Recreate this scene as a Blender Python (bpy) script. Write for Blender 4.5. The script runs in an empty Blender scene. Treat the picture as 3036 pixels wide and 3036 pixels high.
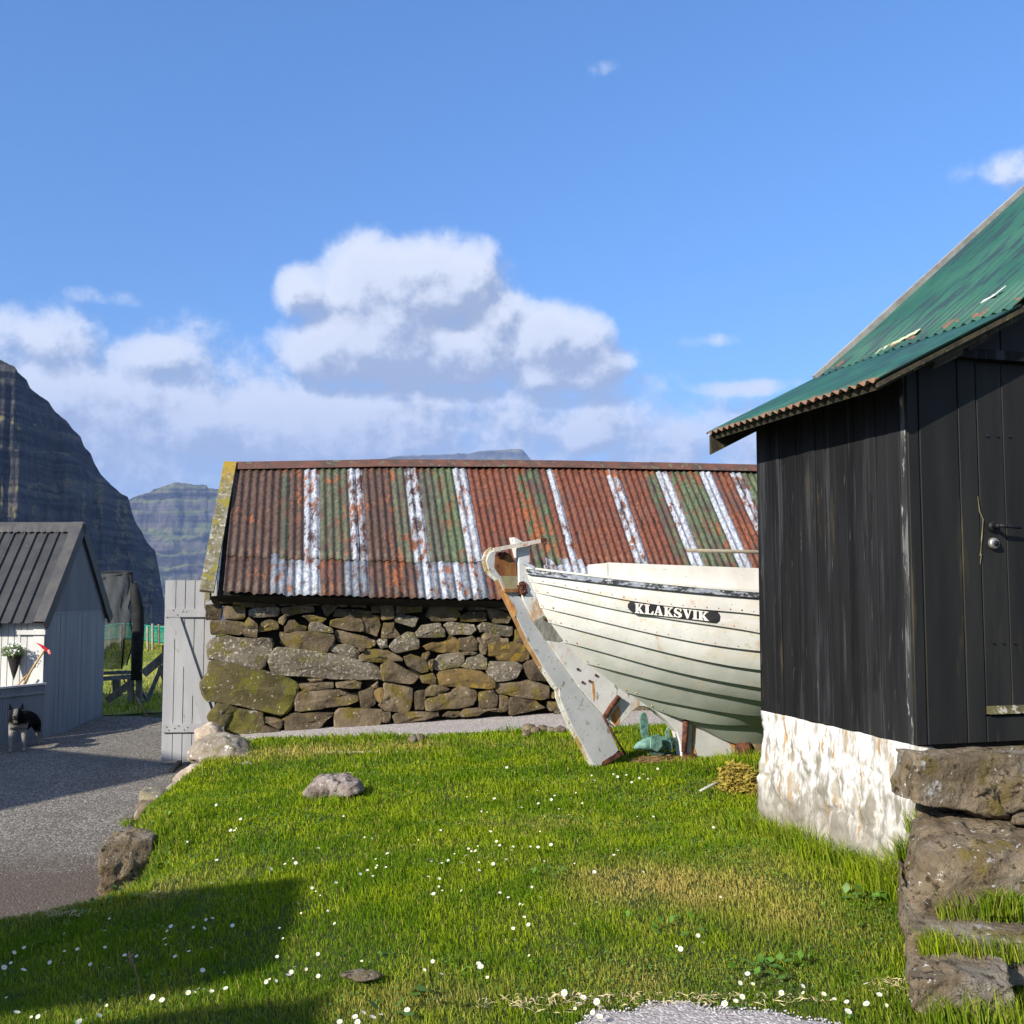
import bpy, bmesh, math, random
import numpy as np
from mathutils import Vector, noise as mnoise
random.seed(7); rng = np.random.default_rng(7)
S = bpy.context.scene; COL = S.collection
R = math.radians
# ------------------------------------------------------------------ camera (the eye is the origin, +Y is ahead)
F = 3040.0; PITCH = R(4.2)
cam = bpy.data.cameras.new('camera'); cam.sensor_width = 36; cam.lens = 36*F/3036; cam.clip_end = 30000; cam.clip_start = .05
co = bpy.data.objects.new('camera', cam); COL.objects.link(co); co.rotation_euler = (R(90)+PITCH, 0, 0); S.camera = co
S.view_settings.view_transform = 'Standard'; S.view_settings.look = 'None'; S.view_settings.gamma = 1; S.view_settings.exposure = 0.8
S.view_settings.use_curve_mapping = False
S.cycles.volume_bounces = 0; S.cycles.max_bounces = 6
SUN_AZ, SUN_EL = 224.0, 27.5      # degrees clockwise from +Y, where the sun stands
sdir = Vector((math.sin(R(SUN_AZ))*math.cos(R(SUN_EL)), math.cos(R(SUN_AZ))*math.cos(R(SUN_EL)), math.sin(R(SUN_EL))))
sl = bpy.data.lights.new('sun', 'SUN'); sl.energy = 4.9; sl.angle = R(.5); sl.color = (1, .93, .80)
so = bpy.data.objects.new('sun', sl); COL.objects.link(so); so.rotation_euler = (-sdir).to_track_quat('-Z', 'Y').to_euler()

# ------------------------------------------------------------------ node helper
class N:
    def __init__(s, nt): s.t = nt; s.n = nt.nodes; s.l = nt.links
    def new(s, typ, **kw):
        x = s.n.new(typ)
        for k, v in kw.items(): setattr(x, k, v)
        return x
    def set(s, sock, v):
        if isinstance(v, bpy.types.NodeSocket): s.l.new(v, sock)
        elif v is not None: sock.default_value = v
    def math(s, op, a, b=None, c=None, clamp=False):
        x = s.new('ShaderNodeMath', operation=op, use_clamp=clamp)
        s.set(x.inputs[0], a)
        if b is not None: s.set(x.inputs[1], b)
        if c is not None: s.set(x.inputs[2], c)
        return x.outputs[0]
    def vmul(s, v, k):
        x = s.new('ShaderNodeVectorMath', operation='MULTIPLY'); s.set(x.inputs[0], v); s.set(x.inputs[1], k); return x.outputs[0]
    def vadd(s, v, k):
        x = s.new('ShaderNodeVectorMath', operation='ADD'); s.set(x.inputs[0], v); s.set(x.inputs[1], k); return x.outputs[0]
    def noise(s, v, scale, detail=4, rough=.55, dist=0):
        x = s.new('ShaderNodeTexNoise'); s.set(x.inputs['Vector'], v); x.inputs['Scale'].default_value = scale
        x.inputs['Detail'].default_value = detail; x.inputs['Roughness'].default_value = rough; x.inputs['Distortion'].default_value = dist
        return x.outputs[0]
    def voro(s, v, scale, feat='F1'):
        x = s.new('ShaderNodeTexVoronoi', feature=feat); s.set(x.inputs['Vector'], v); x.inputs['Scale'].default_value = scale
        return x
    def step(s, v, lo, hi, a=0., b=1.):
        x = s.new('ShaderNodeMapRange', interpolation_type='SMOOTHSTEP'); s.set(x.inputs[0], v)
        s.set(x.inputs[1], lo); s.set(x.inputs[2], hi); s.set(x.inputs[3], a); s.set(x.inputs[4], b)
        return x.outputs[0]
    def mix(s, f, a, b, mode='MIX'):
        x = s.new('ShaderNodeMix', data_type='RGBA', blend_type=mode); s.set(x.inputs[0], f)
        for i, v in ((6, a), (7, b)):
            if isinstance(v, (tuple, list)) and len(v) == 3: v = (*v, 1)
            s.set(x.inputs[i], v)
        return x.outputs[2]
    def sep(s, v):
        x = s.new('ShaderNodeSeparateXYZ'); s.set(x.inputs[0], v); return x.outputs
    def attr(s, name):
        return s.new('ShaderNodeAttribute', attribute_name=name)

def newmat(name):
    m = bpy.data.materials.new(name); m.use_nodes = True
    g = N(m.node_tree); b = m.node_tree.nodes['Principled BSDF']
    geo = g.new('ShaderNodeNewGeometry'); g.P = geo.outputs['Position']; g.Nn = geo.outputs['Normal']
    g.O = g.new('ShaderNodeTexCoord').outputs['Object']
    return m, g, b

def pmat(name, c1, c2, scale=8, detail=5, rough=.85, bump=.3, bscale=None, st=(1, 1, 1), layers=(), metal=0, spec=.3, obj=False, bdist=.01, colattr=None, var=0):
    """two-tone noise, then layers (colour, scale, threshold, width, stretch), then relief"""
    m, g, b = newmat(name)
    base = g.vmul(g.O if obj else g.P, st)
    if obj:
        oi = g.new('ShaderNodeObjectInfo'); base = g.vadd(base, oi.outputs['Location'])
    n = g.noise(base, scale, detail)
    c = g.mix(g.step(n, .3, .7), c1, c2)
    if colattr: c = g.mix(g.step(n, .35, .75, 0, .45), g.attr(colattr).outputs[0], c1)
    if var:
        oi = g.new('ShaderNodeObjectInfo')
        c = g.mix(1, c, g.mix(oi.outputs['Random'], (1-var,)*3, (1+var,)*3), 'MULTIPLY')
    for i, (lc, ls, th, w, lst) in enumerate(layers):
        v = g.vadd(g.vmul(g.O if obj else g.P, lst), (i*3.7+1.3, i*1.9, i*5.1))
        c = g.mix(g.step(g.noise(v, ls, 6, .62), th, th+w), c, lc)
    g.set(b.inputs['Base Color'], c); b.inputs['Roughness'].default_value = rough; b.inputs['Metallic'].default_value = metal
    b.inputs['Specular IOR Level'].default_value = spec
    if bump:
        bm = g.new('ShaderNodeBump'); bm.inputs['Strength'].default_value = bump; bm.inputs['Distance'].default_value = bdist
        g.set(bm.inputs['Height'], g.noise(base, bscale or scale*4, 8, .65)); g.set(b.inputs['Normal'], bm.outputs[0])
    return m

# ------------------------------------------------------------------ world: daylight sky with cumulus
w = bpy.data.worlds.new('World'); S.world = w; w.use_nodes = True
g = N(w.node_tree); bgn = w.node_tree.nodes['Background']
sky = g.new('ShaderNodeTexSky', sky_type='NISHITA'); sky.sun_disc = False
sky.sun_elevation = R(SUN_EL); sky.sun_rotation = R(SUN_AZ); sky.air_density = 1.0; sky.dust_density = .4; sky.ozone_density = 1.6
SKYS = .10
def build_clouds():
    D = g.new('ShaderNodeTexCoord').outputs['Generated']
    x, y, z = g.sep(D)
    az = g.math('ARCTAN2', x, y); el = g.math('ARCSINE', z)
    def field(dx, dy, full=True):
        """cloud density at (azimuth+dx, elevation+dy)"""
        cv = g.new('ShaderNodeCombineXYZ'); g.set(cv.inputs[0], g.math('ADD', az, dx)); g.set(cv.inputs[1], g.math('ADD', el, dy))
        P = cv.outputs[0]
        n1 = g.noise(P, 14, 9, .63); n2 = g.noise(P, 5, 3, .5)
        xs, ys, _ = g.sep(P)
        best = None
        for (cx, cy, rx, ry, s) in BLOBS:
            a = g.math('DIVIDE', g.math('SUBTRACT', xs, cx), rx); b_ = g.math('DIVIDE', g.math('SUBTRACT', ys, cy), ry)
            q = g.math('SUBTRACT', s, g.math('ADD', g.math('MULTIPLY', a, a), g.math('MULTIPLY', b_, b_)))
            best = q if best is None else g.math('SMOOTH_MAX', best, q, .35)
        # fair-weather bank near the horizon all the way round
        tp = g.math('SUBTRACT', .245, g.math('MULTIPLY', g.math('MAXIMUM', g.math('ADD', xs, .0), 0.), .22))
        bank = g.math('MINIMUM', g.math('MULTIPLY', g.math('SUBTRACT', tp, ys), 9.0), .55)
        outer = g.math('SUBTRACT', g.math('MULTIPLY', g.step(g.math('ABSOLUTE', xs), .55, .9), g.math('ADD', g.math('MULTIPLY', g.math('SUBTRACT', n2, .42), 6), 1.8)), 2.)
        best = g.math('MAXIMUM', g.math('MAXIMUM', best, g.math('MULTIPLY', bank, 1.0)), outer)
        d = g.math('ADD', g.math('MULTIPLY', best, 1.35), g.math('MULTIPLY', g.math('SUBTRACT', n1, .5), 2.3))
        return g.math('ADD', d, g.math('MULTIPLY', g.math('SUBTRACT', n2, .5), .9)), n1, ys
    d0, n1, ys = field(0., 0.)
    d1, _, _ = field(-.011, .017)
    mask = g.step(d0, .0, .6)
    thick = g.step(d0, .1, 1.7)
    lit = g.step(g.math('SUBTRACT', d0, d1), -.30, .38)
    col = g.mix(lit, (.215, .258, .355), (.54, .565, .625))
    col = g.mix(g.math('MULTIPLY', thick, .30), col, (.27, .32, .44))
    low = g.step(ys, .10, .27, 1, 0)
    col = g.mix(g.math('MULTIPLY', low, .40), col, (.28, .345, .50))
    wisp = g.math('MULTIPLY', mask, g.step(d0, 0., 1.0, .40, .97))
    # clear sky: Nishita, its tint pulled to the camera's blue
    sk = g.new('ShaderNodeVectorMath', operation='SCALE'); g.set(sk.inputs[0], sky.outputs[0]); sk.inputs['Scale'].default_value = SKYS
    base = g.mix(1, sk.outputs[0], g.mix(g.step(z, .05, .60), (.49, .70, 1.02), tuple(c*1.05 for c in SKYTINT)), 'MULTIPLY')
    return g.mix(wisp, base, col)
def E2(x, y):   # photo pixel -> azimuth, elevation
    u, v = (x-1518)/F, (1518-y)/F
    d = Vector((u, math.cos(PITCH)-v*math.sin(PITCH), math.sin(PITCH)+v*math.cos(PITCH))).normalized()
    return math.atan2(d.x, d.y), math.asin(d.z)
SKYTINT = (.60, .92, 1.30)
BLOBS = []
for (x, y, rx, ry, s) in [(1350, 1050, 300, 120, 1.1), (1130, 1010, 260, 150, 1.2), (1620, 1110, 200, 80, .9), (900, 860, 120, 110, .9), (1280, 760, 150, 90, .8), (1120, 870, 220, 190, 1.2), (1290, 830, 250, 150, 1.1), (1000, 1040, 240, 130, 1.0), (1450, 960, 170, 160, .8),
                          (1640, 1010, 190, 130, 1.1), (1720, 1100, 200, 100, .8), (2080, 1010, 230, 45, .42), (2240, 1150, 420, 50, .45), (1740, 1300, 140, 80, 1.0),
                          (450, 1060, 220, 90, .7), (130, 1000, 260, 130, .7), (250, 1200, 500, 160, 1.0), (900, 1280, 700, 170, 1.0), (1500, 1260, 500, 120, .7),
                          (1800, 205, 110, 60, .38), (3010, 500, 240, 90, .34), (290, 880, 260, 60, .25), (2200, 1370, 500, 90, .55)]:
    a, e = E2(x, y); BLOBS.append((a, e, rx/F, ry/F, s))
g.set(bgn.inputs[0], build_clouds()); bgn.inputs[1].default_value = 1.0

# ------------------------------------------------------------------ pixels of the photo -> points on known planes
def ray(x, y):
    u, v = (x-1518)/F, (1518-y)/F
    return Vector((u, math.cos(PITCH)-v*math.sin(PITCH), math.sin(PITCH)+v*math.cos(PITCH)))
def atY(x, y, Y): r = ray(x, y); return r*(Y/r.y)
def atZ(x, y, z): r = ray(x, y); return r*(z/r.z)
class Plane:                      # vertical plane through O along azimuth az (degrees); n points to the camera side
    def __init__(s, O, az):
        s.O = Vector(O); s.a = Vector((math.sin(R(az)), math.cos(R(az)), 0)); s.n = Vector((s.a.y, -s.a.x, 0))
        if s.n.dot(s.O) > 0: s.n = -s.n
    def hit(s, x, y, off=0.):
        r = ray(x, y); O = s.O+s.n*off
        return r*(O.dot(s.n)/r.dot(s.n))
    def uv(s, p): return (p-s.O).dot(s.a), p.z
    def pt(s, u, z, off=0.): return Vector((s.O.x, s.O.y, 0))+s.a*u+s.n*off+Vector((0, 0, z))

# ------------------------------------------------------------------ object helpers
def link(name, me, mat=None, parent=None, **props):
    o = bpy.data.objects.new(name, me); COL.objects.link(o)
    if mat is not None and me is not None:
        for m in (mat if isinstance(mat, (list, tuple)) else [mat]): me.materials.append(m)
    if parent is not None: o.parent = parent
    for k, v in props.items(): o[k] = v
    return o
def mesh(name, vs, fs, smooth=False):
    me = bpy.data.meshes.new(name); me.from_pydata([tuple(v) for v in vs], [], fs)
    if smooth:
        me.polygons.foreach_set('use_smooth', [True]*len(me.polygons))
    me.update(); return me
def thing(name, label, cat, loc=None, group=None):
    """an Empty at the thing's base; parts are given in world coordinates"""
    o = bpy.data.objects.new(name, None); COL.objects.link(o); o.empty_display_size = .1
    o['label'] = label; o['category'] = cat
    if group: o['group'] = group
    return o
def tag(o, label, cat, group=None):
    o['label'] = label; o['category'] = cat
    if group: o['group'] = group
    return o
class MB:
    def __init__(s): s.v = []; s.f = []
    def add(s, vs, fs):
        k = len(s.v); s.v += [Vector(v) for v in vs]; s.f += [tuple(i+k for i in f) for f in fs]; return s
    def hexa(s, b, t):            # bottom ring of 4, top ring of 4
        return s.add(list(b)+list(t), [(3, 2, 1, 0), (4, 5, 6, 7), (0, 1, 5, 4), (1, 2, 6, 5), (2, 3, 7, 6), (3, 0, 4, 7)])
    def bar(s, p, q, w, h, up=(0, 0, 1)):
        p, q = Vector(p), Vector(q); d = (q-p).normalized(); u = Vector(up); x = d.cross(u)
        if x.length < 1e-3: x = d.cross(Vector((1, 0, 0)))
        x.normalize(); y = x.cross(d)
        r = [x*w/2+y*h/2, x*-w/2+y*h/2, x*-w/2+y*-h/2, x*w/2+y*-h/2]
        return s.hexa([p+c for c in r], [q+c for c in r])
    def tube(s, pts, rad, n=8, cap=True):
        pts = [Vector(p) for p in pts]; rad = rad if isinstance(rad, (list, tuple)) else [rad]*len(pts)
        rings = []
        for i, p in enumerate(pts):
            d = (pts[min(i+1, len(pts)-1)]-pts[max(i-1, 0)]).normalized()
            x = d.cross(Vector((0, 0, 1))); x = d.cross(Vector((1, 0, 0))) if x.length < .05 else x
            x.normalize(); y = d.cross(x)
            rings.append([p+(x*math.cos(t)+y*math.sin(t))*rad[i] for t in [k*2*math.pi/n for k in range(n)]])
        vs = [v for r in rings for v in r]; fs = []
        for i in range(len(pts)-1):
            for k in range(n): fs.append((i*n+k, i*n+(k+1) % n, (i+1)*n+(k+1) % n, (i+1)*n+k))
        if cap: fs += [tuple(range(n))[::-1], tuple((len(pts)-1)*n+k for k in range(n))]
        return s.add(vs, fs)
    def poly(s, ring, off):       # prism from a ring of points and an extrusion vector
        n = len(ring); off = Vector(off)
        return s.add(list(ring)+[Vector(p)+off for p in ring], [tuple(range(n)), tuple(range(2*n-1, n-1, -1))]+[(i, i+n, (i+1) % n+n, (i+1) % n) for i in range(n)])
    def build(s, name, mat, parent=None, smooth=False, bevel=0, **props):
        me = mesh(name, s.v, s.f, smooth)
        bm = bmesh.new(); bm.from_mesh(me)
        bmesh.ops.recalc_face_normals(bm, faces=bm.faces)
        if bevel: bmesh.ops.bevel(bm, geom=list(bm.edges), offset=bevel, segments=1, affect='EDGES', clamp_overlap=True)
        bm.to_mesh(me); bm.free()
        return link(name, me, mat, parent, **props)
def smooth_ring(pts, it=1, q=.22):
    for _ in range(it):
        o = []
        for i in range(len(pts)):
            a, b = Vector(pts[i]), Vector(pts[(i+1) % len(pts)])
            o += [a*(1-q)+b*q, a*q+b*(1-q)]
        pts = o
    return pts
def fbm(p, s=1., o=4):
    return mnoise.fractal(Vector(p)*s, .9, 2., o, noise_basis='PERLIN_ORIGINAL')

# ------------------------------------------------------------------ terrain height
CP = np.array([(0, 0, -1.62), (-1.5, 0, -1.68), (2, 0, -1.60), (0, 3.53, -1.45), (.9, 3.5, -1.44), (2, 3.8, -1.46), (-1.94, 4.0, -1.62), (1.71, 5.02, -1.33), (1.55, 6.3, -1.36),
               (.62, 7.68, -1.33), (-1.4, 7.0, -1.42), (-2.03, 6.05, -1.42), (-2.5, 7.9, -1.50), (-2.785, 9.77, -1.42), (.47, 10.85, -1.28), (-1.26, 9.3, -1.37), (.17, 9.7, -1.33),
               (2.5, 9, -1.3), (4, 7, -1.3), (5, 3, -1.4), (-1.05, 4.96, -1.42), (.5, 6, -1.37), (-4, 2, -1.75), (4, 12, -1.3), (0, 15, -1.35), (-4, 14, -1.6), (-1, 5.9, -1.40), (-2.1, 5.2, -1.56), (-2.7, 4.7, -1.68)], float)
def _k(r): return np.sqrt(r*r+.6)
_A = _k(np.linalg.norm(CP[:, None, :2]-CP[None, :, :2], axis=2))
_A = np.block([[_A+np.eye(len(CP))*.02, np.c_[np.ones(len(CP)), CP[:, :2]]], [np.c_[np.ones(len(CP)), CP[:, :2]].T, np.zeros((3, 3))]])
_W = np.linalg.solve(_A, np.r_[CP[:, 2], 0, 0, 0])
BY = np.array([-6, 3.5, 4.6, 5.05, 5.35, 5.62, 5.80, 6.1, 6.8, 7.3, 8.2, 9.2, 9.8, 12, 16]); BX = np.array([-9, -7.5, -5.5, -3.6, -2.62, -2.32, -2.20, -2.22, -2.52, -2.60, -2.72, -2.75, -2.8, -3.0, -3.2])
def sst(x, a, b):
    t = np.clip((x-a)/(b-a), 0, 1); return t*t*(3-2*t)
def edge_x(y): return np.interp(y, BY, BX)
def height(x, y):
    x = np.asarray(x, float); y = np.asarray(y, float); sh = np.broadcast(x, y).shape
    x = np.broadcast_to(x, sh).ravel(); y = np.broadcast_to(y, sh).ravel()
    xc = np.clip(x, -6, 8); yc = np.clip(y, -3, 16)
    p = np.zeros(len(x))
    for i in range(len(CP)): p += _W[i]*_k(np.hypot(xc-CP[i, 0], yc-CP[i, 1]))
    p += _W[-3]+_W[-2]*xc+_W[-1]*yc
    far = -1.45-.004*np.clip(y-16, 0, 30)
    p = p*(1-sst(np.hypot(x, y-6), 10, 16))+far*sst(np.hypot(x, y-6), 10, 16)
    yard = -1.75+.012*np.clip(y-7, 0, 4)+.0*x
    wid = np.interp(y, [4.5, 5.35, 5.6, 5.85, 6.1, 20], [1.2, .95, .8, .5, .16, .14])
    t = sst(x-edge_x(y), -.04, wid)
    t = np.where(y > 12.2, np.maximum(t, sst(y, 12.2, 13.2)), t)
    h = yard*(1-t)+p*t
    r = np.hypot(x, y)
    h -= sst(r, 42, 160)*62                                           # the field drops to the fjord
    return h.reshape(sh)
def hz(x, y): return float(height(x, y))
def onground(px, py, dz=0.):
    r = ray(px, py); lo, hi = 1., 40.
    for t in np.linspace(1.5, 40, 400):
        if r.z*t < hz(r.x*t, r.y*t)+dz: hi = t; break
        lo = t
    for _ in range(24):
        m = (lo+hi)/2
        if r.z*m < hz(r.x*m, r.y*m)+dz: hi = m
        else: lo = m
    return r*hi
def gridmesh(name, xs, ys, fz, mat, keep=None, **props):
    X, Y = np.meshgrid(xs, ys); Z = fz(X, Y)
    nx, ny = len(xs), len(ys)
    me = bpy.data.meshes.new(name); co_ = np.stack([X, Y, Z], -1).reshape(-1, 3)
    i = np.arange(nx*ny).reshape(ny, nx); q = np.stack([i[:-1, :-1], i[:-1, 1:], i[1:, 1:], i[1:, :-1]], -1).reshape(-1, 4)
    if keep is not None:
        c = co_[q].mean(1); q = q[keep(c[:, 0], c[:, 1])]
        u, inv = np.unique(q, return_inverse=True); co_ = co_[u]; q = inv.reshape(-1, 4)
    me.from_pydata(co_.tolist(), [], q.tolist()); me.polygons.foreach_set('use_smooth', [True]*len(me.polygons)); me.update()
    return link(name, me, mat, **props)

def noise2(x, y, s=1., seed=0):                                       # cheap smooth value noise for numpy arrays
    r = np.random.default_rng(seed).random((64, 64)); x = np.asarray(x)*s+100; y = np.asarray(y)*s+100
    xi, yi = np.floor(x).astype(int), np.floor(y).astype(int); fx, fy = x-xi, y-yi; fx = fx*fx*(3-2*fx); fy = fy*fy*(3-2*fy)
    g_ = lambda a, b: r[a % 64, b % 64]
    return (g_(xi, yi)*(1-fx)+g_(xi+1, yi)*fx)*(1-fy)+(g_(xi, yi+1)*(1-fx)+g_(xi+1, yi+1)*fx)*fy
def dryness(x, y):
    d = np.zeros(np.shape(x))
    for (cx, cy, rx, ry, a) in [(.78, 4.72, .55, .40, .95), (.55, 3.80, .7, .16, .35), (-.55, 3.72, .45, .14, .5), (1.2, 4.25, .35, .3, .6), (-1.75, 5.25, .6, .25, .5), (.2, 5.9, .9, .4, .12), (-1.1, 8.9, 1.5, .22, .6), (-2.3, 5.6, .2, .3, .9)]:
        d += a*np.exp(-(((x-cx)/rx)**2+((y-cy)/ry)**2))
    n = noise2(x, y, 2.3, 1)*.5+noise2(x, y, 6.1, 2)*.3+noise2(x, y, 15, 3)*.2
    return np.clip(d*(.35+1.3*n)+(n-.56)*.6, 0, 1)

# ------------------------------------------------------------------ materials of the setting
m_soil = pmat('soil_and_turf', (.028, .045, .006), (.06, .075, .012), 6, 6, .95, .8, 60)
m_field = pmat('field_grass', (.14, .18, .022), (.34, .32, .07), 1.6, 7, .95, .8, 25, layers=[((.06, .10, .015), 3.5, .52, .15, (1, 1, 1))])
def gravel_mat(name, a, b_, c_, sc=70, tint=None):
    m, g, b = newmat(name)
    v = g.voro(g.P, sc); v2 = g.voro(g.P, sc*2.3)
    c = g.mix(g.sep(v.outputs['Color'])[0], a, b_); c = g.mix(g.step(g.sep(v.outputs['Color'])[1], .72, .8), c, c_)
    c = g.mix(g.step(g.sep(v2.outputs['Color'])[2], .6, .7, 0, .5), c, g.mix(.5, a, (.02, .02, .02)))
    c = g.mix(g.step(g.noise(g.P, 1.7, 4), .45, .7, 0, .35), c, a)
    if tint:                       # trodden earth near the lawn, further forward in the yard
        x, y, z = g.sep(g.P)
        k = g.math('ADD', g.math('MULTIPLY', g.noise(g.P, 2.2, 7), 2.0), g.math('MULTIPLY', y, -1))
        c = g.mix(g.step(k, -6.2, -5.2, 0, .85), c, g.mix(g.noise(g.P, 30, 6), tint, tuple(t*1.7 for t in tint)))
    g.set(b.inputs['Base Color'], c); b.inputs['Roughness'].default_value = .95; b.inputs['Specular IOR Level'].default_value = .15
    bm = g.new('ShaderNodeBump'); bm.inputs['Strength'].default_value = .7; bm.inputs['Distance'].default_value = .006
    g.set(bm.inputs['Height'], g.math('SUBTRACT', g.noise(g.P, sc, 5), v.outputs['Distance'])); g.set(b.inputs['Normal'], bm.outputs[0])
    return m
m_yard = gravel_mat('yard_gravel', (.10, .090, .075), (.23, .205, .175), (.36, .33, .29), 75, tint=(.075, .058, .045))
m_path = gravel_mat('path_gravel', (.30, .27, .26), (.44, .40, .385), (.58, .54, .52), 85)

# ------------------------------------------------------------------ ground
gx = np.unique(np.r_[np.linspace(-2500, -60, 30), np.linspace(-60, -8, 30), np.arange(-8, 6, .07), np.linspace(6, 60, 30), np.linspace(60, 2500, 30)])
gy = np.unique(np.r_[np.linspace(-2500, -20, 20), np.linspace(-20, 2, 24), np.arange(2, 13.6, .07), np.linspace(13.6, 60, 90), np.linspace(60, 220, 40), np.linspace(220, 2500, 12)])
def ground_z(X, Y):
    return height(X, Y)+np.where((np.hypot(X, Y) < 30), (noise2(X, Y, 7, 4)-.5)*.02, 0)
ground = gridmesh('ground', gx, gy, ground_z, m_soil, kind='structure')
# colour of the far field comes from a second sheet beyond the hut
field = gridmesh('field', np.linspace(-40, 30, 160), np.linspace(13.3, 60, 150), lambda X, Y: height(X, Y)+.012+.10*(noise2(X, Y, .9, 9)-.3)*sst(Y, 14, 17), m_field, kind='structure')
def sheet(name, x0, x1, y0, y1, st, sd, mat):
    xs = np.arange(x0, x1, st); ys = np.arange(y0, y1, st)
    f = lambda X, Y: height(X, Y)+np.clip(sd(X, Y)*.25+(noise2(X, Y, 12, 5)-.5)*.02, -.05, .016)
    return gridmesh(name, xs, ys, f, mat, keep=lambda x, y: sd(x, y) > -.2, kind='structure')
def sd_yard(X, Y): return np.minimum(edge_x(Y)-X+np.where(Y < 5.5, .0, .06), 13.1+.25*np.sin(X*2)-Y+.1*(X+4))
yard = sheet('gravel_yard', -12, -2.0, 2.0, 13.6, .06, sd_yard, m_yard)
BARN_AZ = 78.
barn = Plane(atY(640, 2187, 9.80), BARN_AZ)
def barn_d(X, Y): return (X-barn.O.x)*barn.n.x+(Y-barn.O.y)*barn.n.y      # distance in front of the wall
def sd_path(X, Y):
    d = barn_d(X, Y); u = (X-barn.O.x)*barn.a.x+(Y-barn.O.y)*barn.a.y
    wdt = np.interp(u, [0, .6, 1.5, 3, 5, 9], [.12, .38, .62, .86, 1.0, 1.0])
    return np.minimum(np.minimum(wdt-d+(noise2(X, Y, 5, 6)-.5)*.16, d+.6), u-.05)
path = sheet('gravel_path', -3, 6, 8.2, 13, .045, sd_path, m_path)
def sd_near(X, Y): return np.minimum(3.62-.10*np.abs(X-.42)-Y+(noise2(X, Y, 8, 8)-.5)*.12, np.minimum(X-.12-.8*(Y-3.4), 1.12-X))
near = sheet('gravel_patch', -.1, 1.4, 1.2, 3.85, .03, sd_near, m_path)

# ------------------------------------------------------------------ grass
m_grass, g, b = newmat('grass_blade')
rn = g.attr('rnd').outputs['Fac']; dr = g.attr('dry').outputs['Fac']
gc = g.mix(rn, (.095, .168, .003), (.360, .455, .012)); gc = g.mix(g.step(g.noise(g.P, 2.2, 6), .42, .58, 0, .7), gc, (.075, .175, .004))
yc = g.mix(rn, (.34, .27, .05), (.62, .50, .16))
g.set(b.inputs['Base Color'], g.mix(dr, gc, yc)); b.inputs['Roughness'].default_value = .7; b.inputs['Specular IOR Level'].default_value = .08
tr = g.new('ShaderNodeBsdfTranslucent'); g.set(tr.inputs[0], g.mix(dr, g.mix(.5, gc, (.16, .26, .02)), yc))
mx = g.new('ShaderNodeMixShader'); mx.inputs[0].default_value = .35
out = m_grass.node_tree.nodes['Material Output']
g.l.new(b.outputs[0], mx.inputs[1]); g.l.new(tr.outputs[0], mx.inputs[2]); g.l.new(mx.outputs[0], out.inputs[0])
def blades(name, X, Y, L, Wd, dry, mat, lean=.55, Z=None, **props):
    n = len(X); Z = height(X, Y) if Z is None else Z
    a = rng.uniform(0, 2*np.pi, n); ln = rng.uniform(.25, lean, n)*L; la = rng.normal(2.5, 1.25, n)
    dx, dy = np.cos(a)*Wd/2, np.sin(a)*Wd/2; lx, ly = np.cos(la)*ln, np.sin(la)*ln
    v = np.zeros((n, 5, 3))
    v[:, 0] = np.c_[X-dx, Y-dy, Z-.01]; v[:, 1] = np.c_[X+dx, Y+dy, Z-.01]
    v[:, 2] = np.c_[X+dx*.8+lx*.35, Y+dy*.8+ly*.35, Z+L*.6]; v[:, 3] = np.c_[X-dx*.8+lx*.35, Y-dy*.8+ly*.35, Z+L*.6]
    v[:, 4] = np.c_[X+lx, Y+ly, Z+np.sqrt(np.maximum(L*L-ln*ln, 0))]
    me = bpy.data.meshes.new(name); me.vertices.add(n*5); me.vertices.foreach_set('co', v.ravel())
    base = np.arange(n)[:, None]*5
    lp = np.concatenate([base+np.array([0, 1, 2, 3]), base+np.array([3, 2, 4])], 1).ravel()
    me.loops.add(n*7); me.loops.foreach_set('vertex_index', lp)
    me.polygons.add(n*2); st_ = (np.arange(n)[:, None]*7+np.array([0, 4])).ravel(); me.polygons.foreach_set('loop_start', st_)
    me.polygons.foreach_set('loop_total', np.tile([4, 3], n)); me.update(calc_edges=True)
    for nm, arr in (('rnd', rng.random(n)), ('dry', dry)):
        at = me.attributes.new(nm, 'FLOAT', 'POINT'); at.data.foreach_set('value', np.repeat(arr, 5).astype(np.float32))
    return link(name, me, mat, **props)
SHED_P = atY(2722, 2208, 4.66); SHED_Q = atZ(2267, 2104, SHED_P.z)
SA = Vector((SHED_Q.x-SHED_P.x, SHED_Q.y-SHED_P.y, 0)).normalized(); SB = Vector((SA.y, -SA.x, 0))      # along the side wall, along the door wall
def shed_uv(X, Y): return (X-SHED_P.x)*SA.x+(Y-SHED_P.y)*SA.y, (X-SHED_P.x)*SB.x+(Y-SHED_P.y)*SB.y
def lawn_ok(X, Y):
    u, v = shed_uv(X, Y)
    inshed = (v > .0) & (u > -.12) & (u < 1.4)
    return (~inshed) & (sd_path(X, Y) < .03) & (sd_near(X, Y) < .02) & (sd_yard(X, Y) < .02) & (barn_d(X, Y) > 0)
XX, YY, DD = [], [], []
for y0, y1, dens in ((2.9, 4.0, 15500), (4.0, 5.2, 13500), (5.2, 6.6, 9800), (6.6, 8.2, 6400), (8.2, 10.4, 3800)):
    x0, x1 = -.62*y1-.2, .55*y1+.1
    n = int((x1-x0)*(y1-y0)*dens); x = rng.uniform(x0, x1, n); y = rng.uniform(y0, y1, n)
    k = lawn_ok(x, y); XX.append(x[k]); YY.append(y[k])
X = np.concatenate(XX); Y = np.concatenate(YY)
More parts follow.
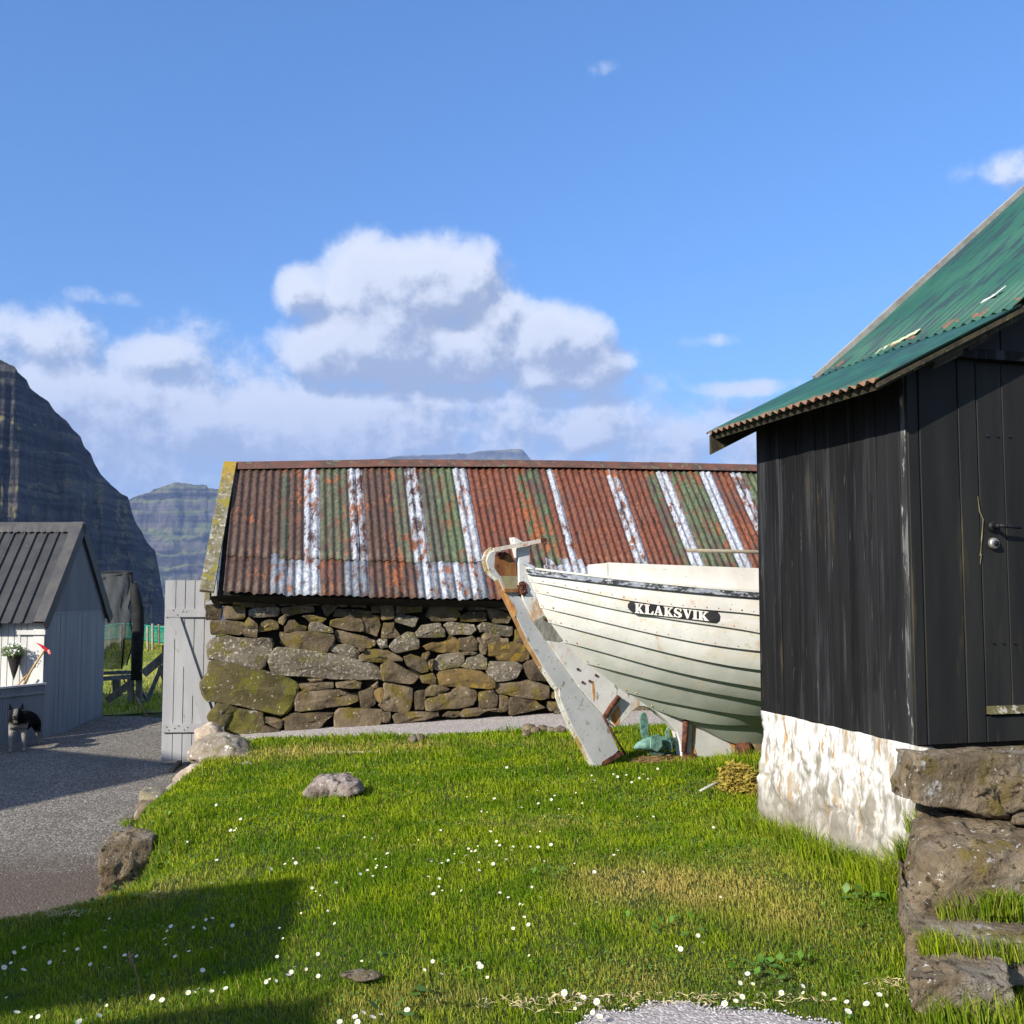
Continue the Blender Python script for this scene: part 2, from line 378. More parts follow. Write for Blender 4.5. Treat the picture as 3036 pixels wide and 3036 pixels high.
dry = dryness(X, Y); L = rng.uniform(.011, .028, len(X))*(1.15-.35*dry)*(.75+.55*noise2(X, Y, 2.3, 31)+.35*noise2(X, Y, 9, 32))*(1+.9*(noise2(X, Y, 3.1, 11) > .68)*rng.random(len(X)))
L *= 1+.35*sst(Y, 5, 9)
Wd = rng.uniform(.0019, .0037, len(X))*(1+.28*np.clip(Y-4, 0, 6))
print('blades', len(X))
blades('lawn_grass', X, Y, L, Wd, np.clip(dry+(rng.random(len(X)) < .07)*.7, 0, 1), m_grass, .95, kind='stuff')
m_clover = pmat('clover_leaf', (.055, .13, .012), (.12, .22, .03), 60, 3, .6, 0)
n = 60000; cx = rng.uniform(-4, 3, n); cy = rng.uniform(3, 10, n); k = (np.abs(cx/cy) < .56) & lawn_ok(cx, cy) & ((noise2(cx, cy, 2.1, 21)*.6+noise2(cx, cy, 7, 22)*.4) > .60); cx, cy = cx[k], cy[k]; n = len(cx)
cz_ = height(cx, cy)+rng.uniform(.008, .028, n); a = rng.uniform(0, 6.28, n); rr_ = rng.uniform(.004, .009, n)*(1+.1*np.clip(cy-4, 0, 6)); tx, ty = rng.uniform(-.5, .5, n), rng.uniform(-.5, .5, n); V4 = np.zeros((n, 6, 3))
for q in range(6):
    ca, sa_ = np.cos(a+q*1.047)*rr_*(1 if q % 2 else .6), np.sin(a+q*1.047)*rr_*(1 if q % 2 else .6); V4[:, q] = np.c_[cx+ca, cy+sa_, cz_+ca*tx+sa_*ty]
me = bpy.data.meshes.new('clover'); me.from_pydata(V4.reshape(-1, 3).tolist(), [], (np.arange(n)[:, None]*6+np.arange(6)).tolist()); me.update(); link('clover', me, m_clover, kind='stuff')
def tufts(name, spots, seed, mat=m_grass, **props):
    """long uncut grass: (x, y, radius, n, length)"""
    X, Y, L, Wd = [], [], [], []
    for (x, y, r, n, l) in spots:
        a = rng.uniform(0, 6.28, n); q = r*np.sqrt(rng.random(n)); X.append(x+np.cos(a)*q); Y.append(y+np.sin(a)*q); L.append(rng.uniform(.45, 1.1, n)*l)
        Wd.append(rng.uniform(.003, .005, n)*(1+.15*max(y-4, 0)))
    X, Y, L, Wd = map(np.concatenate, (X, Y, L, Wd))
    return blades(name, X, Y, L, Wd, np.clip(rng.random(len(X))*.9-.45, 0, 1), mat, .75, **props)
sp = []
for i in range(26):                                                   # along the foot of the whitewashed plinth
    t = i/25; p = SHED_P.lerp(SHED_Q, t); q = p-SB*(.12+.10*random.random()); sp.append((q.x, q.y, .07, 60, .11+.07*random.random()*(1.3-t)))
for (px, py, r, n, l) in [(2620, 2560, .10, 160, .20), (2660, 2640, .10, 200, .22), (2560, 2600, .08, 110, .16), (2700, 2700, .06, 60, .14), (2690, 2860, .06, 70, .10), (2780, 2810, .10, 200, .13), (2850, 2830, .08, 150, .11), (2990, 2700, .12, 260, .16),
                          (3010, 2560, .05, 60, .16), (2960, 2970, .12, 200, .10), (2800, 3000, .14, 200, .09), (520, 2500, .16, 260, .09), (440, 2520, .12, 200, .09), (470, 2600, .15, 240, .08), (390, 2660, .10, 150, .07), (400, 2450, .10, 150, .09),
                          (2080, 2290, .12, 160, .10), (2200, 2270, .20, 300, .13), (1850, 2230, .10, 100, .09), (1760, 2270, .05, 60, .09), (900, 2370, .10, 110, .05), (1090, 2360, .08, 110, .07), (2250, 2330, .12, 200, .14), (1050, 2200, .10, 120, .05),
                          (640, 2270, .12, 140, .05), (300, 2700, .10, 120, .06)]:
    p = onground(px, py); sp.append((p.x, p.y, r, n, l))
tufts('long_grass', sp, 3, kind='stuff')
n = 42000; X = rng.uniform(-16, -2.9, n); Y = rng.uniform(13.3, 30, n); k = (X/Y > -.56) & (X/Y < -.2); X, Y = X[k], Y[k]
L = rng.uniform(.05, .14, len(X))*(1+1.2*(noise2(X, Y, .7, 12) > .55)); blades('field_grass', X, Y, L, rng.uniform(.01, .02, len(X)), np.clip(noise2(X, Y, .8, 13)*1.3-.35+.3*(Y < 19), 0, 1), m_grass, .7, kind='stuff')

# ------------------------------------------------------------------ gravel pebbles and straw: loose stuff lying about
m_pebble = pmat('pebble', (.12, .11, .095), (.34, .31, .27), 45, 2, .9, 0)
def pebbles(name, ptsx, ptsy, smin, smax, mat, zoff=.012, **props):
    n = len(ptsx); Z = height(ptsx, ptsy)+zoff
    o = np.array([(1, 0, 0), (0, 1, 0), (-1, 0, 0), (0, -1, 0), (0, 0, .7), (0, 0, -.7)], float)
    f = np.array([(0, 1, 4), (1, 2, 4), (2, 3, 4), (3, 0, 4), (1, 0, 5), (2, 1, 5), (3, 2, 5), (0, 3, 5)])
    s = rng.uniform(smin, smax, (n, 1, 1)); a = rng.uniform(0, 6.28, n); c_, s_ = np.cos(a), np.sin(a)
    v = o[None]*rng.uniform(.6, 1.25, (n, 6, 3))*s
    v = np.stack([v[..., 0]*c_[:, None]-v[..., 1]*s_[:, None], v[..., 0]*s_[:, None]+v[..., 1]*c_[:, None], v[..., 2]], -1)+np.stack([ptsx, ptsy, Z], -1)[:, None]
    me = bpy.data.meshes.new(name); me.vertices.add(n*6); me.vertices.foreach_set('co', v.ravel())
    me.loops.add(n*24); me.loops.foreach_set('vertex_index', (f[None]+np.arange(n)[:, None, None]*6).ravel())
    me.polygons.add(n*8); me.polygons.foreach_set('loop_start', np.arange(n*8)*3); me.polygons.foreach_set('loop_total', np.full(n*8, 3)); me.update(calc_edges=True)
    return link(name, me, mat, **props)
def scatter(n, x0, x1, y0, y1, ok):
    x = rng.uniform(x0, x1, n); y = rng.uniform(y0, y1, n); k = ok(x, y); return x[k], y[k]
x, y = scatter(26000, -6, -2.2, 5.3, 12.6, lambda x, y: (sd_yard(x, y) > .02) & (x/y > -.56) & ((y > 6.3) | (rng.random(len(x)) < .25))); pebbles('yard_pebbles', x, y, .004, .012, m_pebble, kind='stuff')
x, y = scatter(24000, -2.8, 2.6, 9, 11.5, lambda x, y: (sd_path(x, y) > .0) & (barn_d(x, y) > -.05)); pebbles('path_pebbles', x, y, .004, .011, pmat('pale_pebble', (.30, .28, .27), (.55, .52, .51), 45, 2, .9, 0), kind='stuff')
x, y = scatter(6000, .1, 1.25, 2.8, 3.7, lambda x, y: sd_near(x, y) > .01); pebbles('near_pebbles', x, y, .003, .007, bpy.data.materials['pale_pebble'], kind='stuff')

# ------------------------------------------------------------------ daisies: each one a thing
m_petal = pmat('daisy_petal', (.78, .78, .76), (.85, .85, .82), 40, 2, .6, 0); m_eye = pmat('daisy_eye', (.70, .45, .03), (.8, .6, .05), 90, 2, .7, 0); m_stem = pmat('daisy_stem', (.07, .13, .02), (.10, .17, .03), 20, 2, .7, 0)
def daisy_mesh(k, open_=1.):
    mb = MB(); mats = []
    n = 11
    for i in range(n):
        a = 2*math.pi*i/n; w_ = .22
        p = lambda r, t, z: (math.cos(a+t)*r, math.sin(a+t)*r, z)
        mb.add([p(.25, -w_, .0), p(.25, w_, .0), p(1.0*open_, w_*.8, .18*(2-open_)), p(1.0*open_, -w_*.8, .18*(2-open_))], [(0, 1, 2, 3)]); mats.append(0)
    mb.add([(math.cos(t)*.36, math.sin(t)*.36, .03) for t in [i*math.pi/4 for i in range(8)]]+[(0, 0, .16)], [(i, (i+1) % 8, 8) for i in range(8)]); mats += [1]*8
    mb.add([(.05, 0, 0), (-.03, .04, 0), (-.03, -.04, 0), (.05, .2, -4.2), (-.03, .24, -4.2), (-.03, .16, -4.2)], [(0, 1, 4, 3), (1, 2, 5, 4), (2, 0, 3, 5)]); mats += [2]*3
    me = mesh('daisy_%d' % k, mb.v, mb.f); me.materials.append(m_petal); me.materials.append(m_eye); me.materials.append(m_stem)
    me.polygons.foreach_set('material_index', mats); return me
DM = [daisy_mesh(0), daisy_mesh(1, .8), daisy_mesh(2, .6)]
z8 = lambda x, y: (900+x*.6211, 2200+y*.6211); z7 = lambda x, y: (x*.5362, 2000+y*.5362); z6 = lambda x, y: (2100+x*.4947, 2080+y*.4948)
dp = [z8(*p) for p in [(8,322),(190,355),(215,448),(290,455),(345,450),(325,460),(400,532),(345,560),(297,545),(370,558),(350,590),(345,600),(392,598),(305,612),(270,630),(330,640),(155,672),(78,733),(115,808),(148,868),(68,1012),(277,1047),(400,1007),
 (12,1085),(553,1075),(576,1090),(616,1048),(662,1110),(845,1074),(835,1058),(877,1125),(1077,1020),(1273,966),(1294,870),(1400,767),(1114,918),(1073,872),(1054,836),(1000,890),(1012,944),(1046,778),(1033,775),(977,742),(937,720),(1090,692),(1130,742),(1092,608),(1060,628),
 (645,690),(648,652),(620,725),(662,710),(753,710),(568,648),(595,643),(608,570),(660,578),(690,565),(760,578),(805,598),(836,575),(838,612),(905,582),(965,560),(1105,562),(1148,568),(720,535),(775,542),(787,510),(832,497),(800,522),(820,520),(921,475),(912,494),
 (936,494),(1000,500),(992,517),(1020,518),(1083,500),(1119,502),(1181,490),(1097,402),(1128,428),(1072,445),(893,427),(654,422),(628,456),(605,462),(547,468),(528,492),(743,390),(800,286),(848,332),(876,336),(911,270),(945,270),(780,262),(803,192),(970,122),(1040,312),
 (1120,294),(1118,232),(1183,275),(1198,256),(1255,222),(1300,243),(1320,295),(1330,292),(1218,320),(1215,354),(1148,354),(1232,320),(1264,348),(1227,392),(1275,268),(1375,160),(1388,182),(1478,154),(1500,166),(1540,158),(1602,172),(1622,155),(1642,176),(1566,192),(1690,128),
 (1838,156),(1592,356),(1670,356),(1463,276),(1500,518),(1482,540),(1293,581),(1388,620),(1622,621),(1790,670),(1800,988),(1905,958),(1882,924),(1780,976),(1334,1220),(1430,1217),(1245,1198),(1400,1240),(1380,1292),(1413,1312),(494,1280),(285,1292),(246,1312),(330,1314),(368,1302),(172,1336),(258,1338),(1312,1248),(1296,1274)]]
dp += [z7(*p) for p in [(1195,722),(1205,782),(1208,830),(1275,862),(1305,850),(1297,862),(1035,925),(1198,1026),(1170,1152),(1005,803),(1175,850),(1330,800),(1690,748),(1620,1018),(1575,1048),(1635,1042),(1497,1075),(1760,960),(1745,1200),(1770,1222),(1725,1180),(1650,1265),
 (1665,1320),(1812,1308),(1850,1378),(1545,1402),(1565,1460),(1532,1560),(1757,1545),(1625,1618),(1593,1662),(1610,1645),(1692,1630),(1760,1668),(1490,1686),(1525,1694),(1473,1700),(1258,1292),(1285,1388),(1175,1347),(1140,1356),(1070,1398),(1130,1405),(945,1392),(968,1392),(925,1418),
 (860,1418),(910,1462),(580,1415),(355,1432),(605,1350),(1045,1530),(755,1558),(690,1552),(968,1558),(918,1494),(428,1518),(356,1530),(580,1508),(133,1510),(78,1537),(122,1555),(60,1595),(22,1620),(130,1633),(275,1592),(345,1595),(500,1602),(600,1622),(572,1602),(1120,1635),(1242,1648),
 (1247,1735),(1132,1742),(1097,1738),(1075,1757),(1040,1760),(1170,1752),(843,1785),(895,1800),(590,1830),(450,1785),(252,1868),(210,1893),(172,1895),(92,1868),(548,1885),(438,1920),(35,1788),(1168,1510)]]
dp += [z6(*p) for p in [(30,755),(73,1172),(235,1632),(222,1664),(190,1688),(266,1695),(436,1676),(566,1706),(570,1748),(438,1746),(692,1754),(755,1784),(830,1800),(948,1812),(1025,1757),(1068,1822),(838,1858),(1217,1788),(1150,1877),(1645,1896),(1690,1840),(1443,1925),(98,1812),(22,1762),(203,1770),(165,1796),(945,1692),(1498,1885)]]
for i, (px, py) in enumerate(dp):
    p = onground(px, py, .045)
    big = 1.25 if py > 2860 else 1.
    o = link('daisy', DM[random.choices([0, 1, 2], [5, 3, 2])[0]], group='daisies open in the lawn', category='daisy', label='small white daisy with a yellow eye open in the mown lawn')
    s = random.uniform(.0068, .0098)*big*(1+.06*max(p.y-5, 0)); o.location = p; o.scale = (s, s, s*.9)
    o.rotation_euler = (random.uniform(.15, .75), random.uniform(-.35, .15), random.uniform(0, 6.28)) if random.random() < .6 else (random.uniform(.3, 1.0), 0, random.uniform(-.5, .3))

# ------------------------------------------------------------------ rock materials
LICH = [((.17, .16, .055), 3.5, .50, .12, (1, 1, 1)), ((.46, .45, .40), 9, .56, .05, (1, 1, 1)), ((.035, .03, .022), 24, .60, .08, (1, 1, 1))]
m_stone = pmat('basalt_stone', (.075, .055, .032), (.165, .125, .080), 7, 6, .95, .7, 30, layers=[((.14, .105, .024), 5, .50, .14, (1, 1, 1)), ((.34, .31, .24), 30, .62, .05, (1, 1, 1)), ((.035, .028, .018), 22, .62, .08, (1, 1, 1))], var=.35, bdist=.02)
m_stone_pale = pmat('lichened_stone', (.11, .09, .06), (.20, .17, .13), 7, 6, .95, .8, 30, layers=[((.14, .12, .035), 6, .54, .12, (1, 1, 1)), ((.38, .35, .30), 38, .55, .07, (1, 1, 1)), ((.06, .05, .035), 20, .62, .08, (1, 1, 1))], var=.15, bdist=.02)
m_stone_yel = pmat('ochre_stone', (.10, .07, .03), (.18, .12, .045), 8, 6, .95, .7, 30, layers=[((.26, .17, .02), 9, .54, .10, (1, 1, 1)), ((.40, .38, .33), 26, .66, .05, (1, 1, 1)), ((.05, .04, .02), 22, .62, .08, (1, 1, 1))], var=.1, bdist=.02)
m_stone_moss = pmat('mossy_stone', (.075, .062, .024), (.125, .10, .05), 4, 6, .95, .6, 30, layers=[((.12, .11, .02), 4, .48, .12, (1, 1, 1)), ((.36, .35, .30), 26, .62, .04, (1, 1, 1)), ((.36, .35, .32), 9, .62, .05, (1, 1, 1))], var=.1, bdist=.02)
m_dark = pmat('dark_joint_earth', (.014, .012, .009), (.03, .025, .018), 10, 4, 1, .4)
m_boulder = pmat('boulder', (.11, .080, .048), (.23, .18, .12), 9, 8, .92, .9, 38, layers=[((.23, .20, .16), 3.5, .50, .15, (1, 1, 1)), ((.14, .105, .03), 5, .54, .12, (1, 1, 1)), ((.045, .034, .022), 26, .56, .08, (1, 1, 1)), ((.48, .47, .43), 34, .64, .03, (1, 1, 1)), ((.38, .38, .37), 7, .62, .05, (1, 1, 1))], bdist=.03)
m_pink = pmat('pinkish_stone', (.34, .26, .19), (.46, .38, .30), 6, 6, .95, .7, 25, layers=[((.20, .17, .12), 6, .56, .1, (1, 1, 1)), ((.6, .56, .5), 16, .60, .06, (1, 1, 1))], bdist=.02)
m_grey_st = pmat('pale_grey_stone', (.17, .14, .105), (.32, .28, .23), 5, 6, .95, .7, 25, layers=[((.20, .17, .10), 5, .52, .1, (1, 1, 1)), ((.6, .58, .54), 16, .60, .06, (1, 1, 1))], bdist=.02)

def stone_part(ring, n, parent, mat, deep=.15, proud=.03, name='stone', seed=0):
    """a wall stone from its outline in the wall plane: crowned, uneven face and deep sides"""
    rr = random.Random(seed); ring = smooth_ring(ring, 1, .09); ring = [q for i, p in enumerate(ring) for q in (p, (p+ring[(i+1) % len(ring)])/2)]; c = sum(ring, Vector())/len(ring); N_ = len(ring)
    tilt = Vector((rr.uniform(-.10, .10), 0, rr.uniform(-.05, .16)))
    vs = []; rings = [(.97, -deep), (1.0, -.04), (1.0, -.002), (.95, .014), (.72, .018), (.38, .020)]
    for sc, d in rings:
        for p in ring:
            q = c+(p-c)*sc
            k = ((fbm(q*6+Vector((seed, 0, 0)), 1, 3))*.022+fbm(q*21, 1, 2)*.008) if d > -.02 else 0
            q = q+(Vector((fbm(q*16), 0, fbm(q*16+Vector((4, 4, 4)))))*.012)
            vs.append(q+n*(d+proud+k+(q-c).dot(tilt)*(1 if d > -.1 else 0)))
    vs.append(c+n*(.026+proud))
    fs = []
    for r in range(len(rings)-1):
        for i in range(N_):
            j = (i+1) % N_; fs.append((r*N_+i, r*N_+j, (r+1)*N_+j, (r+1)*N_+i))
    k = (len(rings)-1)*N_; fs += [(k+i, k+(i+1) % N_, len(vs)-1) for i in range(N_)]
    me = mesh(name, vs, fs, True); bm = bmesh.new(); bm.from_mesh(me); bmesh.ops.recalc_face_normals(bm, faces=bm.faces); bm.to_mesh(me); bm.free(); me.set_sharp_from_angle(angle=R(30))
    return link(name, me, mat, parent)
def craggy(p, seed, jag):
    q = p*4.2+Vector((seed*1.7, 0, seed)); d = mnoise.voronoi(q)[0]; k = (d[0]-.35)*jag*1.5-math.exp(-(d[1]-d[0])*16)*jag*.8
    q = p*11+Vector((seed, 3, 0)); d = mnoise.voronoi(q)[0]; return k+(d[0]-.35)*jag*.5-math.exp(-(d[1]-d[0])*12)*jag*.25
def lump(name, poly, Y, T, mat, parent=None, off=None, jag=.02, flat=.35, lean=0., pw=2.6, seed=1, **props):
    """a free boulder: outline from the photo at its own distance Y, body T deep"""
    ring = [atY(x, y, Y) for x, y in poly]; ring = smooth_ring(ring, 1, .12)
    out = []
    for i in range(len(ring)):
        a, b_ = ring[i], ring[(i+1) % len(ring)]; out += [a, (a+b_)/2]
    ring = out; c = sum(ring, Vector())/len(ring); N_ = len(ring); vs = []
    ts = [-1, -.93, -.75, -.45, -.1, .3, .7, 1]
    for t in ts:
        s = max((1-abs(t)**pw)**(1/pw), flat if abs(t) >= 1 else 0)
        for p in ring:
            q = c+(p-c)*s*(1+t*T/2/c.length)+Vector((c.x, c.y, 0)).normalized()*(t*T/2); q.z += lean*t*T
            vs.append(q)
    vs = [v+Vector((fbm(v*3.1+Vector((seed, 0, 0))), fbm(v*3.1+Vector((0, seed, 9))), fbm(v*3.1+Vector((5, 0, seed)))))*jag+Vector((fbm(v*11), fbm(v*11+Vector((3, 3, 3))), fbm(v*12)))*jag*.4 for v in vs]
    fs = []
    for r in range(len(ts)-1):
        for i in range(N_):
            j = (i+1) % N_; fs.append((r*N_+i, r*N_+j, (r+1)*N_+j, (r+1)*N_+i))
    fs += [tuple(range(N_))[::-1], tuple((len(ts)-1)*N_+i for i in range(N_))]
    me = mesh(name, vs, fs, True); bm = bmesh.new(); bm.from_mesh(me); bmesh.ops.triangulate(bm, faces=[f for f in bm.faces if len(f.verts) > 4]); bmesh.ops.recalc_face_normals(bm, faces=bm.faces)
    bmesh.ops.subdivide_edges(bm, edges=[e for e in bm.edges if e.calc_length() > .03], cuts=1, use_grid_fill=True)
    bmesh.ops.subdivide_edges(bm, edges=[e for e in bm.edges if e.calc_length() > .025], cuts=1, use_grid_fill=True); bm.normal_update()
    dd = [v.normal*craggy(v.co, seed, jag)+Vector((fbm(v.co*17), fbm(v.co*17+Vector((1, 5, 2))), fbm(v.co*17+Vector((7, 1, 2)))))*jag*.35 for v in bm.verts]
    for v, d_ in zip(bm.verts, dd): v.co += d_
    bmesh.ops.recalc_face_normals(bm, faces=bm.faces); bm.to_mesh(me); bm.free(); me.polygons.foreach_set('use_smooth', [True]*len(me.polygons))
    return link(name, me, mat, parent, **props)
def block(name, b4, t4, mat, parent=None, n=7, rnd=.12, jag=.02, seed=1, **props):
    """rough-hewn block from eight corners"""
    b4 = [Vector(p) for p in b4]; t4 = [Vector(p) for p in t4]
    bm = bmesh.new(); bmesh.ops.create_cube(bm, size=2); bmesh.ops.subdivide_edges(bm, edges=bm.edges, cuts=n, use_grid_fill=True)
    for v in bm.verts:
        x, y, z = v.co; r = max(abs(x), abs(y), abs(z)); L_ = v.co.length
        q = v.co*(1-rnd)+v.co*(r/L_)*1.25*rnd; u, w_, h = (q.x+1)/2, (q.y+1)/2, (q.z+1)/2
        lo = b4[0].lerp(b4[1], u).lerp(b4[3].lerp(b4[2], u), w_); hi = t4[0].lerp(t4[1], u).lerp(t4[3].lerp(t4[2], u), w_)
        p = lo.lerp(hi, h); p += Vector((fbm(p*4+Vector((seed, 0, 0))), fbm(p*4+Vector((0, seed, 9))), fbm(p*4+Vector((5, 0, seed)))))*jag
        p += Vector((fbm(p*14), fbm(p*14+Vector((3, 3, 3))), fbm(p*14+Vector((9, 2, 2)))))*jag*.5; v.co = p
    bmesh.ops.subdivide_edges(bm, edges=bm.edges, cuts=1, use_grid_fill=True); bm.normal_update(); dd = [v.normal*craggy(v.co, seed, jag) for v in bm.verts]
    for v, d_ in zip(bm.verts, dd): v.co += d_
    bmesh.ops.recalc_face_normals(bm, faces=bm.faces)
    me = bpy.data.meshes.new(name); bm.to_mesh(me); bm.free(); me.polygons.foreach_set('use_smooth', [True]*len(me.polygons))
    return link(name, me, mat, parent, **props)

# ================================================================== STONE BARN
barn_t = thing('stone_barn', 'low drystone barn under a rusty striped corrugated iron roof', 'barn')
zA = lambda p: (600+p[0]*.2588, 1750+p[1]*.2588); zB = lambda p: (1100+p[0]*.31056, 1720+p[1]*.31056)
SA_ = """445,70 740,60 830,130 830,180 560,190 445,170
890,90 1070,95 1075,160 890,180
1145,90 1380,85 1370,170 1160,160
1500,100 1670,110 1660,190 1540,180
1700,130 1860,120 1870,200 1720,190
340,60 430,60 430,160 345,165
110,70 320,60 325,150 130,150
40,170 190,160 215,230 200,320 40,330
245,185 480,185 485,320 260,325
540,230 640,195 860,195 860,290 600,310 540,300 P
900,205 1160,175 1270,195 1275,240 950,300
1360,200 1440,155 1550,200 1420,295
105,350 240,345 470,370 455,500 110,505
490,370 540,320 630,380 630,425 490,415
460,450 500,425 625,450 620,530 480,525
650,420 700,360 790,335 860,360 865,440 650,480
880,320 930,290 970,330 920,400 885,370
950,420 1000,350 1060,345 1100,390 1195,410 1180,450 950,475
1150,300 1250,290 1410,320 1370,365 1240,360
1220,420 1240,370 1340,375 1480,430 1490,475 1230,470 P
1480,350 1620,310 1790,310 1850,400 1830,470 1480,410 
1530,225 1640,220 1932,240 1920,290 1500,300
65,650 130,560 260,525 540,560 780,560 790,620 770,700 700,860 640,900 100,780 P
910,500 1000,480 1200,470 1490,515 1480,600 1410,700 1100,665 970,640 920,560
800,760 830,700 900,665 1100,680 1400,720 1810,810 1990,880 2020,940 2010,1015 1750,1020 1420,1005 1100,970 840,960 800,840 P
1530,460 1620,470 1870,540 1960,580 1965,620 1900,655 1700,640 1540,575
1465,660 1500,625 1690,630 1780,680 1780,770 1650,760 1480,700 P
1810,755 1880,695 2010,670 2130,700 2290,780 2280,810 2050,820 1825,805
10,1060 80,960 120,820 280,840 660,930 940,1010 1060,1060 1050,1200 1000,1300 930,1400 860,1410 600,1350 250,1280 70,1260 10,1120 M
1105,1080 1300,1065 1490,1060 1495,1120 1300,1135 1130,1150
1540,1060 1740,1040 1810,1060 1800,1115 1560,1110
1085,1260 1110,1185 1200,1155 1600,1145 1680,1190 1780,1185 1770,1260 1650,1310 1400,1345 1090,1380
60,1450 110,1370 180,1300 320,1320 400,1380 330,1450 270,1540 200,1560 100,1510 M
340,1370 500,1385 680,1400 700,1550 680,1690 560,1690 380,1640 270,1600 280,1480 M
700,1470 740,1450 920,1490 900,1560 870,1590 790,1540 700,1510
680,1680 700,1580 745,1555 840,1600 880,1620 950,1670 730,1690
930,1490 1010,1430 1120,1410 1490,1415 1480,1440 1400,1490 1350,1550 1150,1660 990,1690 960,1570
1530,1430 1580,1370 1700,1360 2060,1380 2010,1560 1990,1660 1600,1720 1530,1680
1795,1160 1930,1130 1985,1170 1975,1300 1930,1360 1830,1350
1210,1020 1380,1010 1370,1045 1240,1045
1790,655 1860,665 1850,690 1800,690"""
SB_ = """90,240 200,230 215,370 100,370
0,240 80,250 75,300 0,310
50,190 150,190 150,235 60,235
240,230 480,220 480,300 240,320
225,360 270,330 440,350 400,440 240,400 P
530,330 560,260 680,240 790,260 840,320 790,380 600,390
780,220 830,200 885,240 850,290 790,260
930,230 1080,230 1090,280 930,285
850,340 960,300 1090,310 1090,390 860,390
1100,270 1200,280 1330,340 1300,400 1170,410
1135,220 1270,215 1310,290 1150,250
-90,350 -60,330 70,345 80,440 50,535 -60,490 -85,440
120,420 210,410 220,480 270,510 260,540 110,550
430,510 490,430 640,415 690,480 690,540 430,540 P
700,430 750,400 970,425 985,470 950,510 750,510 P
1020,450 1080,410 1340,450 1345,520 1300,530 1040,490 P
55,600 90,560 140,570 155,630 100,640 P
180,620 250,560 340,505 400,510 440,580 455,640 240,690 P
510,630 600,600 720,590 740,520 800,550 840,600 830,680 700,685 540,660 Y
845,570 960,535 1005,600 1000,665 860,665
1005,560 1060,560 1110,620 1090,700 1050,700
1060,530 1100,505 1220,530 1225,590 1120,605 1070,580
1120,620 1200,600 1420,600 1500,640 1485,750 1420,770 1230,765 1190,720 1130,725 Y
1380,480 1440,480 1480,560 1440,600 1385,590
320,740 380,715 520,750 535,860 470,880 350,810
545,780 600,755 600,830 575,870 550,840
620,760 660,720 840,690 870,710 870,780 840,830 700,850 620,850 P
870,690 920,675 1010,690 980,705 880,705
870,820 920,750 1040,710 1100,760 1090,845 930,840 P
500,700 540,685 565,705 530,750 495,740
105,810 160,785 220,790 440,900 440,930 380,985 130,950 105,880
460,920 600,895 615,940 600,990 500,985
640,930 680,870 950,855 1050,880 1165,960 1170,1020 1100,1030 650,1000 Y
1110,830 1150,785 1380,790 1440,830 1380,920 1330,940 1170,960 1120,900 P
1455,810 1500,770 1570,755 1660,800 1700,960 1520,950 1470,860
1185,1030 1200,985 1350,985 1500,965 1670,1010 1680,1110 1640,1135 1300,1090 1210,1080
25,1060 60,1035 110,1040 125,1080 90,1170 60,1140 Y
80,1190 130,1110 130,1000 180,985 380,1040 390,1150 350,1250 250,1255 130,1235
420,1080 510,1060 520,1150 490,1230 430,1230
520,1060 580,1005 640,1005 740,1045 620,1090 520,1100
530,1140 640,1090 740,1080 840,1015 990,1060 995,1130 960,1190 830,1210 540,1235
1020,1075 1150,1055 1190,1110 1190,1200 1050,1215
1220,1100 1300,1120 1300,1240 1225,1250
1310,1180 1340,1115 1400,1120 1560,1150 1650,1210 1500,1250 1330,1280
1690,1160 1790,1160 1800,1230 1700,1240
1720,1080 1760,1040 1790,1090 1780,1130 1720,1110
210,1300 300,1265 620,1260 630,1300 500,1330 240,1365
690,1285 740,1250 840,1250 840,1290 750,1310
850,1265 900,1225 1090,1220 1110,1245 1000,1290 860,1300
110,1260 180,1265 170,1340 110,1350
0,1010 70,975 60,1020 10,1030
1100,1215 1240,1225 1230,1250 1120,1245
1230,555 1300,560 1300,590 1240,590
1530,640 1600,620 1640,740 1560,745
1500,420 1580,430 1590,540 1510,560
1400,250 1500,260 1500,380 1380,380"""
k = 0
for txt, fn in ((SA_, zA), (SB_, zB)):
    for ln in txt.strip().split('\n'):
        w_ = ln.split(); code = w_[-1] if w_[-1].isalpha() else ''
        pts = [tuple(map(float, q.split(','))) for q in w_ if ',' in q]
        cpt = [sum(p[i] for p in pts)/len(pts) for i in (0, 1)]
        pts = [(cpt[0]+(p[0]-cpt[0])*1.075+(5 if p[0] > cpt[0] else -4), cpt[1]+(p[1]-cpt[1])*1.075+(5 if p[1] > cpt[1] else -4)) for p in pts]
        ring = [barn.hit(*fn(p)) for p in pts]; k += 1
        m = {'P': m_stone_pale, 'Y': m_stone_yel, 'M': m_stone_moss}.get(code, m_stone)
        stone_part(ring, barn.n, barn_t, m, proud=random.uniform(0, .035), seed=k)
# wall behind the boat: more courses of the same stones, up to the far end
u0 = barn.uv(barn.hit(*zB((1700, 700))))[0]; ub = 8.2
zc = -1.28
while zc < -.22:
    hh = random.uniform(.13, .2); u = u0+random.uniform(.0, .12)
    while u < ub:
        l = random.uniform(.18, .42); j = lambda: random.uniform(-.012, .012)
        stone_part([barn.pt(u+.01+j(), zc+j()), barn.pt(u+l*.5, zc-.01+j()), barn.pt(u+l-.015+j(), zc+j()), barn.pt(u+l-.015+j(), zc+hh-.015+j()), barn.pt(u+l*.5, zc+hh-.005+j()), barn.pt(u+.01+j(), zc+hh-.015+j())], barn.n, barn_t, random.choice([m_stone, m_stone, m_stone_pale]), proud=random.uniform(0, .03), seed=k); k += 1; u += l
    zc += hh
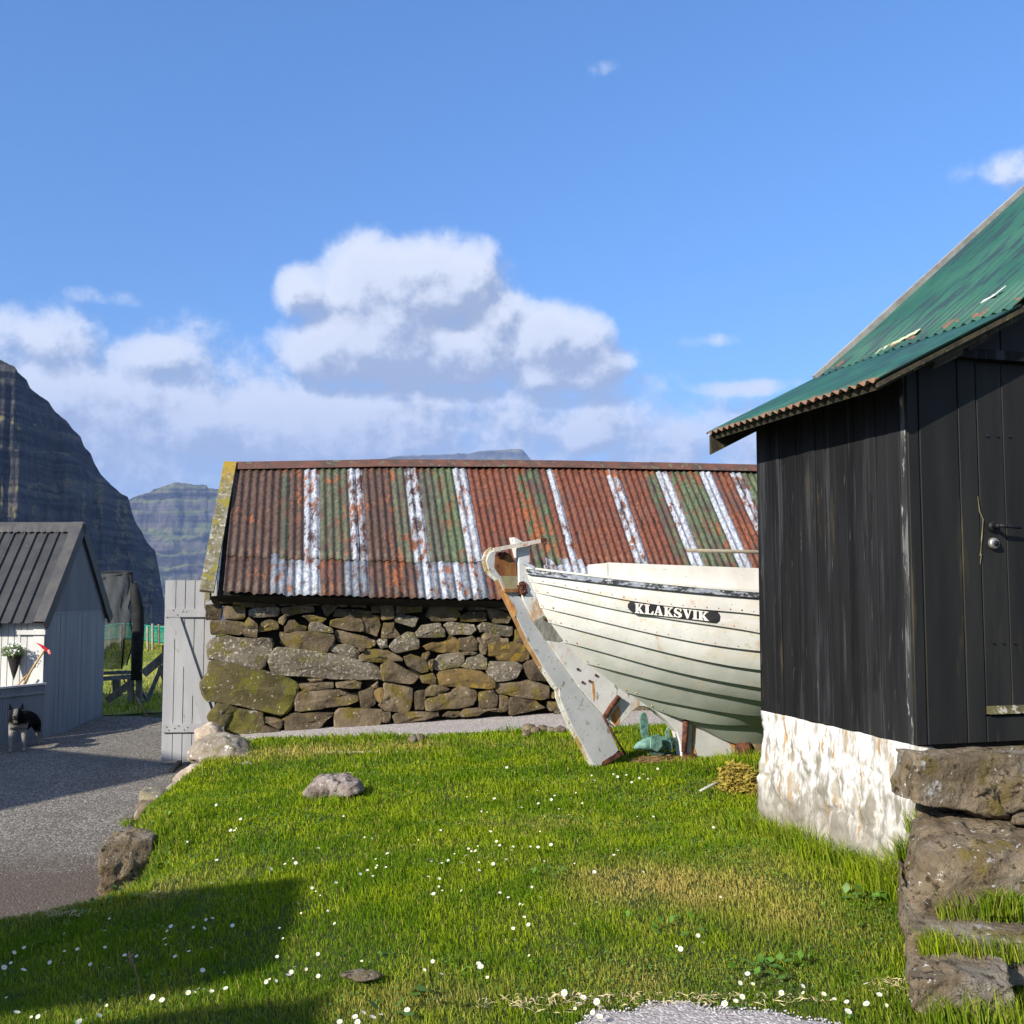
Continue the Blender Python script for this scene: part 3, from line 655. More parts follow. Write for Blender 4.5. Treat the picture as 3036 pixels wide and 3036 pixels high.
# core of the wall (dark hearting seen in the joints) and the gable ends
def barn_pt(u, z, off): return barn.pt(u, z, off)
EO = .24; RD, RR = 1.52, 1.37                                                    # roof depth and rise
def eave(u):
    z0, z1 = barn.hit(640, 1753, EO), barn.hit(1481, 1773, EO); a, b_ = barn.uv(z0), barn.uv(z1)
    return a[1]+(b_[1]-a[1])*(u-a[0])/(b_[0]-a[0])
def ridge(u):
    pts = [barn.uv(barn.hit(*p, -(RD-EO))) for p in ((704, 1380), (1100, 1373), (1660, 1375), (2250, 1388))]
    return float(np.interp(u, [p[0] for p in pts], [p[1] for p in pts]))
ul = barn.uv(barn.hit(640, 1900))[0]
mb = MB(); mb.hexa([barn_pt(ul+.09, -1.75, -.09), barn_pt(ub, -1.75, -.09), barn_pt(ub, -1.75, -2.7), barn_pt(ul+.09, -1.75, -2.7)], [barn_pt(ul+.09, eave(0)-.05, -.09), barn_pt(ub, eave(ub)-.05, -.09), barn_pt(ub, eave(ub)-.05, -2.7), barn_pt(ul+.09, eave(0)-.05, -2.7)])
mb.build('wall_core', m_dark, barn_t)
mb = MB(); prof = [barn_pt(ul+.02, eave(0)-.035, EO-.03), barn_pt(ul+.02, ridge(0)-.055, EO-RD), barn_pt(ul+.02, eave(0)-.08, EO-2*RD+.05), barn_pt(ul+.02, eave(0)-.14, EO-2*RD+.2), barn_pt(ul+.02, eave(0)-.14, -.06)]
e1 = [barn_pt(ub, eave(ub)-.035, EO-.03), barn_pt(ub, ridge(ub)-.055, EO-RD), barn_pt(ub, eave(ub)-.08, EO-2*RD+.05), barn_pt(ub, eave(ub)-.14, EO-2*RD+.2), barn_pt(ub, eave(ub)-.14, -.06)]
mb.add(prof+e1, [(0, 1, 2, 3, 4), (9, 8, 7, 6, 5)]+[(q, q+5, (q+1) % 5+5, (q+1) % 5) for q in range(5)]); mb.build('roof_boarding', m_dark, barn_t)
# corrugated roof sheets
def corr_mat(name, rust1, rust2, thr=.50):
    m, g, b = newmat(name)
    col = g.attr('paint').outputs['Color']; wear = g.attr('wear').outputs['Fac']
    n = g.noise(g.vmul(g.P, (1, .4, .4)), 13, 7, .66); n2 = g.noise(g.vmul(g.P, (1, .5, .5)), 44, 5, .6); n3 = g.noise(g.vmul(g.P, (1, .5, .5)), 3.2, 4)
    rust = g.mix(g.step(n2, .35, .65), rust1, rust2); rust = g.mix(g.step(n3, .35, .6), rust, (.07, .045, .04))
    tone = g.mix(1, col, g.mix(g.step(n2, .35, .65), (.55, .55, .55), (1.25, 1.22, 1.18)), 'MULTIPLY'); tone = g.mix(g.step(g.noise(g.vmul(g.vadd(g.P, (5, 2, 1)), (1, .35, .35)), 9, 5), .50, .68, 0, .6), tone, g.mix(.5, tone, (.10, .075, .06)))
    k = g.step(g.math('ADD', n, g.math('MULTIPLY', g.math('SUBTRACT', n2, .5), .5)), g.math('SUBTRACT', .82, g.math('MULTIPLY', wear, .60)), g.math('SUBTRACT', .90, g.math('MULTIPLY', wear, .55)))
    g.set(b.inputs['Base Color'], g.mix(k, tone, rust)); b.inputs['Roughness'].default_value = .62; b.inputs['Specular IOR Level'].default_value = .35
    bm = g.new('ShaderNodeBump'); bm.inputs['Strength'].default_value = .35; bm.inputs['Distance'].default_value = .004
    g.set(bm.inputs['Height'], g.math('ADD', n2, k)); g.set(b.inputs['Normal'], bm.outputs[0]); return m
m_corr = corr_mat('rusty_corrugated_iron', (.13, .038, .014), (.27, .090, .030))
BR, RE, GR, WH, GY = (.080, .048, .036), (.150, .050, .028), (.085, .115, .062), (.38, .41, .47), (.17, .19, .23)
def upper(i):                                                         # paint left on each corrugation, and how far the rust has got
    if i < 7: return BR, .42
    if i < 10: return ((.07, .08, .055) if i == 7 else BR), .55
    for a, b_, c, w_ in ((10, 12, WH, .58), (12, 16, (.085, .095, .06), .50), (16, 18, WH, .64), (18, 22, BR, .52), (22, 24, (.09, .10, .065), .52), (24, 26, WH, .62), (26, 28, (.08, .085, .06), .5), (28, 31, GR, .50), (31, 33, WH, .50), (33, 40, RE, .45), (40, 44, GR, .64), (44, 45, RE, .5),
                        (45, 46, WH, .50), (46, 47, RE, .5), (47, 54, RE, .4), (54, 56, WH, .56), (56, 60, RE, .45), (60, 62, GR, .64), (62, 64, WH, .42), (64, 69, GR, .58), (69, 71, WH, .36), (71, 74, RE, .6), (74, 76, WH, .6), (76, 80, GR, .6)):
        if a <= i < b_: return c, w_
    return random.choice([(GR, .5), (RE, .4), (WH, .4)])
def lower(i):
    if i < 6: return BR, .42
    if i < 12: return GY if i < 9 else WH, .50
    if i in (15, 16, 17): return GY, .5
    if 24 <= i < 33: return (WH if i % 2 else GY), .50
    if 41 <= i < 48 or 55 <= i < 58: return WH, .48
    if i < 24: return BR, .6
    return upper(i)[0], .6
PR = .0778
def roof_pt(u, s, lift=0.):
    """u along the wall, s from the eave (0) to the ridge (1)"""
    o = EO-RD*s; z = eave(u)*(1-s)+ridge(u)*s; nn = Vector((0, 0, 1))*.74+barn.n*.67
    return barn.pt(u, z, o)+nn*lift
us0 = barn.uv(barn.hit(662, 1745, EO))[0]
def roof_sheet(i0, i1, s0, s1, lift, fn, rows=8):
    ns = 8; vs = []; cols = []; wr = []; fs = []
    cols_u = [(i0+q/ns) for q in range(int((i1-i0)*ns)+1)]
    wob = [random.uniform(-.002, .002) for _ in range(3)]
    for r in range(rows+1):
        s = s0+(s1-s0)*r/rows
        for q in cols_u:
            u = us0+q*PR; h = .0095*math.cos(2*math.pi*q)+.010*fbm((u*1.7, s*3.1, lift*300))+.004*fbm((u*6, s*9, 2)); so_ = (.010*fbm((math.floor(q+.5)*1.3, 7.7, s0*9))-.004 if r == 0 else 0)
            vs.append(roof_pt(u, s+so_, lift+h+wob[0]+.0015*math.sin(q*3+r)))
            i = int(min(max(math.floor(q+.5), i0), i1-.001 if i1 == int(i1) else i1)); c, w_ = CO[fn][min(i, 119)]; cols.append((*c, 1)); wr.append(w_)
    n = len(cols_u)
    for r in range(rows):
        for i in range(n-1): fs.append((r*n+i, r*n+i+1, (r+1)*n+i+1, (r+1)*n+i))
    me = mesh('roof_sheet', vs, fs, True)
    a = me.attributes.new('paint', 'FLOAT_COLOR', 'POINT'); a.data.foreach_set('color', np.array(cols, np.float32).ravel())
    a = me.attributes.new('wear', 'FLOAT', 'POINT'); a.data.foreach_set('value', np.array(wr, np.float32))
    o = link('roof_sheet', me, m_corr, barn_t); md = o.modifiers.new('thickness', 'SOLIDIFY'); md.thickness = .0015; return o
CO = {'u': [upper(i) for i in range(120)], 'l': [lower(i) for i in range(120)]}
edges = [0, 7, 16, 25, 32, 40, 47, 55, 63, 70, 78, 86, 94, 102, 108]
for a_, b_ in zip(edges, edges[1:]):
    roof_sheet(a_, b_+.5, 0.0+random.uniform(-.012, .006), .27, random.uniform(0, .003), 'l', 3)
    roof_sheet(a_, b_+.5, .24+random.uniform(-.015, .015), 1.0, .007+random.uniform(0, .003), 'u', 9)
mb = MB()
for s_n in (.035, .285, .50, .74, .93):
    for q in range(0, 104):
        if random.random() < .55:
            p = roof_pt(us0+q*PR, s_n+random.uniform(-.004, .004), .020+(.008 if s_n > .25 else 0)); e1_, e2_ = barn.a*.006, Vector((0, 0, .005))+barn.n*-.004; mb.add([p+e1_, p+e2_, p-e1_, p-e2_, p+Vector((0, 0, .004))+barn.n*.004], [(0, 1, 4), (1, 2, 4), (2, 3, 4), (3, 0, 4)])
mb.build('roof_nails', m_dark, barn_t, kind='stuff')
mb = MB()                                                             # back slope, plain
for q in range(0, 107, 1):
    u, u2 = us0+q*PR, us0+(q+1)*PR
    f = lambda u, s, l: barn.pt(u, ridge(u)*(1-s)+eave(u)*s, EO-RD-RD*s)+Vector((0, 0, l))
    mb.add([f(u, 0, 0), f((u+u2)/2, 0, .018), f((u+u2)/2, 1, .018), f(u, 1, 0), f(u2, 0, 0), f(u2, 1, 0)], [(0, 1, 2, 3), (1, 4, 5, 2)])
mb.build('back_roof_sheet', pmat('rust_plain', (.09, .05, .04), (.16, .06, .035), 9, 5, .7, .3), barn_t)
m_ridge = pmat('ridge_iron', (.075, .05, .042), (.15, .065, .045), 7, 5, .7, .3, layers=[((.12, .13, .08), 12, .58, .06, (1, 1, 1)), ((.30, .28, .24), 22, .66, .05, (1, 1, 1))])
u = us0-.02; r_i = 0
while u < us0+107*PR:                                                 # ridge cap in lengths
    l = random.uniform(1.5, 1.9); mb = MB(); u2 = min(u+l, us0+107*PR)
    st_ = [u+(u2-u)*q/8 for q in range(9)]; prof = [(-.105, .0), (-.05, .042), (0, .066), (.05, .042), (.105, 0)]; vs = []
    for x in st_:
        z = ridge(x)
        for (o_, h_) in prof: vs.append(barn.pt(x, z+h_-.055-abs(o_)*.25+.012*(r_i % 2)*.3+.03, .0+EO-RD-o_+.0))
    fs = [(i*5+j, i*5+j+1, (i+1)*5+j+1, (i+1)*5+j) for i in range(8) for j in range(4)]
    mb.add(vs, fs); o = mb.build('ridge_cap', m_ridge, barn_t, smooth=False); md = o.modifiers.new('t', 'SOLIDIFY'); md.thickness = .003
    u = u2-.03; r_i += 1
    if u2 >= us0+107*PR: break
# verge board with yellow lichen on the near end
m_verge = pmat('lichened_verge_board', (.12, .105, .045), (.24, .22, .17), 14, 6, .95, .5, layers=[((.40, .37, .30), 30, .56, .05, (1, 1, .5)), ((.22, .19, .035), 6, .50, .1, (1, 1, 1))])
g_ = N(m_verge.node_tree); bs = m_verge.node_tree.nodes['Principled BSDF']; prev = bs.inputs['Base Color'].links[0].from_socket
geo = g_.new('ShaderNodeNewGeometry'); zz = g_.sep(geo.outputs['Position'])[2]
kk = g_.math('ADD', zz, g_.math('MULTIPLY', g_.math('SUBTRACT', g_.noise(geo.outputs['Position'], 14, 5), .5), 1.1))
g_.set(bs.inputs['Base Color'], g_.mix(g_.step(kk, .95, 1.35, 0, .85), prev, (.34, .22, .01)))
tl, trr, bl, brr = barn.hit(664, 1367, -(RD-EO-.04)), barn.hit(702, 1368, -(RD-EO-.04)), barn.hit(591, 1748, EO+.04), barn.hit(634, 1752, EO+.04)
nn = (Vector((0, 0, 1))*.74+barn.n*.67)
mb = MB(); mb.hexa([bl-nn*.03, brr-nn*.03, brr, bl], [tl-nn*.03, trr-nn*.03, trr, tl]); mb.build('verge_board', m_verge, barn_t, bevel=.003)
mb = MB(); e_ = barn.hit(606, 1752, .10); mb.hexa([e_+Vector((0, 0, -.10)), e_+Vector((.05, 0, -.085)), e_+Vector((.05, .06, -.085)), e_+Vector((0, .06, -.1))], [e_, e_+Vector((.05, 0, 0)), e_+Vector((.05, .06, 0)), e_+Vector((0, .06, 0))]); mb.build('rafter_end', m_verge, barn_t)

# ================================================================== BOAT
boat = thing('clinker_boat', 'white clinker rowing boat on the grass between the barn and the black shed', 'boat')
BO = Plane(atZ(1767, 2277, -1.335), 68.)
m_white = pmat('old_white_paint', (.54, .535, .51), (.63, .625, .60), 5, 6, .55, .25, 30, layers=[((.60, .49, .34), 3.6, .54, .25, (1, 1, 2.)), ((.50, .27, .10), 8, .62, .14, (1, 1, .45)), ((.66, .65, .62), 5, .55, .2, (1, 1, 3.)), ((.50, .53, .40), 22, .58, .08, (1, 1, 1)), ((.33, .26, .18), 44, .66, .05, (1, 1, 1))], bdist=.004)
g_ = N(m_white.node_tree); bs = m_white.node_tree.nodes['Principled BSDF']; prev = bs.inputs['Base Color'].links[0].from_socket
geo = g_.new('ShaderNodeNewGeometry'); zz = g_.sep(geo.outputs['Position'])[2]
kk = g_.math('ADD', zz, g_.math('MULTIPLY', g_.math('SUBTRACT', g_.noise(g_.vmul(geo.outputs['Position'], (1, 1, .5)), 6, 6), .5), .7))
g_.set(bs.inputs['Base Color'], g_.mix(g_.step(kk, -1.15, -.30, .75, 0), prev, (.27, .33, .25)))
m_post = pmat('flaking_white_paint', (.56, .55, .53), (.66, .65, .63), 6, 6, .6, .3, 26, layers=[((.26, .25, .20), 16, .62, .04, (1, 1, .6)), ((.46, .26, .10), 4.5, .57, .12, (1, 1, .5)), ((.12, .08, .05), 40, .66, .04, (1, 1, 1))], bdist=.004)
m_rudder = pmat('rudder_paint', (.38, .39, .40), (.46, .465, .47), 6, 6, .6, .35, 26, layers=[((.20, .20, .16), 18, .60, .04, (1, 1, .6)), ((.30, .20, .10), 6, .62, .1, (1, 1, .4)), ((.14, .13, .10), 44, .64, .04, (1, 1, 1))], bdist=.004)
m_edge = pmat('worn_rudder_edge', (.62, .58, .46), (.74, .72, .66), 12, 6, .7, .4, 40, layers=[((.42, .28, .08), 7, .50, .12, (1, 1, .5)), ((.10, .09, .05), 30, .60, .06, (1, 1, 1))])
m_rusty = pmat('rusty_iron', (.07, .025, .018), (.16, .055, .03), 25, 6, .9, .8, 60, layers=[((.035, .02, .018), 40, .52, .08, (1, 1, 1))])
m_rwood = pmat('rust_stained_wood', (.16, .055, .02), (.26, .13, .04), 10, 6, .85, .4, st=(1, 1, .4), layers=[((.34, .29, .12), 5, .56, .08, (2, 2, .3)), ((.07, .025, .015), 16, .58, .08, (1, 1, 1))])
m_bare = pmat('bare_grey_wood', (.16, .155, .13), (.32, .31, .27), 30, 6, .95, .6, st=(1, 1, .25), layers=[((.12, .14, .05), 9, .56, .1, (1, 1, 1)), ((.06, .055, .045), 30, .62, .06, (1, 1, .3))])
m_blackp = pmat('worn_black_paint', (.02, .02, .025), (.05, .055, .065), 20, 6, .6, .5, 40, layers=[((.26, .29, .35), 20, .46, .08, (.5, .5, 1.6)), ((.45, .46, .48), 50, .54, .05, (.6, .6, 1.4))])
m_rot = pmat('rust_streak', (.42, .16, .04), (.60, .36, .14), 20, 6, .8, .3, st=(1, 1, .5))
zC = lambda x, y: (1420+x*.2588, 1580+y*.2588); zD = lambda x, y: (1600+x*.3623, 1980+y*.3623); zE = lambda x, y: (1400+x*.48654, 1540+y*.48654)
def plate(name, pts, th, mat, parent=boat, off=0., **kw):
    ring = [BO.hit(x, y, off) for x, y in pts]; return MB().poly([p+BO.n*th/2 for p in ring], -BO.n*th).build(name, mat, parent, **kw)
aft = [zC(150, 200), zC(100, 240), zC(70, 320), zC(100, 420), zC(155, 480), zC(215, 530), zC(255, 620), zC(300, 720), zC(430, 985), zC(560, 1260), zC(720, 1530), zC(860, 1740), zD(150, 170), zD(155, 235), zD(200, 350), zD(260, 480), zD(400, 735), zD(450, 815)]
fwd = [zD(490, 795), zD(620, 690), zD(635, 670), zD(570, 520), zD(510, 390), zD(400, 270), zD(300, 150), zC(1110, 1740), zC(900, 1450), zC(700, 1150), zC(600, 1000), zC(480, 770), zC(440, 640), zC(420, 450), zC(330, 310), zC(310, 215)]
plate('rudder', aft+fwd, .045, m_rudder, bevel=.004)
rud = [o for o in boat.children if o.name.startswith('rudder')][0] if boat.children else None
def strip_along(name, pts, wd, th, mat, off=0., parent=boat):
    ring = [BO.hit(x, y, off) for x, y in pts]; mb = MB()
    for a, b_ in zip(ring, ring[1:]): mb.bar(a, b_, th, wd, up=BO.n)
    return mb.build(name, mat, parent)
mbr = MB(); mbo = MB(); ring = [BO.hit(*p) for p in aft]
for q, (a, b_) in enumerate(zip(ring, ring[1:])):
    d = (b_-a).normalized(); (mbo if 5 <= q <= 9 else mbr).bar(a-d*.004, b_+d*.004, .052, .014, up=BO.n)
mbr.build('rudder_edge', m_edge, boat); mbo.build('bare_rudder_edge', pmat('rust_tan_wood', (.34, .17, .06), (.50, .31, .15), 16, 6, .85, .4, st=(1, 1, .5), layers=[((.16, .07, .03), 20, .58, .08, (1, 1, .5)), ((.55, .50, .40), 12, .60, .08, (1, 1, .5))]), boat)
plate('rudder_head', [zC(170, 250), zC(330, 225), zC(405, 340), zC(420, 490), zC(225, 490), zC(160, 400)], .052, m_rwood)
plate('rudder_neck', [zC(228, 492), zC(418, 492), zC(432, 640), zC(290, 640)], .050, pmat('verdigris_wood', (.22, .20, .12), (.32, .28, .15), 12, 5, .85, .3, st=(1, 1, .3)))
plate('rust_stain', [zC(240, 560), zC(285, 640), zC(330, 740), zC(420, 900), zC(400, 960), zC(300, 740)], .049, m_rot)
plate('rudder_shoe', [zD(490, 800), zD(500, 765), zD(570, 720), zD(660, 680), zD(680, 700), zD(560, 770)], .055, m_rusty)
post = [zC(366, 55), zC(385, 52), zC(420, 70), zC(475, 102), zC(560, 140), zC(556, 250), zC(560, 330), zC(520, 400), zC(540, 480), zC(620, 650), zC(730, 880), zC(800, 1010), zC(960, 1220), zC(1240, 1490), zC(1560, 1750), zD(700, 195), zD(900, 320), zD(1150, 425),
        zD(1400, 530), zD(1595, 620), zD(1595, 760), zD(1290, 780), zD(1140, 720), zD(1125, 600), zD(1100, 520), zD(1030, 440), zD(940, 362), zD(880, 325), zD(830, 310), zD(790, 312), zD(740, 345), zD(690, 405), zD(640, 462), zD(600, 478), zD(570, 455), zD(545, 415), zD(510, 388),
        zD(400, 268), zD(300, 150), zC(1110, 1740), zC(900, 1450), zC(700, 1150), zC(600, 1000), zC(480, 770), zC(432, 600), zC(430, 300), zC(400, 180)]
# the post's outline is concave, so it is triangulated before it gets its thickness
def cplate(name, pts, th, mat, off=0., bev=.004, parent=boat):
    ring = [BO.hit(x, y, off) for x, y in pts]; bm = bmesh.new()
    vs = [bm.verts.new(p+BO.n*th/2) for p in ring]; f = bm.faces.new(vs); r = bmesh.ops.extrude_face_region(bm, geom=[f])
    bmesh.ops.translate(bm, verts=[v for v in r['geom'] if isinstance(v, bmesh.types.BMVert)], vec=-BO.n*th)
    bmesh.ops.recalc_face_normals(bm, faces=bm.faces)
    if bev: bmesh.ops.bevel(bm, geom=[e for e in bm.edges if len(e.link_faces) == 2 and abs(e.link_faces[0].normal.dot(e.link_faces[1].normal)) < .5 and abs((e.verts[0].co-e.verts[1].co).dot(BO.n)) < 1e-4], offset=bev, segments=1, affect='EDGES')
    bmesh.ops.triangulate(bm, faces=[f for f in bm.faces if len(f.verts) > 4])
    me = bpy.data.meshes.new(name); bm.to_mesh(me); bm.free(); return link(name, me, mat, parent)
cplate('stern_post', post, .085, m_post)
plate('bare_wood_patch', [zC(605, 1005), zC(720, 945), zC(800, 1015), zC(880, 1110), zC(960, 1215), zC(885, 1245), zC(740, 1222), zC(680, 1130)], .091, m_bare)
plate('post_rust_stain', [zD(560, 385), zD(620, 300), zD(640, 350), zD(625, 450), zD(600, 470), zD(570, 440)], .091, m_rot)
plate('post_rust_stain', [zD(1225, 445), zD(1255, 470), zD(1230, 620), zD(1260, 700), zD(1215, 720)], .091, m_rot)
plate('post_rust_stain', [zD(1500, 590), zD(1595, 625), zD(1595, 740), zD(1560, 745), zD(1575, 670)], .091, m_rot)
plate('post_rust_stain', [zC(1262, 1690), zC(1282, 1690), zC(1300, 1870), zC(1280, 1930), zC(1268, 1800)], .089, m_rot)
for (x, y) in [zC(1130, 1560), zC(1338, 1630), zC(1266, 1696), zC(1185, 1710), zC(755, 990)]:
    p = BO.hit(x, y, .045); MB().tube([p, p+BO.n*.008], .010, 8).build('bolt_head', m_rusty, boat)
mb = MB(); mb.tube([BO.hit(*zD(650, 235), .07), BO.hit(*zD(590, 310), .07), BO.hit(*zD(535, 400), .07)], .020, 10); mb.build('rudder_pintle', m_rusty, boat, smooth=True)
mb = MB(); mb.tube([BO.hit(*zD(520, 395), .05), BO.hit(*zD(610, 560), .05), BO.hit(*zD(700, 705), .05)], .009, 6); mb.build('pintle_rod', m_rusty, boat, smooth=True)
mb = MB(); mb.tube([BO.hit(*zD(1195, 415), .065), BO.hit(*zD(1190, 560), .065), BO.hit(*zD(1180, 690), .065)], [.024, .023, .02], 10); mb.build('iron_strap', m_rusty, boat, smooth=True)
plate('strap_foot', [zD(1140, 690), zD(1230, 690), zD(1235, 740), zD(1150, 730)], .16, m_rusty)
# fittings at the head
mb = MB(); mb.bar(BO.hit(*zC(165, 195), .075), BO.hit(*zC(700, 92), .075), .024, .028); mb.build('tiller_bar', pmat('tiller_wood', (.50, .42, .34), (.66, .60, .52), 14, 5, .8, .3, layers=[((.34, .15, .05), 9, .56, .08, (1, 1, 1))]), boat)
til = boat.children[-1]
mb = MB(); mb.bar(BO.hit(*zC(700, 92), .075), BO.hit(*zC(772, 78), .075), .026, .030); p = BO.hit(*zC(752, 125), .03); mb.tube([BO.hit(*zC(765, 85), .075), BO.hit(*zC(770, 120), .075), BO.hit(*zC(740, 150), .075)], .005, 6); mb.build('tiller_hook', m_rusty, boat)
bm_ = bmesh.new(); bmesh.ops.create_icosphere(bm_, subdivisions=3, radius=1)
cc = (BO.hit(*zC(240, 250))+BO.hit(*zC(240, 250)))/2
for v in bm_.verts:
    q = v.co; v.co = cc+BO.a*q.x*.052+BO.n*q.y*.045+Vector((0, 0, q.z*.033))+Vector((fbm(q*4), fbm(q*4+Vector((1, 1, 1))), fbm(q*4+Vector((3, 1, 1)))))*.02
me = bpy.data.meshes.new('rusty_clamp'); bm_.to_mesh(me); bm_.free(); link('rusty_clamp', me, m_rusty, boat)
bm_ = bmesh.new(); bmesh.ops.create_icosphere(bm_, subdivisions=3, radius=1); cc = BO.hit(*zC(495, 640), .03)
for v in bm_.verts:
    q = v.co; v.co = cc+BO.a*q.x*.040+BO.n*q.y*.034+Vector((0, 0, q.z*.052))+Vector((fbm(q*3), fbm(q*3+Vector((1, 1, 1))), fbm(q*3+Vector((3, 1, 1)))))*.025
me = bpy.data.meshes.new('gudgeon'); bm_.to_mesh(me); bm_.free(); link('gudgeon', me, m_rusty, boat)
mb = MB(); mb.bar(BO.hit(*zC(290, 662), .03), BO.hit(*zC(440, 658), .03), .03, .026); mb.build('gudgeon_pin', m_rwood, boat)
mb = MB(); mb.bar(BO.hit(*zC(440, 300), .02), BO.hit(*zC(640, 405), .10), .014, .02); mb.build('breast_strap', m_blackp, boat)
# planking
SEAMS = [  # (pixel trace along the seam, half-breadth of the seam amidships)
 ([zE(330, 332), zE(450, 348), zE(600, 366), zE(800, 390), zE(1000, 412), zE(1300, 442), zE(1755, 478)], .86),
 ([zE(350, 377), zE(500, 398), zE(700, 440), zE(950, 490), zE(1200, 522), zE(1400, 545), zE(1755, 577)], .87),
 ([zE(380, 440), zE(500, 465), zE(650, 497), zE(950, 560), zE(1200, 602), zE(1500, 645), zE(1755, 688)], .86),
 ([zE(415, 533), zE(520, 556), zE(800, 622), zE(1100, 692), zE(1400, 750), zE(1755, 797)], .84),
 ([zE(462, 622), zE(560, 650), zE(800, 708), zE(1100, 788), zE(1400, 855), zE(1755, 912)], .79),
 ([zE(560, 745), zE(700, 780), zE(850, 820), zE(1200, 915), zE(1500, 978), zE(1755, 1020)], .70),
 ([zE(690, 873), zE(800, 900), zE(950, 940), zE(1200, 1000), zE(1500, 1060), zE(1765, 1103)], .59),
 ([zD(690, 190), zD(800, 222), zD(940, 252), zD(1280, 320), zD(1500, 356), zD(1820, 388)], .45),
 ([zD(905, 322), zD(1010, 362), zD(1100, 388), zD(1250, 430), zD(1600, 462), zD(1850, 468)], .29),
 ([zD(1150, 425), zD(1250, 462), zD(1400, 535), zD(1590, 612), zD(1850, 612)], .06)]
def on_hull(px, py, s0, W, L=2.7):
    b_ = .042
    for _ in range(60):
        p = BO.hit(px, py, b_); s = (p-BO.O).dot(BO.a); t = min(max((s-s0)/L, 0), 1); nb = .042+W*(1-(1-t)**1.9); b_ = b_*.5+nb*.5
    p = BO.hit(px, py, b_); return (p-BO.O).dot(BO.a), b_, p.z
SM = 3.15; curves = []
for pts, W in SEAMS:
    p0 = BO.hit(*pts[0], .042); s0 = (p0-BO.O).dot(BO.a)
    px = np.array(pts); n = 22; tt = np.linspace(0, 1, n)
    d = np.r_[0, np.cumsum(np.hypot(*np.diff(px, axis=0).T))]; d /= d[-1]
    X_ = np.interp(tt, d, px[:, 0]); 
    # smooth the trace with a cubic fit in x
    co_f = np.polyfit(px[:, 0], px[:, 1], min(4, len(px)-1)); Y_ = np.polyval(co_f, X_)
    c = [on_hull(a_, b2, s0, W) for a_, b2 in zip(X_, Y_)]
    s_l, b_l, z_l = c[-1]; slope = (c[-1][2]-c[-4][2])/(c[-1][0]-c[-4][0])
    mid = []
    for q in range(1, 9):
        s = s_l+(SM-s_l)*q/8; t = min(max((s-s0)/2.7, 0), 1); bb = .042+W*(1-(1-t)**1.9)
        e = (s-s_l); Lm = SM-s_l; z = z_l+slope*(e-e*e/(2*Lm)); mid.append((s, bb, z))
    half = c+mid; full = half+[(2*SM-s, b_, z+.12*((2*SM-s-SM)/SM)**2) for s, b_, z in half[-2::-1]]
    curves.append(full)
def hp(c, side=1): s, b_, z = c; q = BO.O+BO.a*s+BO.n*b_*side; return Vector((q.x, q.y, z))
for k in range(len(curves)-1):
    for side in (1, -1):
        up, lo = curves[k], curves[k+1]; vs = []; n = len(up)
        for a_, b_ in zip(up, lo):
            e = .023*min(1, max(b_[1]-.04, 0)/.08)
            A_ = (a_[0], a_[1]-.002, a_[2]+.004); B_ = (b_[0], b_[1]+e, b_[2]-.006); M_ = tuple((x+y)/2 for x, y in zip(A_, B_)); M_ = (M_[0], M_[1]+.010*min(1, max(M_[1]-.05, 0)/.1), M_[2])
            C_ = (b_[0], b_[1]-.004, b_[2]-.006)
            vs += [hp(A_, side), hp(M_, side), hp(B_, side), hp(C_, side)]
        fs = []
        for i in range(n-1):
            for j in range(3): fs.append((i*4+j, i*4+j+1, (i+1)*4+j+1, (i+1)*4+j))
        me = mesh('strake', vs, fs); 
        sm = [j != 2 for i in range(n-1) for j in range(3)]; me.polygons.foreach_set('use_smooth', sm)
        me.set_sharp_from_angle(angle=R(35))
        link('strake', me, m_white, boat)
# rivets along the seams, one row per plank, joined (far too small to pick apart)
mb = MB()
for k in range(1, len(curves)-1):
    c = curves[k]; acc = 0
    for i in range(len(c)//2):
        a_, b_ = hp(c[i]), hp(c[i+1]); L_ = (b_-a_).length; q = acc
        while q < L_:
            p = a_.lerp(b_, q/L_)+BO.n*.024+Vector((0, 0, .012)); rs = .0065 if random.random() < .7 else .0095
            mb.add([p+BO.a*rs, p+Vector((0, 0, rs)), p-BO.a*rs, p-Vector((0, 0, rs)), p+BO.n*.005], [(0, 1, 4), (1, 2, 4), (2, 3, 4), (3, 0, 4)]); q += .085
        acc = q-L_
mb.build('rivet_heads', m_rot, boat, kind='stuff')
def rail(name, dz0, dz1, out, th, mat, i0=0):
    for side in (1, -1):
        c = curves[0]; mb = MB()
        for i in range(i0, len(c)-1):
            r = []
            for q in (c[i], c[i+1]):
                r.append([hp((q[0], q[1]+out, q[2]+dz0), side), hp((q[0], q[1]+out+th, q[2]+dz0), side), hp((q[0], q[1]+out+th, q[2]+dz1), side), hp((q[0], q[1]+out, q[2]+dz1), side)])
            mb.hexa(*r)
        mb.build(name, mat, boat)
rail('rub_rail', .000, .034, .002, .030, m_blackp)
rail('gunwale', .037, .052, -.05, .085, m_white)
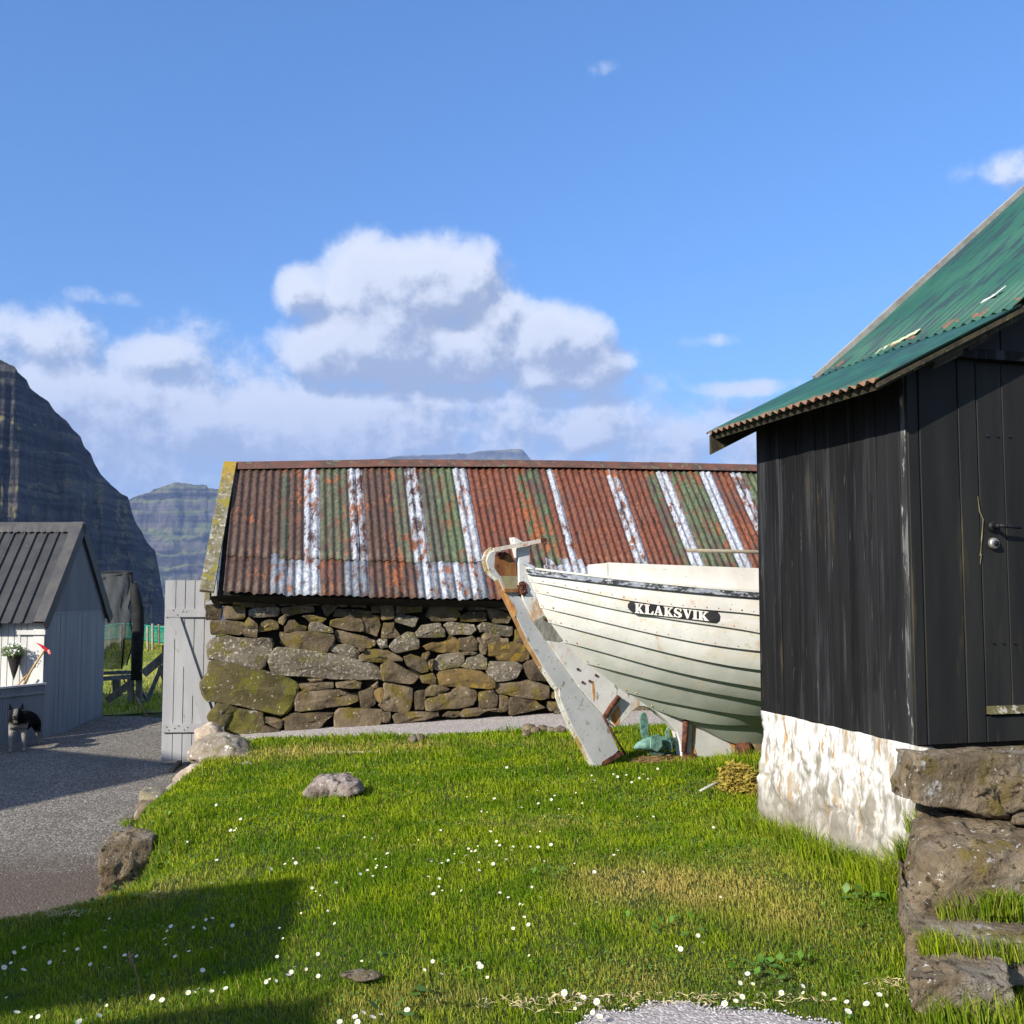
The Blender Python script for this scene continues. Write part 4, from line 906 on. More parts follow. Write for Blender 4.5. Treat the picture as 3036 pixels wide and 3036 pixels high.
# washboard standing inside the rail
def wash(name, x0, x1, top, extra=False):
    c = curves[0]; mb = MB(); pts = []
    for x in np.linspace(x0, x1, 14):
        lo = on_hull(zE(x, 0)[0], np.interp(zE(x, 0)[0], [zE(700, 0)[0], zE(1000, 0)[0], zE(1755, 0)[0]], [zE(0, 352)[1], zE(0, 385)[1], zE(0, 436)[1]]), (BO.hit(*SEAMS[0][0][0])-BO.O).dot(BO.a), .78)
        zt = BO.hit(zE(x, 0)[0], zE(x, top(x))[1], lo[1]).z
        pts.append((lo, zt))
    if extra:
        (lo, zt) = pts[-1]; t0 = len(pts)
        for q in range(1, 12): s = lo[0]+(4.4-lo[0])*q/11; pts.append(((s, lo[1]+.10*math.sin(q/11*math.pi), lo[2]), zt))
    for side in (1,):
        for (a_, za), (b_, zb) in zip(pts, pts[1:]):
            mb.hexa([hp((a_[0], a_[1], a_[2]-.03), side), hp((a_[0], a_[1]-.02, a_[2]-.03), side), hp((b_[0], b_[1]-.02, b_[2]-.03), side), hp((b_[0], b_[1], b_[2]-.03), side)],
                    [hp((a_[0], a_[1], za), side), hp((a_[0], a_[1]-.02, za), side), hp((b_[0], b_[1]-.02, zb), side), hp((b_[0], b_[1], zb), side)])
    return mb.build(name, m_wash, boat)
m_wash = pmat('cracked_white_board', (.56, .54, .50), (.66, .64, .61), 6, 6, .6, .3, 26, layers=[((.20, .13, .08), 14, .66, .03, (1, 1, 7)), ((.50, .42, .30), 5, .62, .12, (1, 1, 1))], bdist=.004)
wash('washboard', 712, 826, lambda x: 276-(x-712)*.1)
wash('washboard', 832, 1755, lambda x: np.interp(x, [832, 1100, 1755], [262, 273, 297]), True)
# a plank deck inside, seen only from above
mb = MB(); c = curves[1]
for i in range(len(c)-1): mb.add([hp((c[i][0], c[i][1]-.03, c[i][2])), hp((c[i+1][0], c[i+1][1]-.03, c[i+1][2])), hp((c[i+1][0], c[i+1][1]-.03, c[i+1][2]), -1), hp((c[i][0], c[i][1]-.03, c[i][2]), -1)], [(0, 1, 2, 3)])
mb.build('deck', m_bare, boat)
# keel and bow post (behind the shed)
mb = MB(); kz = curves[-1][-1][2]
a_ = hp((curves[-1][21][0]-.5, 0, curves[-1][21][2]+.0)); b_ = hp((2*SM-curves[-1][0][0]-.4, 0, curves[-1][21][2]+.02)); mb.bar(a_-Vector((0, 0, .03)), b_-Vector((0, 0, .03)), .07, .08); mb.build('keel', m_post, boat)
tp = hp(curves[0][-1]); mb = MB(); mb.bar(b_-Vector((0, 0, .05)), hp(curves[5][-1])+BO.a*.03, .08, .12, up=BO.n); mb.bar(hp(curves[5][-1])+BO.a*.03, Vector((tp.x, tp.y, tp.z+.25))+BO.a*.1, .08, .12, up=BO.n); mb.build('bow_post', m_post, boat)
# propeller under the counter
m_teal = pmat('verdigris_bronze', (.07, .16, .14), (.20, .36, .30), 22, 6, .75, .6, 50, layers=[((.03, .04, .03), 28, .58, .07, (1, 1, 1)), ((.38, .50, .44), 40, .66, .05, (1, 1, 1))], metal=.1)
pc = BO.hit(*zD(960, 610), .02)
prop = MB().tube([BO.hit(*zD(770, 655), .02), BO.hit(*zD(810, 640), .02), BO.hit(*zD(880, 620), .02), BO.hit(*zD(980, 620), .02), BO.hit(*zD(1060, 610), .02), BO.hit(*zD(1120, 590), .0)], [.008, .03, .052, .058, .04, .02], 14).build('propeller', m_teal, boat, smooth=True)
def blade_(pts, off, nrm):
    ring = [BO.hit(*zD(*p), off) for p in pts]; return MB().poly(ring, Vector(nrm)*.012).build('propeller_blade', m_teal, prop, bevel=.003)
blade_([(835, 570), (820, 500), (812, 420), (822, 375), (845, 360), (870, 380), (885, 450), (885, 560), (860, 580)], .02, BO.n)
blade_([(1045, 480), (1065, 560), (1085, 660), (1060, 690), (1030, 600), (1025, 520)], .05, BO.n)
blade_([(905, 560), (960, 545), (990, 560), (1000, 640), (960, 690), (900, 660)], .10, BO.n+Vector((0, 0, .3)))
blade_([(890, 660), (960, 690), (1080, 700), (1120, 690), (1040, 720), (900, 715)], .03, Vector((0, 0, 1)))
# name board: black with white letters
def nb_px(x, y): return (1840+x*.17598, 1740+y*.17588)
c1 = curves[1]
def hull_near(px, py):           # nearest point of the topsides seen through this pixel
    s0 = (BO.hit(*SEAMS[1][0][0], .042)-BO.O).dot(BO.a); s, b_, z = on_hull(px, py, s0, .865); return s, b_
(sa, ba), (sb, bb) = hull_near(*nb_px(165, 330)), hull_near(*nb_px(1610, 500))
pa, pb = BO.O+BO.a*sa+BO.n*(ba+.022), BO.O+BO.a*sb+BO.n*(bb+.022)
NB = Plane(pa, math.degrees(math.atan2((pb-pa).x, (pb-pa).y)))
bot = lambda x: 438+(x-240)*.1105; top = lambda x: 272+(x-240)*.118
def nbt(x): return 245+(x-165)*.110
def nbb(x): return 442+(x-200)*.116
out_ = [(150, 262), (180, 243)]+[(x, nbt(x)) for x in (400, 800, 1200, 1500)]+[(1590, 402), (1640, 430), (1668, 490), (1655, 560), (1600, 600)]+[(x, nbb(x)) for x in (1500, 1200, 800, 400, 230)]+[(160, 400), (120, 340), (125, 290)]
ring = [NB.hit(*nb_px(*p)) for p in out_]
board = MB().poly(ring, -NB.n*.022).build('name_board', pmat('black_board_paint', (.010, .010, .014), (.03, .03, .035), 12, 5, .5, .3, layers=[((.16, .15, .13), 26, .68, .06, (1, 1, 1))]), boat)
m_let = pmat('letter_white', (.70, .66, .58), (.82, .79, .74), 14, 5, .6, .2)
GL = {'K': [[(0, 0), (.50, 0), (.50, .10), (.40, .10), (.40, .90), (.50, .90), (.50, 1), (0, 1), (0, .90), (.10, .90), (.10, .10), (0, .10)], [(.40, .50), (.66, .10), (.56, .10), (.56, 0), (.96, 0), (.96, .10), (.84, .10), (.58, .46), (.92, .90), (1, .90), (1, 1), (.56, 1), (.56, .90), (.62, .90), (.40, .62)]],
      'L': [[(0, 0), (.58, 0), (.58, .10), (.46, .10), (.46, .90), (.70, .90), (.88, .62), (1, .62), (.96, 1), (0, 1), (0, .90), (.12, .90), (.12, .10), (0, .10)]],
      'A': [[(.40, 0), (.60, 0), (.92, .90), (1, .90), (1, 1), (.50, 1), (.50, .90), (.60, .90), (.55, .72), (.30, .72), (.24, .90), (.36, .90), (.36, 1), (0, 1), (0, .90), (.09, .90)], None, [(.425, .30), (.52, .62), (.33, .62)]],
      'S': [[(.92, .02), (.92, .32), (.82, .32), (.70, .12), (.46, .09), (.34, .18), (.40, .32), (.80, .46), (.98, .60), (.98, .82), (.78, .97), (.44, 1.0), (.22, .93), (.10, .99), (.06, .99), (.06, .64), (.16, .64), (.28, .84), (.52, .91), (.64, .82), (.58, .69), (.22, .55), (.06, .42), (.06, .20), (.22, .04), (.50, 0), (.72, .05), (.84, .01)]],
      'V': [[(0, 0), (.52, 0), (.52, .10), (.42, .10), (.62, .62), (.76, .10), (.64, .10), (.64, 0), (1, 0), (1, .10), (.90, .10), (.60, 1), (.44, 1), (.10, .10), (0, .10)]],
      'I': [[(.05, 0), (.95, 0), (.95, .10), (.76, .10), (.76, .90), (.95, .90), (.95, 1), (.05, 1), (.05, .90), (.24, .90), (.24, .10), (.05, .10)], [(.42, -.10), (.78, -.30), (.86, -.18), (.50, -.05)]]}
def letter(ch, x0, x1):
    bm = bmesh.new(); hole = None; ps = GL[ch]
    if ch == 'A': polys = [[(.40, 0), (.60, 0), (.52, .24), (.475, .24), (.33, .62), (.55, .62), (.62, .62), (.66, .72), (.30, .72), (.24, .90), (.36, .90), (.36, 1), (0, 1), (0, .90), (.09, .90)], [(.60, 0), (.92, .90), (1, .90), (1, 1), (.50, 1), (.50, .90), (.62, .90), (.44, .24), (.47, .24)]]
    else: polys = ps
    for j, P_ in enumerate(polys):
        vs = []
        for (u, v) in P_:
            x = x0+(x1-x0)*u; p = NB.hit(*nb_px(x, top(x)+(bot(x)-top(x))*v), .003+.0006*j); vs.append(bm.verts.new(p))
        f = bm.faces.new(vs); r = bmesh.ops.extrude_face_region(bm, geom=[f]); bmesh.ops.translate(bm, verts=[v for v in r['geom'] if isinstance(v, bmesh.types.BMVert)], vec=-NB.n*.0025)
    bmesh.ops.recalc_face_normals(bm, faces=bm.faces); bmesh.ops.triangulate(bm, faces=[f for f in bm.faces if len(f.verts) > 4])
    me = bpy.data.meshes.new('letter'); bm.to_mesh(me); bm.free(); return link('letter', me, m_let, board)
for ch, x0, x1 in (('K', 240, 390), ('L', 402, 556), ('A', 562, 716), ('K', 728, 888), ('S', 892, 1034), ('V', 1044, 1202), ('I', 1206, 1304), ('K', 1306, 1484)): letter(ch, x0, x1)
# spar lying over the boat
pole = MB(); pa = atY(2037, 1632, 8.5); pb = atY(2262, 1637, 8.7); pc_ = pb+(pb-pa)*2.2; pole.tube([pa, pb, pc_], .016, 10); pole.build('spar', pmat('grey_pole', (.22, .19, .14), (.32, .28, .21), 12, 5, .85, .3), boat, smooth=True)
mb = MB(); q = pb+(pb-pa)*.6; mb.bar(q-Vector((0, 0, .02)), q-Vector((0, 0, .75)), .05, .05); mb.build('spar_crutch', m_bare, boat)
# keel chocks
ck = hp(curves[-1][14]); 
for i, (x0, x1, y0, y1, m) in enumerate([(1600, 1730, 610, 790, m_rusty), (1735, 1860, 605, 800, m_stone)]):
    lump('keel_chock', [zD(x0, y0), zD(x1, y0), zD(x1+5, y1), zD(x0, y1)], BO.hit(*zD((x0+x1)/2, 700), .06).y, .16, m, pw=6, jag=.012, seed=i, label=('rust-brown block wedged under the keel beside the white plinth' if i == 0 else 'dark stone block under the keel, half hidden by the white plinth'), category='block')

# ================================================================== BLACK SHED
shed = thing('black_shed', 'black tarred board shed with a green corrugated iron roof', 'shed')
up = Vector((0, 0, 1))
def SP(u, v, z): return Vector((SHED_P.x, SHED_P.y, 0))+SA*u+SB*v+up*z
m_tar = pmat('tarred_board', (.006, .006, .007), (.014, .014, .0155), 9, 6, .72, .5, 24, st=(1, 1, .12), layers=[((.035, .037, .042), 16, .52, .16, (1, 1, .05)), ((.11, .11, .11), 60, .66, .06, (1, 1, .06)), ((.05, .04, .024), 20, .62, .10, (1, 1, .07)), ((.008, .008, .008), 30, .58, .06, (1, 1, .12))], var=.35, spec=.2, bdist=.006)
m_tar2 = pmat('tarred_board_brown', (.006, .006, .0058), (.0135, .013, .0115), 9, 6, .7, .5, 24, st=(1, 1, .12), layers=[((.045, .037, .02), 12, .58, .14, (1, 1, .1)), ((.08, .08, .08), 44, .72, .05, (1, 1, .1))], var=.25, spec=.35, bdist=.004)
m_worn = pmat('worn_corner_board', (.015, .015, .016), (.035, .035, .036), 20, 6, .8, .6, 30, st=(1, 1, .12), layers=[((.13, .13, .13), 30, .50, .12, (1, 1, .10)), ((.30, .30, .30), 26, .58, .06, (1, 1, .35)), ((.02, .02, .02), 30, .58, .05, (1, 1, .2))])
LW = (SHED_Q-SHED_P).length; ZB = SHED_P.z
PITCH1, K1, PITCH2, K2 = .50, .78, .855, 3.6; RV = 2.4
OV = .305; EZ = .895
def roof_z(v):                                                        # v measured from the side wall towards the ridge
    s = v+OV; return EZ+(s*PITCH1 if s < K1 else K1*PITCH1+(s-K1)*PITCH2)
def plank(u0, u1, v0, v1, z0, z1a, z1b, th, name, mat, parent=shed, axis='u'):
    mb = MB()
    if axis == 'u': mb.hexa([SP(u0, v0, z0), SP(u1, v0, z0), SP(u1, v0+th, z0), SP(u0, v0+th, z0)], [SP(u0, v0, z1a), SP(u1, v0, z1b), SP(u1, v0+th, z1b), SP(u0, v0+th, z1a)])
    else: mb.hexa([SP(u0, v0, z0), SP(u0, v1, z0), SP(u0+th, v1, z0), SP(u0+th, v0, z0)], [SP(u0, v0, z1a), SP(u0, v1, z1b), SP(u0+th, v1, z1b), SP(u0+th, v0, z1a)])
    return mb.build(name, mat, parent, bevel=.0025)
sx = [2207, 2190, 2160, 2137, 2122, 2095, 2071, 2048, 2028, 2010, 1998, 1985]      # guide only
cuts = [0.]; 
for w_ in (.042, .088, .082, .075, .086, .070, .092, .088, .078, .10, .076, .082, .085, .080, .078, .08): cuts.append(cuts[-1]+w_)
sc = LW/cuts[-1]; cuts = [c*sc for c in cuts]
for i, (a_, b_) in enumerate(zip(cuts, cuts[1:])):
    plank(a_+.0018, b_-.0018, -.024+random.uniform(-.004, .004), 0, ZB+random.uniform(-.004, .006), roof_z(0)-.05, roof_z(0)-.05, .022, 'corner_board' if i == 0 else 'plank', m_worn if i == 0 else m_tar)
vB = [.0, .055, .305, .42]; px2v = lambda px: None
def v_at(px, py=1900):                                                # where a ray meets the door wall
    r = ray(px, py); o = SP(-.002, 0, 0); t = o.dot(SA)/r.dot(SA); return (r*t-o).dot(SB)
vb = [-.024, v_at(2722), v_at(2735), v_at(2852), v_at(2908), v_at(2987)]
vb += [vb[-1]+.17, vb[-1]+.34, vb[-1]+.5]; DOOR0, DOOR1 = vb[4], vb[4]+.62
zdoor0, zrail = atY(2960, 2113, SP(0, v_at(2960), 0).y).z, atY(2900, 1070, SP(0, v_at(2900), 0).y).z
gv = [vb[0], vb[2], vb[3], vb[4]]
for a_, b_ in zip(gv, gv[1:]):
    plank(-.022+random.uniform(-.003, .003), 0, a_+.002, b_-.003, ZB, min(roof_z(a_)-.04, 9), roof_z(b_)-.04, .022, 'plank', m_tar2, axis='v')
vv = DOOR1+.01
while vv < 2*RV-.1: plank(-.022+random.uniform(-.003, .003), 0, vv, vv+.145, ZB, min(roof_z(vv), roof_z(max(2*RV-vv, 0)))-.05, min(roof_z(vv+.145), roof_z(max(2*RV-vv-.145, 0)))-.05, .022, 'plank', m_tar2, axis='v'); vv += .15
vv = vb[4]                                                            # boards above the door
while vv < DOOR1: plank(-.020, 0, vv+.002, min(vv+.15, DOOR1)-.002, zrail+.05, roof_z(vv)-.04, roof_z(vv+.15)-.04, .02, 'plank', m_tar2, axis='v'); vv += .15
plank(-.026, 0, DOOR0+.002, DOOR1, ZB, zdoor0-.012, zdoor0-.012, .026, 'sill_board', m_tar2, axis='v')
mb = MB(); mb.bar(SP(-.045, v_at(2818, 1071)-.10, zrail+.02), SP(-.045, DOOR1+.1, zrail+.02), .05, .045); mb.build('lintel_rail', m_tar, shed)
door = thing('door', '', ''); del door['label']; del door['category']; door.parent = shed; door.name = 'door'
dv = [DOOR0+.004, vb[5], vb[5]+.165, vb[5]+.33, DOOR1-.004]
for a_, b_ in zip(dv, dv[1:]): plank(-.020+random.uniform(-.002, .002), 0, a_+.001, b_-.003, zdoor0+.02, zrail-.005, zrail-.005, .020, 'plank', m_tar2, door, 'v')
mb = MB(); mb.hexa([SP(-.045, DOOR0+.004, zdoor0), SP(-.045, DOOR1-.004, zdoor0), SP(.0, DOOR1-.004, zdoor0), SP(.0, DOOR0+.004, zdoor0)], [SP(-.023, DOOR0+.004, zdoor0+.035), SP(-.023, DOOR1-.004, zdoor0+.035), SP(0, DOOR1-.004, zdoor0+.035), SP(0, DOOR0+.004, zdoor0+.035)])
mb.build('weather_bar', pmat('worn_drip_board', (.05, .045, .02), (.12, .11, .05), 20, 5, .9, .5, layers=[((.30, .29, .24), 22, .55, .06, (1, 1, 1))]), door)
def on_door(px, py, off=0.):
    o = SP(-.024-off, 0, 0); r = ray(px, py); return r*(o.dot(SA)/r.dot(SA))
z5 = lambda x, y: (2200+x*.4327, 1500+y*.4327)
m_iron = pmat('black_iron', (.012, .012, .013), (.03, .03, .032), 30, 4, .45, .3, metal=.4); m_steel = pmat('worn_steel', (.20, .19, .18), (.42, .41, .39), 30, 4, .4, .3, metal=.6)
mb = MB(); p = on_door(*z5(1712, 140)); mb.tube([p, p-SA*.012], .024, 14); mb.tube([p-SA*.01, p-SA*.05], .010, 10)
q = p-SA*.05; mb.tube([q, q+SB*.05-up*.002, q+SB*.118-up*.008], [.0095, .009, .0065], 10); mb.build('handle', m_iron, door, smooth=True)
p = on_door(*z5(1718, 258)); mb = MB(); mb.tube([p, p-SA*.014, p-SA*.02], [.028, .026, .02], 18); lk = mb.build('lock', m_steel, door, smooth=True)
mb = MB(); mb.tube([p-SA*.02, p-SA*.028], .012, 12); mb.build('lock_barrel', m_iron, door, smooth=True)
mb = MB()
for (x, y) in [z5(1723, 938), z5(1790, 940), z5(1865, 941)]+[(2050+x*.569, 550+y*.569) for x, y in ((1541, 1305), (1595, 1306), (1657, 1307))]:
    p = on_door(x, y); mb.tube([p, p-SA*.005, p-SA*.007], [.006, .005, .002], 8)
mb.build('nail_heads', m_iron, door, kind='stuff')
mb = MB(); pts = [on_door(2050+x*.569, 550+y*.569, .004) for x, y in ((1492, 1620), (1502, 1700), (1520, 1740), (1512, 1840), (1505, 1930))]+[on_door(*z5(1640, 330), .003), on_door(*z5(1632, 400), .001)]
mb.tube(pts, [.001, .0025, .002, .003, .003, .0025, .001], 6); mb.build('split_sliver', pmat('fresh_wood', (.16, .13, .07), (.24, .20, .12), 12, 4, .9, .2), door)
# inner walls so that no daylight shows through the joints
mb = MB(); mb.hexa([SP(.003, .001, ZB-.02), SP(LW, .001, ZB-.02), SP(LW, 2*RV, ZB-.02), SP(.003, 2*RV, ZB-.02)], [SP(.003, .001, roof_z(0)-.08), SP(LW, .001, roof_z(0)-.08), SP(LW, 2*RV, roof_z(0)-.08), SP(.003, 2*RV, roof_z(0)-.08)])
mb.poly([SP(.003, .02, roof_z(0)-.07), SP(.003, 2*RV-.02, roof_z(0)-.07), SP(.003, 2*RV-(K1-OV), roof_z(K1-OV)-.06), SP(.003, RV, roof_z(RV)-.12), SP(.003, K1-OV, roof_z(K1-OV)-.06)], SA*(LW-.01)); mb.build('wall_lining', m_dark, shed)
# whitewashed plinth
m_wash_w = newmat('whitewashed_stone'); m_ww, g, b = m_wash_w
n1 = g.noise(g.vmul(g.P, (1, 1, .35)), 13, 7, .6); n2 = g.noise(g.vmul(g.vadd(g.P, (3, 1, 2)), (1, 1, .22)), 19, 8, .66); zz = g.sep(g.P)[2]
c = g.mix(g.step(n1, .52, .63), (.62, .61, .60), (.34, .31, .26)); c = g.mix(g.step(n2, .545, .64), c, (.33, .215, .10)); c = g.mix(g.step(g.noise(g.vmul(g.P, (1, 1, .3)), 40, 5), .58, .66, 0, .8), c, (.28, .255, .22))
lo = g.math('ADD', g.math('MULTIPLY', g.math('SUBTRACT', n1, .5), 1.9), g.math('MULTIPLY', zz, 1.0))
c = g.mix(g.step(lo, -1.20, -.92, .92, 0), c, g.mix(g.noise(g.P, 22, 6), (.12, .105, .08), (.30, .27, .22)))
g.set(b.inputs['Base Color'], c); b.inputs['Roughness'].default_value = .9
bm = g.new('ShaderNodeBump'); bm.inputs['Strength'].default_value = .8; bm.inputs['Distance'].default_value = .012; g.set(bm.inputs['Height'], g.noise(g.vmul(g.P, (1, 1, .5)), 26, 8, .6)); g.set(b.inputs['Normal'], bm.outputs[0])
nu, nz = 130, 80; vs = []; fs = []
for j in range(nz+1):
    for i in range(nu+1):
        t = i/nu; u = -.16+(LW+.14)*t; z = (ZB-.003)+(-1.62-ZB)*(j/nz); p = SP(u, 0, z)
        bulge = .035*fbm(p*2.6, 1, 3)+.018*fbm(Vector((p.x*6, p.y*6, p.z*2.4)), 1, 4)+.012*fbm(p*16, 1, 3)
        dv = mnoise.voronoi(Vector((p.x*3.2, p.y*3.2, p.z*4.4)))[0]; bulge = bulge*.8+.014*math.exp(-(dv[1]-dv[0])*10)-.010*(.5-dv[0])
        off = -.028-.055*(j/nz)+bulge*min(1, .25+4*j/nz)
        vs.append(SP(u+(.02*fbm(p*5) if i in (0, nu) else 0), min(off, -.004), z))
for j in range(nz):
    for i in range(nu): a_ = j*(nu+1)+i; fs.append((a_, a_+1, a_+nu+2, a_+nu+1))
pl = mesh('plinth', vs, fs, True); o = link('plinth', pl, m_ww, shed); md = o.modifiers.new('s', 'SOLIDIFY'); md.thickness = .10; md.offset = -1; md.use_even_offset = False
mb = MB(); mb.hexa([SP(-.10, .0, -1.5), SP(LW+.02, .0, -1.5), SP(LW+.02, 2*RV, -1.5), SP(-.10, 2*RV, -1.5)], [SP(-.03, .0, ZB-.025), SP(LW, .0, ZB-.025), SP(LW, 2*RV, ZB-.025), SP(-.03, 2*RV, ZB-.025)]); mb.build('foundation', m_boulder, shed)
# green corrugated roof: two courses of sheets, broken at the flare
m_green = newmat('green_painted_iron'); mg, g, b = m_green
uvx = g.attr('rc').outputs['Vector']; vx = g.sep(uvx)
st1 = g.noise(g.vmul(uvx, (26, 2.0, 1)), 1.6, 7, .62); st2 = g.noise(g.vmul(uvx, (60, 5, 1)), 1.8, 6, .62)
c = g.mix(g.step(g.noise(uvx, 2, 4), .35, .65), (.020, .085, .060), (.036, .118, .080)); c = g.mix(g.step(st1, .50, .58, 0, .85), c, (.025, .045, .055)); c = g.mix(g.step(st2, .60, .68, 0, .7), c, (.02, .035, .045))
dl = g.math('ABSOLUTE', g.math('SUBTRACT', vx[1], .80)); k = g.math('SUBTRACT', g.noise(g.vmul(uvx, (2.5, 6, 1)), 3, 6, .6), g.math('MULTIPLY', dl, 3.2))
c = g.mix(g.step(k, .48, .54), c, g.mix(g.noise(uvx, 20, 4), (.12, .05, .03), (.20, .12, .07)))
ke = g.math('SUBTRACT', g.noise(g.vmul(uvx, (3, 4, 1)), 5, 6, .6), g.math('MULTIPLY', vx[1], 5))
c = g.mix(g.step(ke, .34, .44), c, g.mix(g.noise(uvx, 20, 4), (.14, .06, .035), (.26, .15, .09)))
g.set(b.inputs['Base Color'], c); b.inputs['Roughness'].default_value = .38; b.inputs['Specular IOR Level'].default_value = .5
bm = g.new('ShaderNodeBump'); bm.inputs['Strength'].default_value = .2; bm.inputs['Distance'].default_value = .003; g.set(bm.inputs['Height'], st2); g.set(b.inputs['Normal'], bm.outputs[0])
GP = .068; GU0, GU1 = -.195, LW+.075
def grp(u, s, lift=0.):                                               # point of the roof, s = horizontal distance from the eave
    v = s-OV; th = math.atan(PITCH1 if s < K1 else PITCH2); return SP(u, v, roof_z(v))+(up*math.cos(th)-SB*math.sin(th))*lift
def gsheet(u0, u1, s0, s1, lift, rows):
    vs, fs, rc = [], [], []; n = int(round((u1-u0)/GP*8)); 
    ss = list(np.linspace(s0, s1, rows+1))
    for s in ss:
        for i in range(n+1):
            u = u0+(u1-u0)*i/n; vs.append(grp(u, s, lift+.010*math.cos(2*math.pi*u/GP))); rc.append((u, s, 0))
    for r in range(rows):
        for i in range(n): fs.append((r*(n+1)+i, r*(n+1)+i+1, (r+1)*(n+1)+i+1, (r+1)*(n+1)+i))
    me = mesh('roof_sheet', vs, fs, True); a_ = me.attributes.new('rc', 'FLOAT_VECTOR', 'POINT'); a_.data.foreach_set('vector', np.array(rc, np.float32).ravel())
    o = link('roof_sheet', me, mg, shed); md = o.modifiers.new('t', 'SOLIDIFY'); md.thickness = .002; md.offset = -1
us = [GU0, GU0+GP*8, GU0+GP*16, GU1]
for a_, b_ in zip(us, us[1:]):
    gsheet(a_, b_+(GP if b_ < GU1 else 0), 0, K1, random.uniform(0, .002), 4); gsheet(a_, b_+(GP if b_ < GU1 else 0), K1-.045, OV+RV, .006+random.uniform(0, .002), 5)
ridge_v = RV; gz = roof_z(ridge_v)
mb = MB(); mb.poly([SP(GU0, ridge_v, gz+.02), SP(GU0, 2*RV+.3, roof_z(-.3)), SP(GU0, 2*RV+.3, roof_z(-.3)-.03), SP(GU0, ridge_v, gz-.02)], SA*(GU1-GU0)); mb.build('back_roof_sheet', mg, shed)
m_soff = pmat('rotten_eave_board', (.025, .022, .015), (.06, .05, .03), 20, 6, .95, .8, 30, layers=[((.10, .10, .04), 16, .58, .08, (1, 1, 1)), ((.20, .19, .16), 30, .68, .05, (1, 1, 1))])
mb = MB(); mb.hexa([grp(GU0+.03, .02, -.045), grp(GU1-.03, .02, -.045), grp(GU1-.03, .3, -.045), grp(GU0+.03, .3, -.045)], [grp(GU0+.03, .02, -.015), grp(GU1-.03, .02, -.015), grp(GU1-.03, .3, -.015), grp(GU0+.03, .3, -.015)]); mb.build('soffit', m_soff, shed)
mb = MB(); mb.hexa([grp(GU0+.03, .3, -.06), grp(GU1-.03, .3, -.06), grp(GU1-.03, K1, -.06), grp(GU0+.03, K1, -.06)], [grp(GU0+.03, .3, -.015), grp(GU1-.03, .3, -.015), grp(GU1-.03, K1, -.015), grp(GU0+.03, K1, -.015)])
mb.hexa([grp(GU0+.03, K1, -.06), grp(GU1-.03, K1, -.06), grp(GU1-.03, OV+RV, -.06), grp(GU0+.03, OV+RV, -.06)], [grp(GU0+.03, K1, -.015), grp(GU1-.03, K1, -.015), grp(GU1-.03, OV+RV, -.015), grp(GU0+.03, OV+RV, -.015)]); mb.build('roof_boarding', m_soff, shed)
for uu, nm in ((GU0+.004, 'barge_board'), (GU1-.004, 'barge_board')):                             # verge boards
    d = SA*(.022 if uu < .5 else -.022); w_ = .022 if uu < .5 else .115; mb = MB()
    for (s0, s1) in ((.01, K1), (K1, OV+RV)):
        e0 = .0 if s0 > .1 else 0
        mb.hexa([grp(uu, s0, -.012)-up*w_, grp(uu, s1, -.012)-up*w_, grp(uu, s1, -.012)-up*w_+d, grp(uu, s0, -.012)-up*w_+d], [grp(uu, s0, -.012), grp(uu, s1, -.012), grp(uu, s1, -.012)+d, grp(uu, s0, -.012)+d])
    mb.build(nm, m_soff, shed)
for i in range(5):                                                    # broken laths under the near verge
    s = random.uniform(.1, 1.0); p = grp(GU0+.05, s, -.07); mb = MB(); mb.bar(p, p+SB*random.uniform(.08, .16)+up*random.uniform(.03, .08)-SA*.01, .012, .02); mb.build('broken_lath', m_soff, shed)
mb = MB(); ur = GU1-.02
mb.bar(grp(ur, K1-.06, .012), grp(ur, OV+RV, .022), .035, .03, up=SA); mb.build('verge_capping', pmat('grey_capping', (.20, .195, .18), (.32, .31, .29), 12, 5, .85, .3), shed)
m_patch = pmat('pale_lap_paint', (.50, .55, .34), (.66, .70, .50), 14, 4, .7, .2)
z4 = lambda x, y: (2050+x*.569, 550+y*.569)
def on_roof(px, py, lift=.034):                                        # pixel -> upper or lower roof slope
    r = ray(px, py); best = None
    for pt, s0, s1 in ((PITCH1, -.1, K1), (PITCH2, K1, 3)):
        O = grp(0, max(s0, 0), lift) if pt == PITCH1 else grp(0, K1+.001, lift); nn_ = (up-SB*pt).normalized(); t = O.dot(nn_)/r.dot(nn_)
        if t <= 0: continue
        p = r*t; s = (p-SP(0, 0, 0)).dot(SB)+OV
        if s0-.02 <= s <= s1+.02 and (best is None or t < best[0]): best = (t, p, s)
    return best[1] if best else r*5
mb = MB()
for k in range(11):
    t = k/11; a_ = on_roof(*z4(955+215*t, 878-110*t)); b_ = on_roof(*z4(955+215*(t+.07), 878-110*(t+.07))); mb.add([a_, b_, b_+SB*.034+up*.029, a_+SB*(.034+.01*(k % 2))+up*.03], [(0, 1, 2, 3)])
o = mb.build('pale_patch', m_patch, shed); md = o.modifiers.new('s', 'SOLIDIFY'); md.thickness = .003
mb = MB(); 
for (x, y, x2, y2) in ((1505, 612, 1540, 592), (1548, 588, 1575, 572), (1580, 566, 1622, 533)):
    a_ = on_roof(*z4(x, y)); b_ = on_roof(*z4(x2, y2)); mb.add([a_, b_, b_+SB*.018+up*.014, a_+SB*.022+up*.018], [(0, 1, 2, 3)])
o = mb.build('lifted_flap', pmat('bare_zinc', (.6, .6, .58), (.75, .75, .72), 14, 4, .5, .2), shed); md = o.modifiers.new('s', 'SOLIDIFY'); md.thickness = .004

